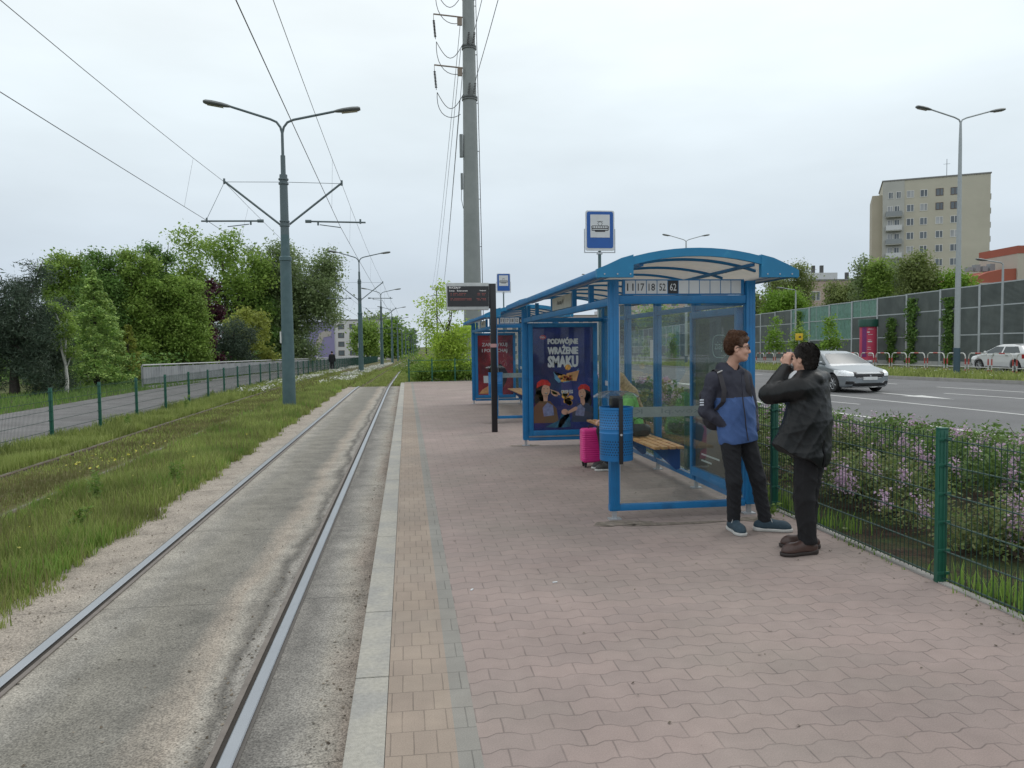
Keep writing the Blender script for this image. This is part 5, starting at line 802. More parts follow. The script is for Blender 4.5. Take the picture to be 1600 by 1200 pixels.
YEL = mat('cream_render', (.48, .455, .375), .9, var=.05, scale=.25, c2=(.445, .42, .345), f2=.5, s2=.12); GRW = mat('grey_render', (.42, .42, .39), .9, var=.06, scale=.4); WF = mat('window_white', (.62, .62, .60), .6); BF = mat('window_brown', (.10, .06, .045), .6); PN = mat('window_pane', (.12, .14, .16), .15, var=.3, scale=.35); PNL = mat('curtained_pane', (.32, .33, .34), .3, var=.3, scale=.5); CRT = mat('balcony_white', (.55, .56, .57), .7); BRL = mat('balcony_metal', (.25, .27, .28), .6)
t, g_, bx = block('apartment_tower', 'tall cream apartment tower behind the trees right of the shelter', (96.95, 149.45), -30.0, 19.0, 14, 34.0, YEL)
bx('stairwell_bay', -1.9, 0, 1.6, 13, 0, 31.6, mat('brown_render', (.42, .38, .30), .9, var=.06, scale=.4)); bx('balcony_bay', .0, 3.95, -.10, .0, 0, 33.9, GRW)
for i in range(11):
    z = 30.4-i*2.78
    if i == 0: [window(t, g_, a, z, .9, 1.4, WF, PN, -.16) for a in (1.0, 2.45)]
    else:
        bx('balcony', .55, 3.5, -1.2, -.1, z-1.0, z-.82, GRW); bx('balcony_front', .55, 3.5, -1.24, -1.2, z-.82, z+.15, (CRT if i in (2, 4) else BRL)); bx('balcony_side', .55, .60, -1.2, -.1, z-.82, z+.15, BRL); bx('balcony_side', 3.45, 3.5, -1.2, -.1, z-.82, z+.15, BRL); window(t, g_, .85, z-.75, 1.0, 2.1, WF, PNL, -.16); window(t, g_, 2.1, z-.75, 1.0, 2.1, WF, PN, -.16)
    for j, a in enumerate((4.35, 6.75, 9.55, 12.15)): window(t, g_, a, z, 1.35, 1.45, BF if (j > 1 and i < 2) else WF, PNL if (i*3+j) % 4 == 0 else PN, -.06)
    bx('side_balcony', 19.0, 19.55, 2.5, 6, z-1.0, z+.1, GRW)
bx('roof_hut', 4.5, 8, 6, 10, 34.25, 34.9, GRW); b = MB(); b.rod(g_(12, 5, 34.2), g_(12, 5, 38.5), .06, n=5); b.rod(g_(11.4, 5, 37.5), g_(12.6, 5, 37.5), .04, n=4); b.build('aerial', BRL, t)
PNK = mat('pink_render', (.44, .345, .30), .9, var=.05, scale=.3); t, g_, bx = block('apartment_block', 'low pink apartment block with roof vents behind the barrier trees', (64.6, 121), -8, 12, 12, 11.6, PNK)
for i in range(4):
    for j in range(3): window(t, g_, 1.2+j*3.6, 8.4-i*2.8, 1.6, 1.5, WF, PN)
bx('parapet_wall', 1.0, 6.0, 1, 3, 11.85, 13.0, CRT)
for a in (2.2, 3.6, 7.8): bx('roof_vent', a, a+.5, 2, 2.5, 13.0 if a < 6 else 11.85, 14.3 if a < 6 else 13.1, mat('vent_dark', (.08, .08, .08), .7))
RED = mat('red_render', (.34, .10, .065), .85, var=.08, scale=.5); BEI = mat('beige_render', (.46, .42, .36), .9, var=.05, scale=.4)
t, g_, bx = block('office_building', 'red topped beige building at the right edge behind the barrier', (87.0, 112), -6, 16, 10, 10.4, BEI)
b = MB(); pr_ = [(0, 10.0), (7.6, 10.0), (7.6, 12.7), (5.4, 12.6), (3.0, 12.1), (0, 10.9)]; b.add([g_(a, c, z) for c in (-.3, 9.7) for a, z in pr_], [tuple(range(6)), tuple(range(11, 5, -1))]+[(i, i+6, (i+1) % 6+6, (i+1) % 6) for i in range(6)]); b.build('red_gable', RED, t)
bx('corner_tower', 7.6, 16, -.6, 9, 10.6, 15.0, BEI); bx('red_band', 7.55, 16, -.65, 9.05, 15.0, 16.2, RED); bx('sign_board', 1.6, 7.5, -.5, -.3, 9.8, 10.5, BEI)
for a in (2, 3.2, 4.4, 5.6): bx('roof_unit', a, a+.8, 3, 4, 12.6, 13.3+.3*(a % 2), BRL)
PUR = mat('purple_render', (.26, .235, .40), .9, var=.05, scale=.3); WHR = mat('white_render', (.58, .57, .58), .9, var=.04, scale=.4); BRR = mat('pale_mural', (.42, .38, .36), .9)
t, g_, bx = block('apartment_block', 'white apartment block with a purple gable end beyond the willow', (-17.8, 200), 4, 12, 11, 10.2, WHR, -1.8)
bx('purple_gable', -6.2, -.0, -.3, 8, -1.8, 8.2, PUR)
b = MB(); b.prism([(-5, 1.5), (-3.6, 1.6), (-2.6, 4.2), (-1.0, 4.5), (-.6, 5.6), (-2.2, 5.9), (-3.6, 5.2)], g_(0, -.36, 0), (g_(1, 0, 0)[0]-g_(0, 0, 0)[0], g_(1, 0, 0)[1]-g_(0, 0, 0)[1], 0), (0, 0, 1), .02); b.build('wall_mural', BRR, t)
for i in range(4):
    for j in range(4): window(t, g_, .9+j*2.8, 6.2-i*2.2, 1.5, 1.3, BF, PN, split=False)
for i, a in enumerate((-7.0, -5.4, -4.2)): bx('column', a, a+.35, -6, -5.65, -1.8, 2.0, WHR)
t, g_, bx = block('apartment_block', 'long pinkish apartment block far behind the shelter roofs', (34, 290), -2, 62, 12, 15.5, mat('far_pink', (.42, .36, .34), .9, var=.05, scale=.2), -3)
for i in range(5):
    for j in range(17): window(t, g_, 1.6+j*3.6, 9.8-i*2.9, 1.9, 1.5, WF, PN, split=False)
for a in (3, 20, 38, 55): bx('roof_hut', a, a+3, 3, 7, 12.7, 14.2, WHR)
t, g_, bx = block('apartment_block', 'pale apartment block beyond the second shelter, left end', (37, 330), 0, 14, 12, 20, WHR, -3)
for i in range(6):
    for j in range(4): window(t, g_, 1.2+j*3.3, 14-i*2.9, 1.8, 1.5, BF, PN, split=False)
t, g_, bx = block('apartment_block', 'pink block with pale bands seen over the barrier through the shelter glass', (52, 185), -6, 26, 12, 15, PNK, -1)
for i in range(4):
    bx('pale_band', 0, 26, -.08, 0, 12.6-i*3.2, 13.0-i*3.2, WHR)
    for j in range(7): window(t, g_, 1.2+j*3.6, 10.6-i*3.2, 1.9, 1.5, WF, PN, split=False)
# ------------------------------------------------------------------ tram masts, wires
MT = mat('mast_teal', (.062, .115, .125), .5, var=.10, scale=3, c2=(.075, .13, .14), f2=.5, s2=5); MG = mat('mast_grey', (.10, .135, .145), .5, var=.10, scale=3); LH = mat('lamp_grey', (.15, .165, .165), .5, var=.08); LG = mat('lamp_glass', (.45, .42, .40), .2); WIRE = mat('wire', (.05, .055, .06), .6); INS = mat('insulator', (.03, .03, .03), .4)
def lamphead(t, e, d, s=1.0):
    """luminaire whose neck is at e, pointing along d"""
    e = Vector(e); d = Vector(d).normalized(); sd_ = Vector((0, 1, 0)); up = d.cross(sd_)*-1
    if up.z < 0: up = -up
    b = MB(); st = [(0, .045, .035), (.10, .09, .055), (.28, .145, .075), (.55, .165, .085), (.74, .14, .075), (.80, .09, .05)]; vs = []
    for a, w_, h in st:
        for k in range(10): q = 2*math.pi*k/10; vs.append(e+d*a*s+sd_*math.cos(q)*w_*s+up*(math.sin(q)*h*(1.0 if math.sin(q) > 0 else .7))*s)
    b.add(vs, [(i*10+k, i*10+(k+1) % 10, i*10+10+(k+1) % 10, i*10+10+k) for i in range(5) for k in range(10)]+[tuple(range(10)), tuple(range(59, 49, -1))]); h = b.build('lamp_head', LH, t, smooth=True)
    b = MB(); b.add([e+d*a*s+sd_*c*s-up*.062*s for a, c in ((.22, -.10), (.70, -.10), (.70, .10), (.22, .10))], [(0, 1, 2, 3)]); b.build('diffuser', LG, h)
def mast_at(x, y, z):
    t = thing('tram_mast', '', 'mast', (x, y, z), 'tram masts with twin lamps in the grass beside the track'); v = lambda a, c, h: (x+a, y+c, z+h); b = MB(); b.lathe((x, y, z), [(.205, -.2), (.20, .4), (.165, 4.45), (.165, 4.5), (.19, 4.52), (.19, 4.62), (.14, 4.66), (.13, 5.3)], 18); b.build('pole', MT, t, smooth=True)
    b = MB(); b.lathe((x, y, z), [(.130, 5.3), (.118, 7.05), (.118, 7.12), (.075, 7.13), (.072, 7.65), (.072, 7.7), (.045, 7.71), (.042, 8.5)], 14)
    for h in (5.55, 5.68, 6.82, 6.95): b.lathe((x, y, z), [(.135, h), (.152, h+.01), (.152, h+.05), (.135, h+.06)], 14)
    b.build('upper_pole', MG, t, smooth=True)
    for s, e1, zz in ((-1, 1.48, 9.12), (1, 1.56, 9.06)):
        b = MB(); b.tube([v(0, 0, 8.35), v(.05*s, 0, 8.55), v(.16*s, 0, 8.70), v(.34*s, 0, 8.78), v(s*e1, 0, zz)], .036, 8); b.build('lamp_arm', MG, t, smooth=True); lamphead(t, v(s*e1, 0, zz), (s, 0, .16 if s < 0 else .13))
        b = MB(); tx = 1.74*s; b.rod(v(.14*s, 0, 5.62), v(tx, 0, 6.90), .032, n=8); b.rod(v(.66*s, 0, 5.72), v(2.44*s, 0, 5.70), .026, n=8); b.rod(v(.12*s, 0, 6.90), v(tx, 0, 6.88), .008, n=5); b.rod(v(tx, 0, 6.86), v(2.3*s, 0, 5.72), .007, n=5) if s < 0 else None
        b.rod(v(.62*s, 0, 5.72), v(.80*s, 0, 5.72), .05, n=8); b.rod(v(2.28*s, 0, 5.66), v(2.28*s, 0, 5.80), .03, n=6); b.rod(v(tx, 0, 6.82), v(tx, 0, 6.98), .035, n=6); b.rod(v(1.0*s, 0, 5.60), v(1.0*s, 0, 5.70), .03, n=6); b.rod(v(1.05*s, 0, 5.62), v(1.68*s, 0, 5.54), .014, n=6); b.build('bracket', MG, t)
    b = MB(); b.box(x-.20, x-.16, y-.20, y-.15, z+2.0, z+2.35); b.build('number_plate', mat('sticker', (.6, .6, .58), .5), t); return t
MY = [24.8, 60, 93.5, 130, 166, 202, 238, 274, 310, 346]; tm = None
for i, Y in enumerate(MY):
    X = -3.62+dx(Y)
    if tm is None: tm = mast_at(X, Y, -.15+zg(Y)); o = tm
    else: o = copy_tree(tm); o.location = (X, Y, -.15+zg(Y))
    relabel(o, '%s tram mast counted from the camera, teal pole with brackets and twin street lamps' % ORD[i])
def wirepts(xf, z0, z1, Y0, Y1, sag, n=10): return [(xf(Y0)+(xf(Y1)-xf(Y0))*s, Y0+(Y1-Y0)*s, z0+(z1-z0)*s-4*sag*s*(1-s)) for s in [i/n for i in range(n+1)]]
Ys = [-10]+MY; zb = lambda Y: -.15+zg(Y)
for nm, side, lab in (('r', 1, 'overhead line of the used track'), ('l', -1, 'overhead line of the overgrown track')):
    t = thing('overhead_line', lab+', contact wire hung by droppers from the carrier wire', 'overhead wire', (-3.62+side*1.7, 24.8, 5.4)); b = MB(); c = MB(); d = MB()
    for a, e in zip(Ys[:-1], Ys[1:]):
        mx_ = (lambda Y: -3.62+dx(Y)+(1.74 if Y > 0 else 2.1)) if side > 0 else (lambda Y: -3.62+dx(Y)-1.74); cx_ = (lambda Y: -3.62+dx(Y)+(1.68 if Y > 0 else 2.2)) if side > 0 else (lambda Y: -3.62+dx(Y)-(2.28 if Y in MY and MY.index(Y) % 2 == 0 else 2.2))
        m_ = wirepts(mx_, zb(a)+6.88, zb(e)+6.88, a, e, .22 if side > 0 else .3); k = wirepts(cx_, zb(a)+(5.54 if side > 0 else 5.72), zb(e)+(5.54 if side > 0 else 5.72), a, e, .05); r_ = .006 if a < 40 else .009; b.tube(m_, r_, 4); c.tube(k, r_*1.2, 4)
        for j in (1, 5, 9): kj = Vector(k[j]).lerp(Vector(k[j+1]), .3 if side < 0 else 0); d.rod(m_[j], kj, .003 if a < 40 else .004, n=3)
    b.build('carrier_wire', WIRE, t); c.build('contact_wire', WIRE, t); d.build('droppers', WIRE, t)
# ------------------------------------------------------------------ power mast
PM = mat('power_mast_grey', (.255, .275, .27), .55, var=.05, scale=1.5, c2=(.225, .245, .24), f2=.5, s2=.6); PX, PY = 4.25, 50.0; t = thing('power_mast', 'huge grey tubular high voltage mast rising out of the picture behind the departure display', 'mast', (PX, PY, -.2)); b = MB()
rr = lambda z: .60-.0098*z
prof = [(rr(0)+.03, -.3)]
for z0, z1 in ((0, 10.6), (10.6, 17.2), (17.2, 20.3), (20.3, 28), (28, 36)): prof += [(rr(z0), z0), (rr(z1), z1), (rr(z1)-.012, z1+.01)]
b.lathe((PX, PY, 0), prof, 28); b.build('shaft', PM, t, smooth=True)
for z in (17.25, 20.4, 23.5): b = MB(); b.lathe((PX, PY, 0), [(rr(z)-.02, z-.12), (rr(z)+.06, z-.10), (rr(z)+.06, z-.02), (rr(z)+.02, z), (rr(z)+.06, z+.04), (rr(z)+.06, z+.12), (rr(z)-.02, z+.14)], 28); b.build('collar', mat('collar_grey', (.13, .14, .14), .5), t, smooth=True)
b = MB(); lx = PX+rr(0)+.13
for z in [1+.38*i for i in range(82)]: b.rod((PX+rr(z)+.1, PY-.16, z), (PX+rr(z)+.1, PY+.14, z), .018, n=4); 
b.rod((PX+rr(0)+.1, PY-.0, 1), (PX+rr(32)+.1, PY, 32), .022, n=5)
for z in range(2, 32, 3): b.rod((PX+rr(z)-.05, PY, z), (PX+rr(z)+.1, PY, z), .025, n=4)
b.build('ladder', INS, t)
for i, z in enumerate((22.2, 19.1, 25.3)):
    b = MB(); b.rod((PX-rr(z), PY-.3, z-.05), (PX-2.2, PY-.3, z+.08), .045, n=6); b.box(PX-rr(z)-.35, PX-rr(z)-.05, PY-.36, PY-.24, z-.55, z-.1); b.rod((PX-2.2, PY-.3, z+.1), (PX-2.2, PY-.3, z-.2), .02, n=4); b.build('cross_arm', mat('arm_brown', (.25, .20, .16), .7), t)
    b = MB(); top = Vector((PX-2.2, PY-.3, z-.2)); bot = Vector((PX-2.1, PY-.3, z-1.45)); b.rod(top, bot, .02, n=5)
    for k in range(12): p = top.lerp(bot, .10+.07*k); q_ = top.lerp(bot, .13+.07*k); b.rod(p, q_, .085, .05, 10)
    b.build('insulator', INS, t, smooth=True); e0 = Vector((PX-2.05, PY-.3, z-1.6)); ez = z-1.7; s0 = Vector((PX-rr(ez)+.02, PY-.3, ez+.05)); JW = MB(); JW.tube([e0+(s0-e0)*s+Vector((0, 0, -.95*math.sin(math.pi*s)+0)) for s in [k/10 for k in range(11)]], .022, 5); JW.build('jumper_cable', WIRE, t); JW = MB()
    e1 = Vector((PX-rr(z)-.2, PY-.3, z-3.5 if i != 1 else z-2.9)); JW.tube([e0+(e1-e0)*s+Vector((-.55*math.sin(math.pi*s)*(1-s), 0, -.75*math.sin(math.pi*s))) for s in [k/10 for k in range(11)]], .022, 5); JW.build('jumper_cable', WIRE, t)
    b = MB()
    for a in (-.12, .22):
        p0 = Vector((PX+a, PY-rr(ez)-.1, ez-.15+.1)); p1 = p0+Vector((.10, -.2, .75))
        for k in range(7): b.rod(p0.lerp(p1, .1+.12*k), p0.lerp(p1, .17+.12*k), .09, .06, 9)
    b.build('strain_insulator', INS, t, smooth=True)
b = MB(); b.box(PX-rr(14)-.22, PX-rr(14)-.02, PY-.2, PY+.1, 13.6, 15.0); b.box(PX-rr(12)-.16, PX-rr(12)-.02, PY-.1, PY+.1, 11.6, 12.6); b.tube([(PX-rr(11)-.1, PY, 11.6), (PX-rr(11)-.13, PY, 11.0), (PX-rr(10)-.0, PY, 10.4)], .02, 5); b.build('equipment_box', mat('box_grey', (.20, .22, .22), .5), t)
def pylon(x, y, z, h, lab):
    t = thing('distant_pylon', lab, 'mast', (x, y, z), 'distant high voltage masts beyond the lime green tree'); b = MB(); b.rod((x, y, z), (x, y, z+h), .38, .2, 8)
    for k in (0, 3, 6): b.rod((x-2.0, y, z+h-k-.2), (x+2.0, y, z+h-k-.2), .10, n=5); b.rod((x-1.9, y, z+h-k-.2), (x, y, z+h-k-1.6), .05, n=4); b.rod((x+1.9, y, z+h-k-.2), (x, y, z+h-k-1.6), .05, n=4)
    b.build('mast_body', INS, t)
pylon(11.8, 300, -2.4, 26.5, 'nearer of two thin distant masts above the lime green tree'); pylon(11.0, 440, -3, 24, 'farther and shorter of two thin distant masts left of the lime green tree')
for i, (a, e, lab) in enumerate([((PX-.5, PY+.3, 22.0), (9.9, 300, 23.8), 'topmost of the cables running from the power mast down to the distant masts'), ((PX-.5, PY+.3, 20.4), (10.4, 300, 20.8), 'second cable from the power mast to the distant masts'), ((PX-.6, PY+.4, 17.3), (13.8, 300, 23.8), 'third cable from the power mast to the distant masts'), ((PX-.4, PY+.4, 19.0), (13.6, 300, 20.8), 'lowest cable from the power mast to the distant masts')]):
    a = Vector(a); e = Vector(e); b = MB(); b.tube([a+(e-a)*s-Vector((0, 0, 3.2*4*s*(1-s))) for s in [k/14 for k in range(15)]], .022, 4); tag(b.build('power_cable', WIRE), lab, 'cable', 'cables strung from the power mast')
for z, lab in ((17.4, 'lower cable rising from the power mast over the platform'), (20.5, 'upper cable rising from the power mast over the platform')):
    b = MB(); b.tube([(PX+.3+.035*s*70*.5, PY-.9-70*s, z+.7+1.5*s+6*s*s) for s in [k/10 for k in range(11)]], .02, 5); tag(b.build('power_cable', WIRE), lab, 'cable', 'cables strung from the power mast')
# ------------------------------------------------------------------ street lamps on the road side
SLG = mat('lamp_post_grey', (.36, .39, .40), .5, .3, var=.06); SLB = mat('lamp_post_base', (.045, .085, .115), .5)
def double_lamp(x, y, h):
    t = thing('street_lamp', '', 'street lamp', (x, y, 0), 'twin armed street lamps on the grassy median'); b = MB(); b.lathe((x, y, 0), [(.14, 1.3), (.13, 4), (.075, h-1)], 14); b.lathe((x, y, 0), [(.075, h-1), (.05, h)], 14); b.build('pole', SLG, t, smooth=True); b = MB(); b.lathe((x, y, 0), [(.15, -.1), (.15, 1.3), (.13, 1.31)], 14); b.build('painted_base', SLB, t, smooth=True)
    for s in (-1, 1): b = MB(); b.tube([(x, y, h-.1), (x+.08*s, y, h+.06), (x+.3*s, y, h+.16), (x+1.55*s, y, h+.50)], .035, 8); b.build('lamp_arm', SLG, t, smooth=True); lamphead(t, (x+1.5*s, y, h+.48), (s, 0, .16))
    return t
d0 = double_lamp(26.25, 34.4, 12.05); relabel(d0, 'tall twin armed street lamp in front of the apartment tower, its foot painted dark blue')
for x, y, lab in ((26.2, 71, 'twin armed street lamp showing above the shelter roof'), (26.9, 108, 'farther twin armed street lamp on the median')): o = copy_tree(d0); o.location = (x, y, zg(y)-.5); relabel(o, lab)
def single_lamp(x, y, h=5.9):
    t = thing('street_lamp', '', 'street lamp', (x, y, 0), 'single armed street lamps along the service road'); b = MB(); b.lathe((x, y, 0), [(.09, 0), (.055, h-.3)], 12); b.tube([(x, y, h-.35), (x, y, h-.1), (x-.12, y, h), (x-1.0, y, h+.12)], .035, 8); b.build('pole', SLG, t, smooth=True); lamphead(t, (x-.95, y, h+.11), (-1, 0, .12), .85); return t
s0 = single_lamp(31.4, 60); relabel(s0, 'single armed street lamp in front of the low bright tree and green glass panels'); o = copy_tree(s0); o.location = (32.6, 39.2, 0); relabel(o, 'single armed street lamp at the right edge, before the grey barrier')
# ------------------------------------------------------------------ hoop barriers
HW = mat('hoop_white', (.55, .55, .53), .5, var=.15, scale=4); HR = mat('hoop_red', (.42, .07, .06), .5, var=.15, scale=4); t = thing('hoop_barrier', '', 'barrier', (0, 0, 0), 'red and white tube barriers along the median'); L_ = 1.46
b = MB(); b.tube([(0, .05, -.1), (0, .05, .80), (0, .10, .93), (0, .22, 1.0), (0, L_-.22, 1.0), (0, L_-.10, .93), (0, L_-.05, .80), (0, L_-.05, -.1)], .03, 8); b.rod((0, .05, .30), (0, L_-.05, .30), .022, n=6); b.build('tube', HW, t, smooth=True)
for p in (((0, .05, .42), (0, .05, .72)), ((0, L_-.05, .42), (0, L_-.05, .72)), ((0, .55, 1.0), (0, .92, 1.0)), ((0, .05, .0), (0, .05, .18)), ((0, L_-.05, .0), (0, L_-.05, .18))): b = MB(); b.rod(p[0], p[1], .034, n=8); b.build('red_band', HR, t, smooth=True)
h0 = t; HX = lambda Y: 28.6 if Y < 46 else 28.6-(Y-46)*.02
for i in range(26): o = h0 if i == 0 else copy_tree(h0); Y = 32.0+i*1.6; o.location = (HX(Y), Y, zg(Y)+.0); relabel(o, '%s hoop from the right in the red and white barrier row' % (ORD[i] if i < 20 else 'twenty-' + ['first', 'second', 'third', 'fourth', 'fifth', 'sixth', 'seventh', 'eighth'][i-20] if i > 19 else ''))
# ------------------------------------------------------------------ advertising column, yellow box
t = thing('advertising_column', 'red round advertising column with a dark green cap before the noise barrier', 'advertising column', (34.3, 54.5, 0)); x, y = 34.3, 54.5
b = MB(); b.lathe((x, y, 0), [(.66, 0), (.66, .25), (.60, .27)], 24); b.build('base', mat('column_base', (.42, .42, .42), .8), t, smooth=True); b = MB(); b.lathe((x, y, 0), [(.60, .25), (.60, 2.75)], 24); b.build('drum', mat('poster_red', (.55, .06, .12), .6, var=.08, scale=2), t, smooth=True)
b = MB(); vs = []
for k in range(9): a = R(195+k*4); vs += [(x+.612*math.cos(a), y+.612*math.sin(a), .5), (x+.612*math.cos(a), y+.612*math.sin(a), 2.7)]
b.add(vs, [(2*k, 2*k+2, 2*k+3, 2*k+1) for k in range(8)]); b.build('purple_poster', mat('poster_purple', (.20, .03, .16), .6), t)
b = MB(); b.lathe((x, y, 0), [(.60, 2.74), (.70, 2.75), (.70, 3.25), (.68, 3.3), (.0, 3.34)], 24); b.build('cap', mat('cap_green', (.012, .07, .05), .5), t, smooth=True); b = MB(); q = random.Random(2)
for k, z in enumerate((2.55, 2.3, 2.15, 1.75, 1.60, 1.2, 1.05, .7, .6)):
    a0 = R(232+q.uniform(-2, 6)); a1 = a0+R(q.uniform(15, 38)); h = .03+.05*(k % 3 == 1); n = 6; vs = [(x+.615*math.cos(a0+(a1-a0)*j/n), y+.615*math.sin(a0+(a1-a0)*j/n), z+dz) for j in range(n+1) for dz in (0, h)]; b.add(vs, [(2*j, 2*j+2, 2*j+3, 2*j+1) for j in range(n)])
b.build('poster_lettering', mat('ink_white', (.7, .68, .68), .6), t)
t = thing('warning_box', 'small yellow square box on a thin post, just above the head of the man', 'sign', (23.8, 45, 0)); b = MB(); b.box(23.56, 23.98, 44.9, 45.05, 1.78, 2.20); b.build('panel', mat('signal_yellow', (.62, .42, .02), .5), t, bevel=.01); b = MB(); b.prism(ellipse(0, 0, .09, .06, 8), (23.78, 44.897, 1.98), (1, 0, 0), (0, 0, 1), .004); b.build('symbol', INS, t); b = MB(); b.rod((23.78, 45, -.05), (23.78, 45, 1.8), .03); b.build('post', SLG, t)
# ------------------------------------------------------------------ cars
def poly2(py, pz, poly):
    d = np.full(np.broadcast(py, pz).shape, 1e9); s = np.ones_like(d); n = len(poly)
    for i in range(n):
        a = np.array(poly[i]); c = np.array(poly[i-1]); e = c-a; wy, wz = py-a[0], pz-a[1]; t_ = np.clip((wy*e[0]+wz*e[1])/(e@e), 0, 1); d = np.minimum(d, (wy-e[0]*t_)**2+(wz-e[1]*t_)**2)
        c1 = pz >= a[1]; c2 = pz < c[1]; c3 = e[0]*wz > e[1]*wy; al = (c1 & c2 & c3) | (~c1 & ~c2 & ~c3); s = np.where(al, -s, s)
    return s*np.sqrt(d)
def make_car(name, label, prof, Ln, Wd, wy, paint, hood, roofy, rearglass, loc, rz, group=None, front=True, wr=.325):
    """local: nose at y=0 pointing to -y"""
    t = thing(name, label, 'car', (0, 0, 0), group); W = Wd/2; S = SDF((-W-.06, -.08, .12), (W+.06, Ln+.08, 1.6), .022); X, Y, Z = S.pts((slice(None),)*3); side = poly2(Y, Z, prof)
    WW = lambda Y, Z: W-.20*np.clip((.75-Y)/.75, 0, 1)**2.2-.10*np.clip((Y-Ln+.6)/.6, 0, 1)**2-.52*np.clip(Z-.93, 0, 1)-.05*np.clip((.5-Z)/.3, 0, 1)-.018*np.cos(np.clip(np.abs(Z-.70)/.10, 0, 1)*math.pi/2)*0+.012*np.clip(1-np.abs(Z-.86)/.05, 0, 1)
    crown = .05*(np.abs(X)/W)**2; wd_ = (np.abs(X)-WW(Y, Z))*.88; sd_ = side+crown*np.clip((Z-.7)/.2, 0, 1)*.8; nose = (.16*(np.abs(X)/W)**2.2-Y)*.9; k = .09
    def smax(a, c, k): h = np.maximum(k-np.abs(a-c), 0)/k; return np.maximum(a, c)+h*h*k*.25
    S.d = smax(smax(sd_, wd_, k), nose+0*Z, .06).astype(np.float32)
    for y in wy:
        for s in (-1, 1): S.op(lambda X, Y, Z: np.maximum(np.sqrt((Y-y)**2+(Z-wr)**2)-(wr+.055), .60-X*s), (-W-.1 if s < 0 else .55, y-.45, 0), (-.55 if s < 0 else W+.1, y+.45, .85), .02, 0, True)
    V, F, T = S.mesh(); c = V[F].mean(1); x, y, z = np.abs(c[:, 0]), c[:, 1], c[:, 2]; hz = np.interp(z, [hood, roofy[1]], [roofy[2], roofy[0]]); wl = WW(c[:, 1], z); lab = np.zeros(len(F), int); top = roofy[1]
    ws = (z > hood+.03) & (z < top-.07) & (np.abs(y-hz) < .14) & (x < wl-.085); sideg = (x > wl-.05) & (z > hood-.00+.02*(y-2)) & (z < top-.10) & (y > hz+.20) & (y < np.interp(z, [hood, top], [rearglass[0], rearglass[1]])) & ~((y > rearglass[2]) & (y < rearglass[2]+.09)); lab[ws] = 1; lab[sideg] = 2; rg = (z > hood+.06) & (z < top-.1) & (y > Ln-.75) & (x < wl-.12) & (y > np.interp(z, [hood, top], [Ln-.45, Ln-.8])); lab[rg] = 2
    if front:
        lab[(y < .75) & (z > .60+.02*0) & (z < .60+.20*np.clip((x-.25)/.5, .2, 1)) & (x > .47) & (x < .92) & (z < .79)] = 3; lab[(y < .62) & (z > .585) & (z < .74) & (x > .44) & (x < .58)] = 4; lab[(y < .62) & (z > .575) & (z < .603) & (x > .44) & (x < .9)] = 4; lab[(y < .22) & (z > .535) & (z < .665) & (x < .50)] = 4; lab[(y < .30) & (z > .25) & (z < .36) & (x < .62)] = 4; lab[(y < .45) & (z > .30) & (z < .42) & (x > .56) & (x < .80)] = 4
    lab[(y > Ln-.35) & (z > .70) & (z < .92) & (x > .5)] = 5; gl = mat('car_glass', (.06, .075, .08), .12, var=0, spec=.5); blk = mat('car_black', (.012, .012, .013), .4)
    for i, (nm, m_) in enumerate((('body', paint), ('windscreen', gl), ('side_window', gl), ('headlight', mat('headlight', (.75, .78, .8), .12, 0, var=.3, scale=18, emit=(1, 1, 1), estr=.12)), ('grille', blk), ('tail_light', mat('tail_light', (.35, .02, .02), .2)))):
        for sd in ((c[:, 0] < 0, c[:, 0] >= 0) if i in (2, 3, 5) else (c[:, 0] > -9,)):
            k_ = (lab == i) & sd
            if k_.sum() < 3: continue
            G = F[k_]; u_, inv = np.unique(G, return_inverse=True); npmesh(nm, V[u_], inv.reshape(G.shape), m_, t, smooth=True)
    for y in wy:
        for s in (-1, 1):
            w_ = thing('wheel', None, None, (0, 0, 0)); w_.parent = t; cx = s*(W-.13); b = MB(); n = 28; pr_ = [(.21, -.09), (.27, -.105), (wr-.02, -.10), (wr, -.07), (wr, .07), (wr-.02, .10), (.27, .105), (.21, .09)]; vs = [(cx+a, y+r_*math.cos(2*math.pi*k/n), wr+r_*math.sin(2*math.pi*k/n)) for r_, a in pr_ for k in range(n)]; b.add(vs, [(i*n+k, i*n+(k+1) % n, (i+1)*n+(k+1) % n, (i+1)*n+k) for i in range(7) for k in range(n)]); b.build('tyre', mat('tyre', (.018, .018, .018), .8), w_, smooth=True)
            b = MB(); xo = cx+s*.07; b.rod((cx-s*.02, y, wr), (cx, y, wr), .21, n=24)
            for k in range(7): a = 2*math.pi*k/7; b.rod((xo, y+.03*math.cos(a), wr+.03*math.sin(a)), (xo-s*.01, y+.205*math.cos(a), wr+.205*math.sin(a)), .026, .02, 5)
            for k in range(24): a, a2 = 2*math.pi*k/24, 2*math.pi*(k+1)/24; b.rod((xo-s*.01, y+.21*math.cos(a), wr+.21*math.sin(a)), (xo-s*.01, y+.21*math.cos(a2), wr+.21*math.sin(a2)), .018, n=5, cap=False)
            b.rod((xo-s*.02, y, wr), (xo+s*.01, y, wr), .05, n=10); b.build('rim', mat('alloy', (.40, .41, .42), .35, .7), w_)
    for s in (-1, 1): m_ = SDF((s*W-.25, hz.min()+.1, .85), (s*W+.25, hz.min()+.8, 1.2), .015); yy = roofy[2]+.42; m_.ell((s*(W+.07), yy, hood+.07), (.09, .05, .06)); m_.cap((s*(W-.08), yy+.05, hood), (s*(W+.03), yy+.02, hood+.05), .02, .02); m_.build('wing_mirror', blk if not front else paint, t)
    b = MB()
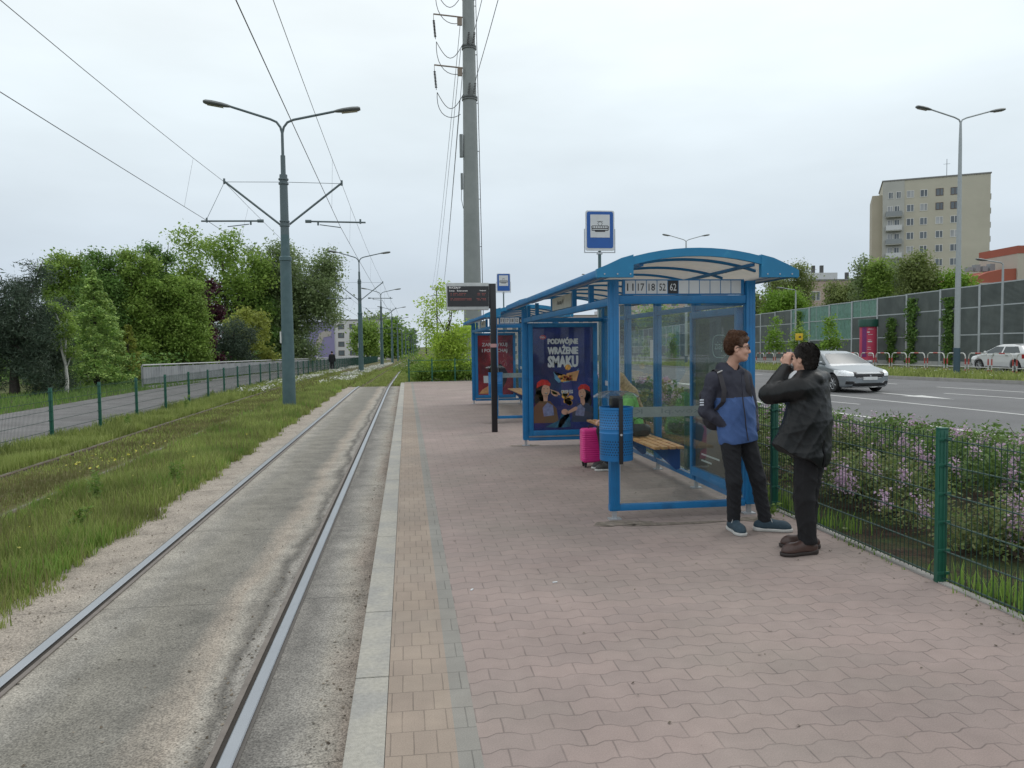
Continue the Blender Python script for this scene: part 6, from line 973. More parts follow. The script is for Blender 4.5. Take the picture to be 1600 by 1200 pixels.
    for s in (-1, 1):
        for y_ in (rearglass[2]-.62, rearglass[2]+.33): xw = float(WW(np.array(y_), np.array(.83)))+.012; b.box(s*xw-.012, s*xw+.012, y_, y_+.17, .83, .855)
        b.box(s*(W-.03)-.008, s*(W-.03)+.008, wy[0]+.45, wy[1]-.45, .235, .275)
    b.build('door_trim', mat('trim_dark', (.10, .10, .10), .4), t)
    if front:
        b = MB(); b.box(-.26, .26, -.035, .02, .455, .565); b.build('number_plate', mat('plate_white', (.62, .63, .63), .5), t, bevel=.004); b = MB(); b.tube([(-.48, .05, .53), (-.2, -.005, .52), (.2, -.005, .52), (.48, .05, .53)], .012, 6); b.tube([(-.50, .06, .672), (-.2, .0, .675), (.2, .0, .675), (.50, .06, .672)], .012, 6)
        for s in (-1, 1): b.tube([(s*.80, .16, .43), (s*.60, .07, .42), (s*.50, .05, .35)], .012, 6)
        b.prism([(-.03, -.03), (.03, -.03), (.035, .02), (0, .04), (-.035, .02)], (0, -.02, .60), (1, 0, 0), (0, 0, 1), .012); b.tube([(-.6, .14, .225), (-.3, .05, .21), (.3, .05, .21), (.6, .14, .225)], .02, 6); b.build('chrome_trim', mat('chrome', (.6, .61, .62), .15, .9), t)
    t.location = loc; t.rotation_euler = (0, 0, rz); return t
SIL = mat('silver_paint', (.24, .265, .285), .32, .45, var=.03, coat=.5); WHP = mat('white_paint', (.66, .67, .67), .3, 0, var=.02, coat=1)
make_car('car', 'silver estate car coming along the road, partly hidden by the man in the coat', [(.04, .26), (.0, .36), (.0, .60), (.06, .70), (.35, .80), (1.05, .94), (1.95, 1.37), (2.35, 1.45), (3.3, 1.465), (4.2, 1.40), (4.62, 1.02), (4.74, .85), (4.74, .32), (4.6, .22), (3.0, .20), (.3, .18)], 4.76, 1.84, (.88, 3.66), SIL, .97, (1.95, 1.43, 1.08), (4.45, 4.1, 2.72), (15.95, 25.2, -.118), R(1.5), wr=.325)
make_car('car', 'white hatchback parked on the service road at the right edge behind the hoop barrier', [(.04, .26), (.0, .36), (.0, .56), (.08, .70), (.30, .80), (1.0, .94), (1.85, 1.36), (2.2, 1.44), (2.9, 1.45), (3.5, 1.36), (4.0, 1.04), (4.15, .85), (4.15, .32), (4.0, .22), (2.8, .20), (.3, .18)], 4.17, 1.78, (.84, 3.38), WHP, .95, (1.85, 1.41, 1.02), (3.75, 3.3, 2.45), (31.5, 39.3, .006), R(180), wr=.315)
# ------------------------------------------------------------------ tram shelters
BLU = mat('shelter_blue', (.008, .165, .40), .42, var=.10, scale=5, c2=(.010, .12, .29), f2=.6, s2=3, spec=.5); BLT = mat('roof_blue', (.012, .19, .38), .5, var=.12, scale=4, c2=(.03, .26, .44), f2=.66, s2=14); SILV = mat('aluminium', (.45, .47, .50), .4, .5); GLS = glassmat('shelter_glass', (.955, .98, .97), 1.5, .02, .016, (.5, .56, .55)); FRO = glassmat('frosted_film', (.7, .74, .74), 1.2, .5, .62, (.52, .55, .55)); RFP = glassmat('roof_polycarbonate', (.75, .73, .70), 1.3, .3, .55, (.74, .70, .64)); WOOD = mat('bench_wood', (.50, .28, .12), .55, var=.25, scale=6, c2=(.38, .17, .07), f2=.55, s2=9); BLK = mat('black_metal', (.012, .012, .015), .4); WHB = mat('sign_white', (.62, .64, .66), .5, var=.06); INK = mat('ink_black', (.02, .02, .025), .5)
BLUSH = mat('bracket_blue', (.006, .055, .22), .5)
mat('print_skin', (.60, .34, .25), .7, 0, .15, 14)
def art_woman(o, s, flip, root, nm):
    """simple printed figure: red knitted hat, dark hair, face, pullover"""
    u = (s*(-1 if flip else 1), 0, 0); v = (0, 0, s)
    def pp(name, polys, c, off):
        b = MB()
        for p in polys: b.prism(p if not flip else p, (o[0], o[1]-off, o[2]), u, v, .0008)
        return b.build(name, mat(*c), root)
    pp(nm+'_hair', [ellipse(-.04, -.02, .13, .19, wob=.05), ellipse(-.10, -.18, .09, .17)], ('print_dark_hair', (.018, .012, .012), .7), .001)
    pp(nm+'_jumper', [[(-.22, -.62), (.26, -.62), (.22, -.36), (.10, -.22), (-.10, -.22), (-.22, -.34)]], ('print_jumper_'+nm, (.16, .09, .045) if not flip else (.05, .06, .10), .7), .0015)
    pp(nm+'_scarf', [[(-.02, -.5), (.17, -.48), (.15, -.30), (.05, -.24), (-.04, -.34)]], ('print_scarf', (.20, .22, .38), .7, 0, .4, 20), .002)
    pp(nm+'_face', [ellipse(.02, -.02, .078, .115, a=-.12), [(-.03, -.11), (.06, -.12), (.05, -.22), (-.02, -.22)]], ('print_skin', (.60, .34, .25), .7, 0, .15, 14), .0025)
    pp(nm+'_hat', [[(-.15, .02), (-.14, .12), (-.06, .18), (.05, .17), (.11, .10), (.10, .05), (0, .08), (-.08, .06)]], ('print_hat', (.55, .03, .025), .7, 0, .35, 30), .0035)
    pp(nm+'_features', [ellipse(-.012, .01, .012, .005), ellipse(.052, .008, .012, .005), ellipse(.028, -.075, .026, .013)], ('print_dark_hair',), .0045)
    pp(nm+'_teeth', [ellipse(.028, -.070, .02, .006)], ('sign_white',), .0055)
def make_shelter(x0, y0, first):
    W_, D_ = 1.37, 5.66; x1, y1 = x0+W_, y0+D_
    t = thing('tram_shelter', 'nearer blue tram shelter with glass walls, line numbers and an arched roof' if first else 'farther blue tram shelter with a red poster, behind the black display post', 'shelter', (x0, y0, 0), 'blue tram shelters on the platform')
    def post(x, y, z1=2.30, w_=.045):
        b = MB(); b.box(x-w_, x+w_, y-w_, y+w_, .10, z1); b.box(x-w_-.006, x-w_, y-w_*.45, y+w_*.45, .12, z1-.02); b.box(x-w_*.3, x+w_*.3, y-w_-.004, y-w_, .14, z1-.03); p = b.build('post', BLU, t, bevel=.004); b = MB(); b.box(x-.02, x+.02, y-.02, y+.02, -.02, .10); b.box(x-.06, x+.06, y-.045, y+.045, 0, .012); b.build('foot', SILV, p); return p
    ym = [y0+i*D_/4 for i in range(5)]
    post(x0, y0); post(x0, y1); [post(x1, y) for y in ym]
    def beam(x, a, c, z0, z1, w_=.03, along='y', nm='beam', m=BLU):
        b = MB(); b.box(x-w_, x+w_, a, c, z0, z1) if along == 'y' else b.box(a, c, x-w_, x+w_, z0, z1); return b.build(nm, m, t, bevel=.004)
    g = .048
    for i in range(4): beam(x1, ym[i]+g, ym[i+1]-g, 2.07, 2.13); beam(x1, ym[i]+g, ym[i+1]-g, .09, .145); beam(x1-.034, ym[i]+g, ym[i+1]-g, .15, .165, .004, nm='edge_strip', m=SILV)
    beam(x0, y0+g, y1-g, 2.07, 2.14); beam(y0, x0+g, x1-g, 2.08, 2.16, .035, 'x'); beam(y0, x0+g-.10, x1-g, .085, .145, .035, 'x'); beam(y1, x0+g, x1-g, 2.08, 2.15, .03, 'x'); beam(y1, x0+g, x1-g, .085, .14, .03, 'x')
    for y in (y0+.9, y0+1.75, y0+3.1, y0+4.4, y0+5.2): b = MB(); b.box(x0-.025, x0+.025, y-.03, y+.03, 2.14, 2.33); b.build('roof_strut', BLU, t)
    # roof
    xa, xb = x0-.25, x1+.29; ya, yb = y0-.39, y1+.35; n = 16; H = .205; arc = lambda s, o=0: (xa+(xb-xa)*s, 2.345+o+H*(1-(2*s-1)**2)**.9 if 0 < s < 1 else 2.345+o); k = 8
    b = MB(); vs = []
    for i in range(n+1): x, z = arc(i/n); vs += [(x, ya+.03, z-.03), (x, yb-.03, z-.03), (x, yb-.03, z-.018), (x, ya+.03, z-.018)]
    b.add(vs, [(4*i+j, 4*i+(j+1) % 4, 4*i+4+(j+1) % 4, 4*i+4+j) for i in range(n) for j in range(4)]); b.build('roof_sheet', RFP, t)
    def arch(y, w_, dn, up, nm, m, s0=0, s1=1):
        b = MB(); vs = []
        for i in range(n+1):
            x, z = arc(s0+(s1-s0)*i/n); vs += [(x, y-w_, z-dn), (x, y+w_, z-dn), (x, y+w_, z+up), (x, y-w_, z+up)]
        b.add(vs, [(4*i+j, 4*i+(j+1) % 4, 4*i+4+(j+1) % 4, 4*i+4+j) for i in range(n) for j in range(4)]+[(0, 1, 2, 3), tuple(range(4*n, 4*n+4))]); return b.build(nm, m, t)
    arch(ya, .02, .055, .02, 'roof_fascia', BLT); arch(yb, .02, .055, .02, 'roof_fascia', BLT)
    for i in range(8): y = y0+.0+i*D_/7; arch(y, .018, .055, -.031, 'roof_rib', BLU, .12, .88)
    for y in (ya, yb):
        for sgn in (0, 1):
            b = MB(); pts = [(xa-.01, 2.300), (xa+.33, 2.300), (xa+.33, 2.505), (xa+.22, 2.475), (xa+.1, 2.42), (xa-.01, 2.375)] if sgn == 0 else [(xb+.01, 2.300), (xb-.36, 2.300), (xb-.36, 2.51), (xb-.24, 2.48), (xb-.1, 2.42), (xb+.01, 2.365)]
            b.add([(x, y-.026, z) for x, z in pts]+[(x, y-.0225+.05, z) for x, z in pts], [tuple(range(6)), tuple(range(11, 5, -1))]+[(i, (i+1) % 6, 6+(i+1) % 6, 6+i) for i in range(6)]); c_ = b.build('corner_plate', BLT, t); b = MB(); sx = xa if sgn == 0 else xb-.36
            for bx_ in (.06, .18, .30): b.rod((sx+bx_, y-.032, 2.33), (sx+bx_, y-.026, 2.33), .007, n=8)
            b.build('bolts', SILV, c_)
    for x, nm in ((xa+.02, 'gutter'), (xb-.02, 'gutter')): b = MB(); b.box(x-.03, x+.03, ya+.03, yb-.03, 2.305, 2.37); b.build(nm, BLU, t, bevel=.006); b = MB(); xx = x+.07 if x < x0 else x-.07; b.box(xx-.006, xx+.03, ya+.04, yb-.04, 2.31, 2.325); b.build('edge_strip', SILV, t)
    for s in (.22, .78): x, z = arc(s); b = MB(); b.box(x-.02, x+.02, ya+.03, yb-.03, z-.085, z-.057); b.build('purlin', BLU, t)
    # glass
    def pane(a, c, z0, z1, y=None, x=None):
        b = MB(); b.box(a, c, y-.004, y+.004, z0, z1) if y is not None else b.box(x-.004, x+.004, a, c, z0, z1); return b.build('glass_pane', GLS, t)
    pane(x0+.05, x1-.05, .16, 2.06, y=y0)
    for i in (1, 2, 3): pane(ym[i]+.05, ym[i+1]-.05, .16, 2.05, x=x1)
    b = MB(); b.box(x0+.16, x0+.19, y0-.01, y0+.01, .17, 2.06) if False else b.box(x0+.048, x0+.062, y0-.012, y0+.012, .17, 2.06); b.build('glass_clip', SILV, t)
    b = MB(); b.box(x0+.05, x1-.05, y0+.005, y0+.007, .985, 1.085); f = b.build('frosted_strip', FRO, t); b = MB()
    textmesh('kmkrakow.pl    K', 1.05, .062, (x1-.12, y0+.0035, 1.005), (-1, 0, 0), (0, 0, 1), b, -.0006); b.build('strip_lettering', mat('film_ink', (.22, .25, .25), .6), f)
    for i in (2, 3): b = MB(); b.box(x1-.007, x1-.005, ym[i]+.05, ym[i+1]-.05, 1.0, 1.08) if i == 3 else b.box(x1-.007, x1-.005, ym[i]+.05, ym[i]+.3, 1.5, 1.75); b.build('white_strip' if i == 3 else 'notice', WHB, t)
    # number board on the near end
    b = MB(); b.box(x0+.09, x1-.06, y0-.018, y0+.018, 2.165, 2.315); nb = b.build('number_board', BLUSH if False else BLU, t); cw = (W_-.20)/11; nums = ['11', '17', '18', '52', '62', '', '', '', '', '', '']
    for i, s in enumerate(nums):
        a = x0+.11+i*cw; b = MB(); b.box(a+.004, a+cw-.004, y0-.0215, y0-.018, 2.178, 2.303); tl = b.build('number_tile', INK if s == '62' else WHB, nb)
        if s: b = MB(); textmesh(s, cw*.60, .070, (a+cw*.20, y0-.0225, 2.205), (1, 0, 0), (0, 0, 1), b, .0006, .008); b.build('number', WHB if s == '62' else INK, tl)
    # name board towards the track
    b = MB(); b.box(x0-.018, x0+.018, y0+1.85, y0+3.05, 2.15, 2.31); nb = b.build('name_board', mat('name_board_grey', (.42, .42, .38), .6, var=.1), t); b = MB(); textmesh('Ruczaj IV', .40, .07, (x0-.0195, y0+2.68, 2.195), (0, -1, 0), (0, 0, 1), b, .0006, .01); b.build('name_lettering', INK, nb)
    # poster case at the far end, facing the camera
    b = MB(); z0_, z1_ = .17, 2.06; xL, xR = x0+.05, x1-.14
    for q in ((xL, xL+.075, z0_, z1_), (xR-.075, xR, z0_, z1_), (xL+.075, xR-.075, z0_, z0_+.09), (xL+.075, xR-.075, z1_-.07, z1_)): b.box(q[0], q[1], y1-.07, y1+.05, q[2], q[3])
    cs = b.build('poster_case', BLU, t, bevel=.006); b = MB(); b.box(xL, xR, y1-.03, y1+.03, .147, .166); b.build('edge_strip', SILV, t); pl, pr2, pb, pt = xL+.075, xR-.075, z0_+.09, z1_-.07; yy = y1-.045; pw = pr2-pl; ph = pt-pb
    if first:
        po = MB(); po.box(pl, pr2, yy, yy+.006, pb, pt); po = po.build('poster', mat('poster_navy', (.014, .020, .10), .55, var=.3, scale=1.5, c2=(.020, .034, .19), f2=.5, s2=1.4), cs); a = lambda x, z, o=.001: (pl+x*pw, yy-o, pb+z*ph)
        def tx(s, x, z, w_, h, m=WHB, o=.001, bold=.03):
            b = MB()
            for k_, (ox, oz) in enumerate(((0, 0), (.005, 0), (-.005, 0), (0, .003)) if h > .05 else ((0, 0),)): textmesh(s, w_*pw, h*ph, a(x+ox, z+oz, o+k_*.0003), (1, 0, 0), (0, 0, 1), b, .0006, bold)
            b.build('poster_lettering', m, po)
        tx('PODWÓJNE', .25, .822, .50, .078, bold=.03); tx('WRAŻENIE', .25, .738, .50, .092, bold=.03); tx('SMAKU', .25, .610, .50, .112, bold=.035)
        b = MB(); b.prism(ellipse(.17, .905, .055, .022), a(0, 0), (pw, 0, 0), (0, 0, ph), .0006); b.build('brand_badge', mat('badge_red', (.45, .08, .12), .6), po); tx('Bahlsen'[:0] or 'Felix', .13, .895, .08, .02, o=.003, bold=.02)
        def shp(nm, polys, c, o): 
            b = MB()
            for p in polys: b.prism(p, a(0, 0, o), (pw, 0, 0), (0, 0, ph), .0006)
            b.build(nm, mat(*c), po)
        shp('printed_bag', [[(.60, .49), (.76, .60), (.72, .50), (.52, .45), (.38, .54), (.34, .57), (.36, .50), (.42, .46)]], ('print_bag_blue', (.12, .30, .50), .6, 0, .4, 12), .0015); shp('printed_bag_side', [[(.52, .485), (.56, .55), (.77, .58), (.72, .475)]], ('print_orange', (.60, .30, .13), .6, 0, .3, 12), .0025); shp('printed_bag_front', [[(.46, .24), (.66, .25), (.64, .47), (.47, .46)]], ('print_bag_front', (.05, .05, .20), .6), .002)
        q = random.Random(6); shp('printed_snacks', [ellipse(.42+.26*q.random(), .48+.05*q.random(), .025+.015*q.random(), .014, 9) for _ in range(16)]+[ellipse(.50+.14*q.random(), .26+.10*q.random(), .045, .024, 10) for _ in range(12)]+[ellipse(.58, .61, .05, .028)], ('print_snack', (.70, .36, .08), .6, 0, .5, 30), .004); shp('printed_nuts', [ellipse(.44+.18*q.random(), .49+.03*q.random(), .016, .010, 7) for _ in range(10)], ('print_red', (.35, .05, .03), .6), .005); tx('CRISP EGG'[:8], .46, .355, .20, .034, o=.005, bold=.04)
        shp('printed_arm', [[(.20, .03), (.44, .10), (.56, .17), (.60, .14), (.46, .02)], [(.40, .02), (.62, .03), (.60, .20), (.48, .19)]], ('print_sleeve', (.02, .11, .19), .6, 0, .5, 9), .002); shp('printed_hands', [ellipse(.52, .175, .055, .028), [(.54, .17), (.70, .225), (.74, .215), (.72, .19), (.58, .155)], ellipse(.35, .355, .06, .022, a=-.3), ellipse(.83, .27, .03, .035), [(.28, .40), (.42, .37), (.45, .34), (.33, .35)]], ('print_skin',), .006)
        art_woman((pl+.19*pw, yy, pb+.40*ph), .92, False, po, 'printed_woman'); art_woman((pl+.83*pw, yy, pb+.36*ph), .80, True, po, 'second_printed_woman')
    else:
        po = MB(); po.box(pl, pr2, yy, yy+.006, pb, pt); po = po.build('poster', mat('poster_maroon', (.30, .018, .026), .55, var=.35, scale=1.5, c2=(.12, .012, .016), f2=.55, s2=1.6), cs); a = lambda x, z, o=.001: (pl+x*pw, yy-o, pb+z*ph)
        for s, x, z, w_, h in (('ZARYZYKUJ', .12, .80, .72, .075), ('I POKOCHAJ', .12, .70, .72, .075), ('NAJWIĘKSZY HIT WSZECH CZASÓW'[:0] or 'NIESAMOWITE NOWOŚCI', .12, .90, .70, .025)): b = MB(); textmesh(s, w_*pw, h*ph, a(x, z), (1, 0, 0), (0, 0, 1), b, .0006, .018 if h > .05 else .0); b.build('poster_lettering', WHB if h > .05 else mat('print_pink', (.45, .15, .15), .6), po)
        b = MB(); b.prism([(.02, .02), (.55, .02), (.60, .10), (.35, .17), (.12, .09)], a(0, 0), (pw, 0, 0), (0, 0, ph), .0006); b.build('printed_table', MAT['print_orange'], po); b = MB(); b.prism(ellipse(.62, .30, .22, .20, wob=.1), a(0, 0), (pw, 0, 0), (0, 0, ph), .0006); b.prism(ellipse(.42, .40, .12, .14, wob=.1), a(0, 0, .0017), (pw, 0, 0), (0, 0, ph), .0006); b.build('printed_shadow', MAT['print_dark_hair'], po)
        b = MB(); b.prism([(.16, .20), (.30, .20), (.31, .32), (.15, .32)], a(0, 0, .003), (pw, 0, 0), (0, 0, ph), .0006); b.build('printed_cup', WHB, po); b = MB(); q = random.Random(9); [b.prism(ellipse(.62+.22*q.random(), .50+.17*q.random(), .03, .012, 7, q.random()*3), a(0, 0, .003), (pw, 0, 0), (0, 0, ph), .0006) for _ in range(12)]; b.build('printed_splash', MAT['print_pink'], po)
    b = MB(); b.box(pl, pr2, yy-.022, yy-.018, pb, pt); b.build('case_glass', glassmat('poster_glass', (.98, .99, .99), 1.35, .02), cs); pane(x1-.13, x1-.05, .16, 2.05, y=y1)
    # second case in the back wall next to the near end
    b = MB(); ca, cb = y0+.10, y0+1.40; xx = x1-.055
    for q in ((ca, ca+.06, .17, 2.05), (cb-.06, cb, .17, 2.05), (ca+.06, cb-.06, .17, .27), (ca+.06, cb-.06, 1.98, 2.05)): b.box(xx-.03, x1+.045, q[0], q[1], q[2], q[3])
    cs2 = b.build('poster_case', BLU, t, bevel=.005); b = MB(); b.box(xx+.02, xx+.026, ca+.06, cb-.06, .27, 1.98); po = b.build('poster', mat('poster_grey_green', (.055, .075, .075), .5, var=.3, scale=1.4, c2=(.030, .04, .045), f2=.5, s2=1.1), cs2); m_ = .017
    def q2(nm, p, c, o): b = MB(); b.prism(p, (xx+.02-o, cb-.06, .27), (0, -1, 0), (0, 0, 1), .0008 if False else -.0008); b.build(nm, mat(*c), po)
    q2('printed_ground', [(0, 0), (1.18, 0), (1.18, .62), (.6, .56), (0, .60)], ('print_taupe', (.085, .065, .055), .6, 0, .2, 3), .001); q2('printed_blue', [(0, .22), (.55, .50), (0, .52)], ('print_blue_shadow', (.02, .05, .10), .6), .002); q2('printed_figure', [(.30, .62), (.75, .62), (.78, .95), (.62, 1.22), (.42, 1.18), (.30, .9)], ('print_pale', (.20, .22, .22), .6, 0, .3, 5), .002); q2('printed_dark', [(.10, 1.42), (.62, 1.50), (.60, 1.66), (.12, 1.64)], ('print_black', (.015, .02, .02), .6), .002)
    b = MB(); c0 = (xx+.012, cb-.06-.72, 1.66); ring = [(c0[0], c0[1]-ey, 0) for ey in [0]]; el = [(.19*math.copysign(abs(math.cos(a))**.6, math.cos(a)), .12*math.copysign(abs(math.sin(a))**.6, math.sin(a))) for a in [2*math.pi*i/28 for i in range(29)]]; b.tube([(c0[0], c0[1]-ex, c0[2]+ez) for ex, ez in el], .005, 4); textmesh('ziaja', .27, .11, (c0[0], c0[1]+.135, c0[2]-.06), (0, -1, 0), (0, 0, 1), b, .001, 0); b.build('poster_logo', mat('print_mint', (.42, .52, .50), .6), po)
    b = MB()
    for z_, l_ in ((.16, .52), (.09, .30)): b.quad((xx+.016, cb-.25, .27+z_), (xx+.016, cb-.25-l_, .27+z_), (xx+.016, cb-.25-l_, .29+z_), (xx+.016, cb-.25, .29+z_))
    b.build('poster_lettering', WHB, po); b = MB(); b.box(xx-.018, xx-.015, ca+.06, cb-.06, .27, 1.98); b.build('case_glass', GLS, cs2)
    # bench
    bn0, bn1 = y0+1.62, y0+5.15; 
    for i in range(4): b = MB(); a = x1-.44+i*.098; b.box(a, a+.075, bn0, bn1, .435, .468); b.build('bench_slat', WOOD, t, bevel=.006)
    for y in (bn0+.18, bn0+1.55, bn0+2.95): b = MB(); b.prism([(x1-.42, .434), (x1-.05, .434), (x1-.05, .17), (x1-.10, .15)], (0, y+.03, 0), (1, 0, 0), (0, 0, 1), .012); b.prism([(x1-.42, .434), (x1-.05, .434), (x1-.05, .40), (x1-.40, .40)], (0, y+.26, 0), (1, 0, 0), (0, 0, 1), .25); b.build('bench_bracket', BLUSH, t)
    b = MB(); b.box(x1-.10, x1+.10, y1-.9, y1-.4, 2.16, 2.30) if first else b.box(x1-.03, x1+.03, y1-.9, y1-.4, 2.16, 2.25); b.build('cable_box', mat('teal_box', (.03, .12, .18), .5), t); return t
make_shelter(1.97, 7.31, True); make_shelter(1.93, 17.05, False)
# ------------------------------------------------------------------ litter bins
def perforated():
    m = mat('bin_blue', (.010, .16, .42), .42, var=.08, scale=6); t = m.node_tree; b = t.nodes['Principled BSDF']; tc = N(t, 'ShaderNodeTexCoord'); sp = N(t, 'ShaderNodeSeparateXYZ'); L(t, tc.outputs['Object'], sp.inputs[0]); an = math_(t, 'MULTIPLY', math_(t, 'ARCTAN2', sp.outputs['Y'], sp.outputs['X']), 40/(2*math.pi)); zz = math_(t, 'MULTIPLY', sp.outputs['Z'], 40/(2*math.pi*.155)); row = math_(t, 'FLOOR', zz)
    fa = math_(t, 'SUBTRACT', math_(t, 'FRACT', math_(t, 'ADD', an, math_(t, 'MULTIPLY', row, .5))), .5); fz = math_(t, 'SUBTRACT', math_(t, 'FRACT', zz), .5); hole = math_(t, 'LESS_THAN', math_(t, 'ADD', math_(t, 'MULTIPLY', fa, fa), math_(t, 'MULTIPLY', fz, fz)), .07)
    z = sp.outputs['Z']; z1 = math_(t, 'MULTIPLY', math_(t, 'GREATER_THAN', z, .04), math_(t, 'LESS_THAN', z, .19)); z2 = math_(t, 'MULTIPLY', math_(t, 'GREATER_THAN', z, .30), math_(t, 'LESS_THAN', z, .45)); hole = math_(t, 'MULTIPLY', hole, math_(t, 'ADD', z1, z2))
    src = b.inputs['Base Color'].links[0].from_socket; mx = N(t, 'ShaderNodeMix', data_type='RGBA'); L(t, hole, mx.inputs[0]); L(t, src, mx.inputs[6]); mx.inputs[7].default_value = (.004, .02, .05, 1); L(t, mx.outputs[2], b.inputs['Base Color']); return m
PERF = perforated(); CLR = glassmat('clear_canopy', (.78, .82, .83), 1.3, .25, .22, (.22, .24, .25))
def make_bin(x, y, lab):
    t = thing('litter_bin', lab, 'litter bin', (x, y, .62), 'blue perforated litter bins on the shelters'); b = MB(); b.lathe((x, y, .62), [(.0, .0), (.150, .0), (.155, .01), (.155, .25), (.158, .255), (.155, .26), (.155, .29), (.158, .295), (.155, .30), (.155, .47), (.160, .475), (.160, .495), (.148, .495), (.148, .05)], 36); b.build('basket', PERF, t, smooth=True)
    b = MB(); b.box(x-.018, x+.018, y-.175, y-.160, .60, 1.20); b.box(x-.02, x+.02, y+.165, y+.19, .60, 1.18); b.box(x-.11, x+.11, y-.03, y+.03, 1.115, 1.19) if False else b.box(x-.05, x+.05, y-.05, y+.05, 1.10, 1.215); b.build('bracket', BLK, t, bevel=.003); b = MB(); b.rod((x, y-.180, .87), (x, y-.174, .87), .011, n=10); b.build('lock', SILV, t)
    b = MB(); n = 24; vs = []
    for r_, z in ((.012, 1.262), (.10, 1.258), (.17, 1.24), (.212, 1.212), (.214, 1.206)):
        for k in range(n): a = 2*math.pi*k/n; vs.append((x+r_*math.cos(a), y+r_*math.sin(a), z+(.004 if k % 2 else -.004)*min(1, r_/.1)))
    b.add(vs, [(i*n+k, i*n+(k+1) % n, i*n+n+(k+1) % n, i*n+n+k) for i in range(4) for k in range(n)]); b.build('canopy', CLR, t)
make_bin(1.925, 7.06, 'nearer blue perforated litter bin under a clear canopy on the near shelter post'); make_bin(1.90, 16.80, 'farther blue litter bin half hidden by the black display post')
# ------------------------------------------------------------------ departure display
x, y = 1.69, 15.2; t = thing('departure_display', 'electronic departure display on a black post left of the shelters', 'display', (x, y, 0)); b = MB(); b.box(x-.055, x+.055, y-.05, y+.05, 0, 2.90); b.box(x-.085, x-.055, y-.06, y+.06, 2.42, 2.90); b.build('post', BLK, t, bevel=.005); b = MB(); b.box(x-.057, x+.057, y-.053, y+.053, 1.66, 1.73); b.build('notice_band', mat('pink_notice', (.5, .28, .27), .6), t)
b = MB(); b.box(.785, 1.60, y-.10, y+.10, 2.39, 2.91); hs = b.build('housing', mat('housing_grey', (.48, .50, .50), .5), t, bevel=.01); b = MB(); b.box(.80, 1.595, y-.108, y-.1005, 2.455, 2.845); sc = b.build('screen', mat('screen_dark', (.022, .022, .024), .25, var=.2), hs)
b = MB(); textmesh('RUCZAJ IV', .22, .045, (.835, y-.1085, 2.79), (1, 0, 0), (0, 0, 1), b, .0006, .01); textmesh('Linia   Kierunek', .36, .024, (.835, y-.1085, 2.745), (1, 0, 0), (0, 0, 1), b, .0006, .01); textmesh('Odjazd', .12, .024, (1.42, y-.1085, 2.745), (1, 0, 0), (0, 0, 1), b, .0006, .01); b.build('heading', mat('screen_white', (.6, .6, .6), .5, emit=(.7, .7, .7), estr=.35), sc)
b = MB()
for s, w_, xx, z in (('- --- -----', .30, .86, 2.70), ('- -- ---- -', .28, .86, 2.67), ('-- ---', .16, 1.38, 2.70), ('-- --', .14, 1.38, 2.67), ('-- --------------', .40, .86, 2.60), ('- ---------- ----', .40, .86, 2.575), ('-- ---', .18, 1.36, 2.60), ('-- --', .16, 1.38, 2.575)): textmesh(s, w_, .012, (xx, y-.1085, z), (1, 0, 0), (0, 0, 1), b, .0006, .0)
b.build('departure_rows', mat('screen_red', (.22, .05, .045), .5, emit=(.9, .30, .25), estr=.06), sc)
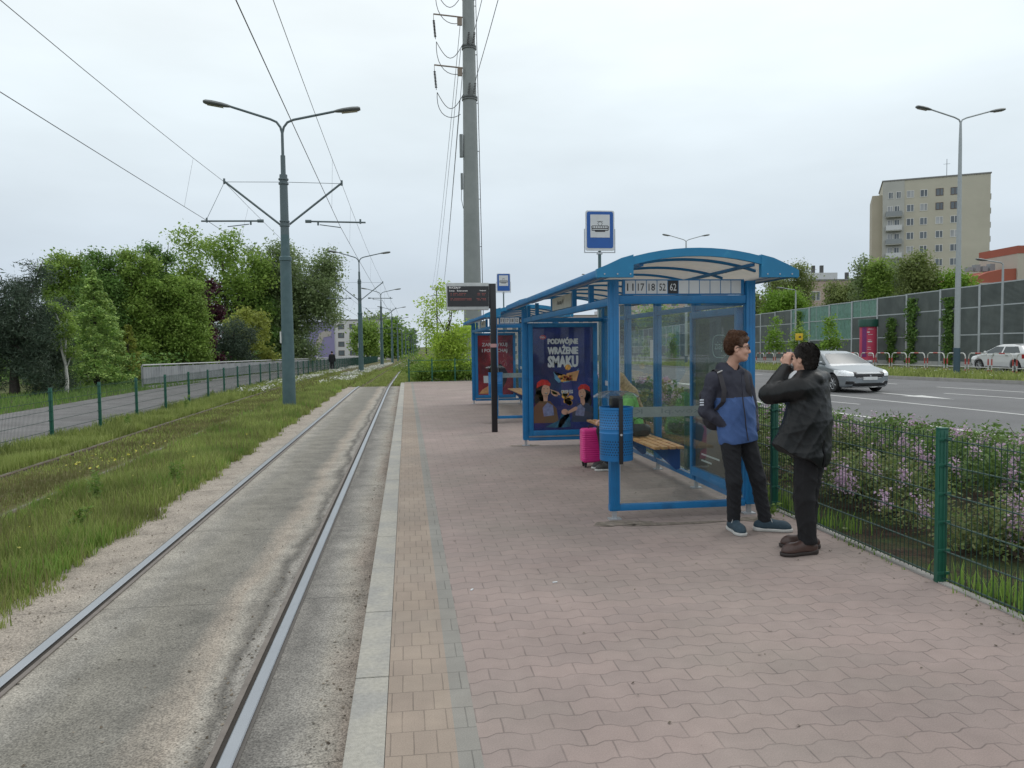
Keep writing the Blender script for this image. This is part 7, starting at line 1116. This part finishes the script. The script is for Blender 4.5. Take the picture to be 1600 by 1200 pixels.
# ------------------------------------------------------------------ tram stop signs
SBL = mat('sign_blue', (.012, .10, .38), .4, var=.04)
def stop_sign(x, y, z0, w_, h, base, lab, g_='blue tram stop signs'):
    t = thing('stop_sign', lab, 'sign', (x, y, base), g_); b = MB(); b.rod((x, y, base), (x, y, z0+.0), .03, n=10); b.build('pole', MT, t, smooth=True)
    def rr_(a0, a1, c0, c1, r_, yy, th, nm, m):
        p = []
        for cx, cy, s in ((a1-r_, c1-r_, 0), (a0+r_, c1-r_, 90), (a0+r_, c0+r_, 180), (a1-r_, c0+r_, 270)): p += [(cx+r_*math.cos(R(s+k*22.5)), cy+r_*math.sin(R(s+k*22.5))) for k in range(5)]
        b = MB(); b.prism(p, (0, yy, 0), (1, 0, 0), (0, 0, 1), th); return b.build(nm, m, t)
    rr_(x-w_/2, x+w_/2, z0, z0+h, .04, y-.03, .012, 'board', WHB); rr_(x-w_/2+.025, x+w_/2-.025, z0+.05, z0+h-.02, .035, y-.0435, .003, 'blue_field', SBL); rr_(x-w_*.335, x+w_*.335, z0+h*.33, z0+h*.90, .005, y-.0480, .003, 'white_field', WHB)
    b = MB(); b.box(x-w_/2-.02, x-w_/2-.004, y-.028, y+.0, z0-.02, z0+h*.55); b.box(x+w_/2+.004, x+w_/2+.02, y-.028, y+.0, z0-.02, z0+h*.55); b.box(x-w_/2-.02, x+w_/2+.02, y-.028, y, z0-.035, z0-.02); b.box(x-.05, x+.05, y-.03, y+.03, z0-.06, z0-.035); b.build('frame', SILV, t)
    b = MB(); s = w_*.335; cz = z0+h*.56; o = (x, y-.0515, cz)
    for p in ([(-.85, -.16), (.85, -.16), (.85, -.24), (-.85, -.24)], [(-.82, .27), (.82, .27), (.82, .21), (-.82, .21)], [(-.90, .18), (-.86, -.20), (-.80, -.20), (-.82, .24)], [(.90, .18), (.86, -.20), (.80, -.20), (.82, .24)], [(-.55, -.24), (.55, -.24), (.5, -.36), (-.5, -.36)], [(-.85, .02), (.85, .02), (.85, -.06), (-.85, -.06)]): b.prism([(a*s, c*s) for a, c in p], o, (1, 0, 0), (0, 0, 1), .002)
    for k in range(-3, 4): b.prism([((k*.24-.02)*s, -.06*s), ((k*.24+.02)*s, -.06*s), ((k*.24+.02)*s, .22*s), ((k*.24-.02)*s, .22*s)], o, (1, 0, 0), (0, 0, 1), .0022)
    for a, c in (((-.1, .28), (-.25, .50)), ((-.25, .50), (0, .68)), ((0, .68), (.25, .50)), ((.25, .50), (.1, .28)), ((-.3, .69), (.3, .69))): b.rod((x+a[0]*s, y-.052, cz+a[1]*s), (x+c[0]*s, y-.052, cz+c[1]*s), .004, n=4)
    b.build('tram_symbol', INK, t)
stop_sign(3.60, 14.3, 3.43, .55, .74, -.05, 'tram stop sign standing above the roof of the nearer shelter'); stop_sign(4.25, 34, 4.02, .60, .80, -.05, 'smaller looking tram stop sign beside the departure display, above the farther shelter')
# ------------------------------------------------------------------ suitcase
PK = mat('pink_shell', (.68, .03, .24), .35, var=.04, scale=10, spec=.5); x, y = 2.54, 10.55; t = thing('suitcase', 'bright pink ribbed suitcase on wheels beside the litter bin', 'suitcase', (x, y, 0)); S = SDF((x-.22, y-.16, .03), (x+.22, y+.16, .60), .004)
def bxf(X, Y, Z): q = [np.abs(X-x)-.125, np.abs(Y-y)-.07, np.abs(Z-.30)-.195]; return np.sqrt(sum(np.maximum(a, 0)**2 for a in q))+np.minimum(np.maximum(np.maximum(q[0], q[1]), q[2]), 0)-.04-.0035*np.sin(Z*2*math.pi/.030)*np.clip((.50-Z)/.05, 0, 1)*np.clip((Z-.10)/.03, 0, 1)
S.op(bxf, (x-.2, y-.14, .04), (x+.2, y+.14, .58), .001); S.build('shell', PK, t); b = MB(); b.tube([(x-.06, y, .53), (x-.055, y, .565), (x+.055, y, .565), (x+.06, y, .53)], .009, 6); b.build('handle', BLK, t, smooth=True)
for a in (-1, 1):
    for c in (-1, 1): b = MB(); b.rod((x+a*.12-.012, y+c*.07, .03), (x+a*.12+.012, y+c*.07, .03), .028, n=14); b.box(x+a*.12-.018, x+a*.12+.018, y+c*.07-.015, y+c*.07+.015, .035, .075); b.build('wheel', BLK, t)
# ------------------------------------------------------------------ people
make_boy(); make_man(); make_woman(); make_walker()
# small litter on the paving
for i, (x, y, a) in enumerate([(1.02, 5.42, .4), (.42, 5.35, 1.2)]): b = MB(); b.prism([(-.02, -.006), (.018, -.008), (.022, .005), (-.015, .008)], (x, y, .002), (math.cos(a), math.sin(a), 0), (-math.sin(a), math.cos(a), 0), .004); tag(b.build('paper_scrap', WHB), ['small white paper scrap in the middle of the paving', 'tiny pale scrap beside the grey paving strip'][i], 'litter')
for o in list(scene.objects):
    if o.type == 'EMPTY' and not o.children and o.get('category') is None and o.parent is None: bpy.data.objects.remove(o)
